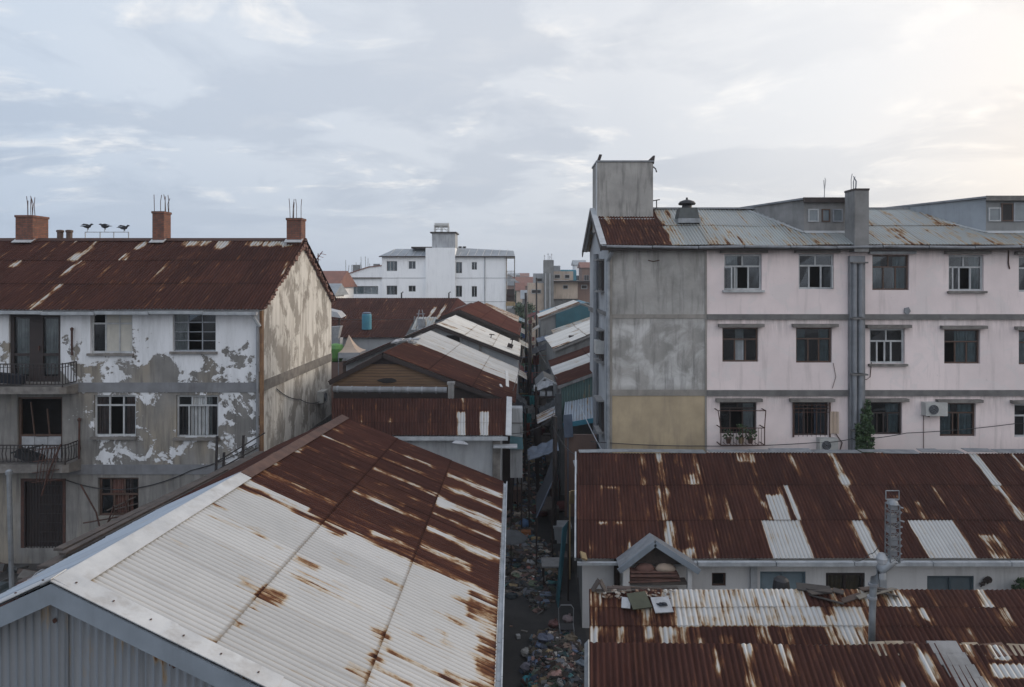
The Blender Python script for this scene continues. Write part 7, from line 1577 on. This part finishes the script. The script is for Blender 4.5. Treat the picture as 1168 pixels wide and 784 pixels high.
# rubbish: heaps made of torn bags and rags too many to count, with bigger bags on top
pal = [(.13, .14, .16), (.22, .21, .20), (.05, .08, .10), (.16, .11, .085), (.26, .22, .18), (.11, .14, .09), (.22, .10, .085), (.04, .04, .045), (.36, .35, .34), (.08, .12, .20), (.24, .18, .10), (.04, .14, .15), (.28, .17, .15), (.10, .06, .045)]
def heap(label, cx, cy, rx, ry, h, n, s, seed, xmax=None):
    rnd = random.Random(seed); m = MB(); m.cur = (.05, .045, .042)
    m.blob((cx, cy, 0), 1.0, (rx, ry, h * .8), seed, 18, 8, .15)
    for k in range(n):
        a = rnd.uniform(0, 6.28); q = math.sqrt(rnd.random()); x = cx + math.cos(a) * q * rx * 1.15; y = cy + math.sin(a) * q * ry * 1.12
        if xmax and x > xmax: continue
        z = h * max(0, 1 - q * q) * .8 + .03; b = rnd.choice(pal); e = rnd.choice([rnd.uniform(.08, .3), rnd.uniform(.25, .6), rnd.uniform(.8, 1.7)]); m.cur = tuple(c_ * e for c_ in b); r_ = s * rnd.choice([rnd.uniform(.3, .9), rnd.uniform(.7, 1.4), rnd.uniform(1.2, 2.3)])
        if rnd.random() < .5: m.blob((x, y, z), r_, (rnd.uniform(.7, 1.4), rnd.uniform(.6, 1.2), rnd.uniform(.35, .8)), seed * 7 + k, 6, 4, .35)
        else: m.obox((x, y, z), (r_ * rnd.uniform(1, 3.2), r_ * rnd.uniform(.6, 1.6), r_ * rnd.uniform(.1, .7)), [rnd.uniform(-.6, .6) for _ in range(3)])
    return tag(m.build('rubbish', JUNK), label, 'rubbish', kind='stuff')
heap('big rubbish heap of torn bags and rags filling the right side of the alley, nearest the camera', 1.10, 17.6, .78, 2.6, .55, 1700, .075, 1, 1.85)
heap('rubbish strewn on the left of the alley beside the low grey house', -.05, 31.5, .75, 4.2, .18, 700, .10, 2)
heap('rubbish on the left of the alley beside the warehouse corner', -.15, 26.0, .5, 3.2, .14, 480, .085, 3)
heap('rubbish in the middle of the alley around the near pole', .75, 24.5, .6, 2.8, .12, 480, .075, 4)
heap('rubbish trodden along the alley below the striped roof', .7, 39, .9, 6, .15, 700, .12, 5)
heap('rubbish and goods crowding the far part of the alley', .9, 56, 1.2, 12, .3, 420, .22, 6)
rnd = random.Random(91)
bags = [(648, 706, 'pinkish grey rubbish bag at the top right of the heap', (.2, .16, .17)), (632, 712, 'dull red rubbish bag near the top of the heap', (.12, .05, .05)), (622, 728, 'blue-grey rubbish bag on the left slope of the heap', (.11, .13, .19)), (651, 728, 'tan rubbish bag on the right of the heap', (.16, .13, .09)), (650, 742, 'pale crumpled bag low on the right of the heap', (.2, .2, .24)),
        (617, 748, 'bluish white bag at the left of the heap', (.14, .17, .24)), (604, 762, 'pale violet bag at the far left of the heap', (.17, .17, .21)), (603, 777, 'bright teal bag at the bottom left of the heap', (.02, .22, .28)), (633, 772, 'long pinkish bag across the bottom of the heap', (.24, .15, .12)), (662, 757, 'light blue bag on the right edge of the heap', (.17, .22, .27)), (616, 769, 'mottled green and white bag at the bottom of the heap', (.16, .2, .16)), (603, 744, 'white flattened carton at the left foot of the heap', (.3, .3, .29)), (648, 777, 'dark teal bag at the bottom right of the heap', (.05, .1, .12))]
for i, (p, q, lab, c_) in enumerate(bags):
    z = .32 + .1 * math.sin(i) if p > 610 else .12; g0 = on_ground(p, q, z); m = MB(); m.cur = c_; r_ = rnd.uniform(.13, .2); m.blob(g0, r_, (1.3, 1.0, .7), i + 40, 10, 7, .2); m.tube([g0 + Vector((0, 0, r_ * .5)), g0 + Vector((.03, 0, r_ * .85)), g0 + Vector((.05, .02, r_ * 1.1))], [.05, .02, .05], 6)
    tag(m.build('rubbish_bag', JUNK), lab, 'rubbish bag', 'bags on the rubbish heap')
# things piled at the far stalls, seen as dark goods
rnd = random.Random(66)
names = [('crate', 'plank'), ('crate', 'whitep'), ('barrel', 'tarpblue'), ('crate', 'brown'), ('barrel', 'greywall'), ('crate', 'tan'), ('barrel', 'redcloth'), ('crate', 'tealbright')]
for k in range(34):
    y = 30 + k * 1.55; side = -1 if k % 2 else 1; x = (.0 if side < 0 else 1.75) + rnd.uniform(-.2, .25); n_, mt = names[(k * 3) % 8]; w = rnd.uniform(.35, .6); h = rnd.uniform(.4, 1.0)
    m = MB()
    if n_ == 'crate':
        m.box(x - w / 2, x + w / 2, y - .25, y + .25, 0.005, h * .9)
        for j in range(3): m.box(x - w / 2 - .02, x + w / 2 + .02, y - .27, y + .27, h * (.12 + j * .3), h * (.24 + j * .3))
    else: m.lathe((x, y, .005), [(w * .42, 0), (w * .5, h * .3), (w * .5, h * .7), (w * .42, h), (w * .36, h)], 14)
    col = {'plank': 'wooden', 'whitep': 'white', 'tarpblue': 'blue', 'brown': 'brown', 'greywall': 'grey', 'tan': 'tan', 'redcloth': 'red', 'tealbright': 'teal'}[mt]
    tag(m.build(n_, M[mt]), f'dim {col} {n_} standing in the shade along the ' + ('left' if side < 0 else 'right') + ' of the deep alley', n_, f'{col} {n_}s in the deep alley')
t = thing('yard_house', 'narrow dark shed closing the alley side between rusty row house and green-fronted shed', 'shed', (3, 26, 0))
m = MB(); m.box(2.45, 3.4, 24.3, 27.0, 0, 3.2); m.build('wall', M['blackwood'], t)
m = MB(); m.slab([(2.2, 24.25, 3.3), (3.45, 24.25, 3.5), (3.45, 27.1, 3.5), (2.2, 27.1, 3.3)], .05); m.build('roof', M['pipegrey'], t)

# ================================================================== SKY, SUN, AIR, CAMERA
SUN_EL, SUN_AZ = R(17), R(62)     # low veiled sun beyond the right edge; azimuth from straight ahead towards the right
w = bpy.data.worlds.new('World'); scene.world = w; w.use_nodes = True; nt = w.node_tree; nt.nodes.clear()
out = N(nt, 'ShaderNodeOutputWorld'); bg = N(nt, 'ShaderNodeBackground'); lk(nt, bg.outputs[0], out.inputs[0]); bg.inputs['Strength'].default_value = .1
sky = N(nt, 'ShaderNodeTexSky'); sky.sky_type = 'NISHITA'; sky.sun_disc = False; sky.sun_elevation = SUN_EL; sky.sun_rotation = SUN_AZ; sky.air_density = 1.0; sky.dust_density = 3.0
tc = N(nt, 'ShaderNodeTexCoord'); sx = N(nt, 'ShaderNodeSeparateXYZ'); lk(nt, tc.outputs['Generated'], sx.inputs[0])
X, Y, Z = sx.outputs
zc = math_(nt, 'MAXIMUM', Z, 0.0)
den = math_(nt, 'ADD', zc, .16)
cb = N(nt, 'ShaderNodeCombineXYZ'); lk(nt, math_(nt, 'DIVIDE', X, den), cb.inputs[0]); lk(nt, math_(nt, 'DIVIDE', Y, den), cb.inputs[1])
def nz(sc, loc, scale, det, ro, di=.0):
    mp = N(nt, 'ShaderNodeMapping'); mp.inputs['Scale'].default_value = sc; mp.inputs['Location'].default_value = loc
    lk(nt, cb.outputs[0], mp.inputs['Vector']); return noise(nt, mp.outputs[0], scale, det, ro, di)
nA = nz((1, 1, 1), (1.3, .2, 0), .55, 4, .5, .4)          # broad veils
nB = nz((1, 1.15, 1), (5.1, 2.2, 0), 1.15, 9, .60, .5)      # puffs and wisps
nC = nz((1, 1.3, 1), (2.1, 7.7, 3), 2.3, 9, .62, .5)
# left-right and up-down tone of the overcast
az = ramp(nt, math_(nt, 'ADD', math_(nt, 'MULTIPLY', X, .5), .5), [(.0, (.50, .58, .69)), (.22, (.52, .595, .70)), (.42, (.60, .645, .71)), (.58, (.655, .68, .72)), (.72, (.70, .705, .725)), (.84, (.73, .715, .70)), (1, (.72, .68, .64))])
lowf = ramp(nt, Z, [(.0, (.74, .79, .86)), (.06, (.80, .83, .88)), (.16, (.93, .935, .95)), (.34, (1.04, 1.03, 1.02)), (.6, (.95, .96, 1.0)), (1, (.80, .84, .92))])
base = mixc(nt, 1.0, az, lowf, 'MULTIPLY')
veil = mixc(nt, ramp(nt, nA, [(.36, 0), (.62, .8)]), base, mixc(nt, 1.0, base, (1.13, 1.10, 1.06), 'MULTIPLY'))
dark = math_(nt, 'MULTIPLY', ramp(nt, nB, [(.46, 0), (.56, 1)]), ramp(nt, Z, [(.03, 0), (.12, 1)]))
c1 = mixc(nt, math_(nt, 'MULTIPLY', dark, .85), veil, mixc(nt, 1.0, veil, (.82, .84, .875), 'MULTIPLY'))
lit = math_(nt, 'MULTIPLY', ramp(nt, nC, [(.53, 0), (.66, 1)]), ramp(nt, nB, [(.38, 0), (.47, 1), (.56, .15)]))
lit = math_(nt, 'MULTIPLY', lit, ramp(nt, Z, [(.06, 0), (.13, 1)]))
c2 = mixc(nt, math_(nt, 'MULTIPLY', lit, 1.0), c1, mixc(nt, .55, mixc(nt, 1.0, c1, (1.2, 1.17, 1.12), 'MULTIPLY'), (.92, .88, .84)))
# glow where the sun stands behind the cloud
sd = Vector((math.sin(SUN_AZ) * math.cos(SUN_EL), math.cos(SUN_AZ) * math.cos(SUN_EL), math.sin(SUN_EL)))
dp_ = N(nt, 'ShaderNodeVectorMath', operation='DOT_PRODUCT'); lk(nt, tc.outputs['Generated'], dp_.inputs[0]); dp_.inputs[1].default_value = sd
glow = ramp(nt, dp_.outputs['Value'], [(.80, 0), (.90, .16), (.97, .55), (1, 1)])
c3 = mixc(nt, math_(nt, 'MULTIPLY', glow, .6), c2, (1.25, 1.0, .78))
d2 = Vector((.40, .84, .36)).normalized()
dq = N(nt, 'ShaderNodeVectorMath', operation='DOT_PRODUCT'); lk(nt, tc.outputs['Generated'], dq.inputs[0]); dq.inputs[1].default_value = d2
c3 = mixc(nt, ramp(nt, dq.outputs['Value'], [(.955, 0), (.985, .3), (1, .55)]), c3, (.84, .845, .85))
behind_boost = ramp(nt, math_(nt, 'ADD', math_(nt, 'MULTIPLY', Y, -.5), .5), [(.38, 1.0), (.75, 1.62)])  # extra brightness added to the unseen sky behind the camera, lifts the front facades
c3 = mixc(nt, 1.0, c3, behind_boost, 'MULTIPLY')
# the ground half of the dome stays dull
c3 = mixc(nt, ramp(nt, Z, [(.0, 1), (.004, 0)]), c3, (.3, .3, .32))
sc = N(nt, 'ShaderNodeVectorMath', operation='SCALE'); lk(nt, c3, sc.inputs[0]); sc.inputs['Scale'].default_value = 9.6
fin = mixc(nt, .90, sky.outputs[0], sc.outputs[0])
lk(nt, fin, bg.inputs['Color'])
L = bpy.data.lights.new('sun', 'SUN'); L.energy = 1.35; L.angle = R(12); L.color = (1, .88, .74)
lo = bpy.data.objects.new('sun', L); COL.objects.link(lo); lo.rotation_euler = (-sd).to_track_quat('-Z', 'Y').to_euler(); lo.location = (20, 20, 40)

hz, nth, _b = newmat('pale_air'); nth.nodes.remove(_b); oh = [n for n in nth.nodes if n.type == 'OUTPUT_MATERIAL'][0]
pv = N(nth, 'ShaderNodeVolumePrincipled'); pv.inputs['Density'].default_value = .00055; pv.inputs['Color'].default_value = (.80, .86, .95, 1); pv.inputs['Anisotropy'].default_value = .2
lk(nth, pv.outputs[0], oh.inputs['Volume'])
HAZE = True
if HAZE:
    m = MB(); m.box(-420, 420, -90, 880, -1, 26)
    o = m.build('haze', hz); o['kind'] = 'stuff'; o['label'] = 'thin bluish haze in the air that softens the distant town'
cam = bpy.data.cameras.new('camera'); co = bpy.data.objects.new('camera', cam); COL.objects.link(co)
co.location = (0, 0, CAMZ); co.rotation_euler = (R(90), 0, 0)
cam.sensor_width = 36; cam.lens = 780 / 1168 * 36; cam.shift_x = -6 / 1168; cam.shift_y = -74 / 1168
cam.clip_start = .1; cam.clip_end = 6000; scene.camera = co
vs = scene.view_settings; scene.display_settings.display_device = 'sRGB'; vs.view_transform = 'Standard'; vs.look = 'None'; vs.gamma = 1; vs.exposure = .34; vs.use_curve_mapping = False
cy = scene.cycles; cy.use_denoising = True; cy.max_bounces = 6; cy.diffuse_bounces = 3; cy.glossy_bounces = 3; cy.transparent_max_bounces = 12; cy.volume_bounces = 0; cy.sample_clamp_indirect = 4
try: cy.denoiser = 'OPENIMAGEDENOISE'; cy.denoising_input_passes = 'RGB_ALBEDO_NORMAL'
except Exception: pass
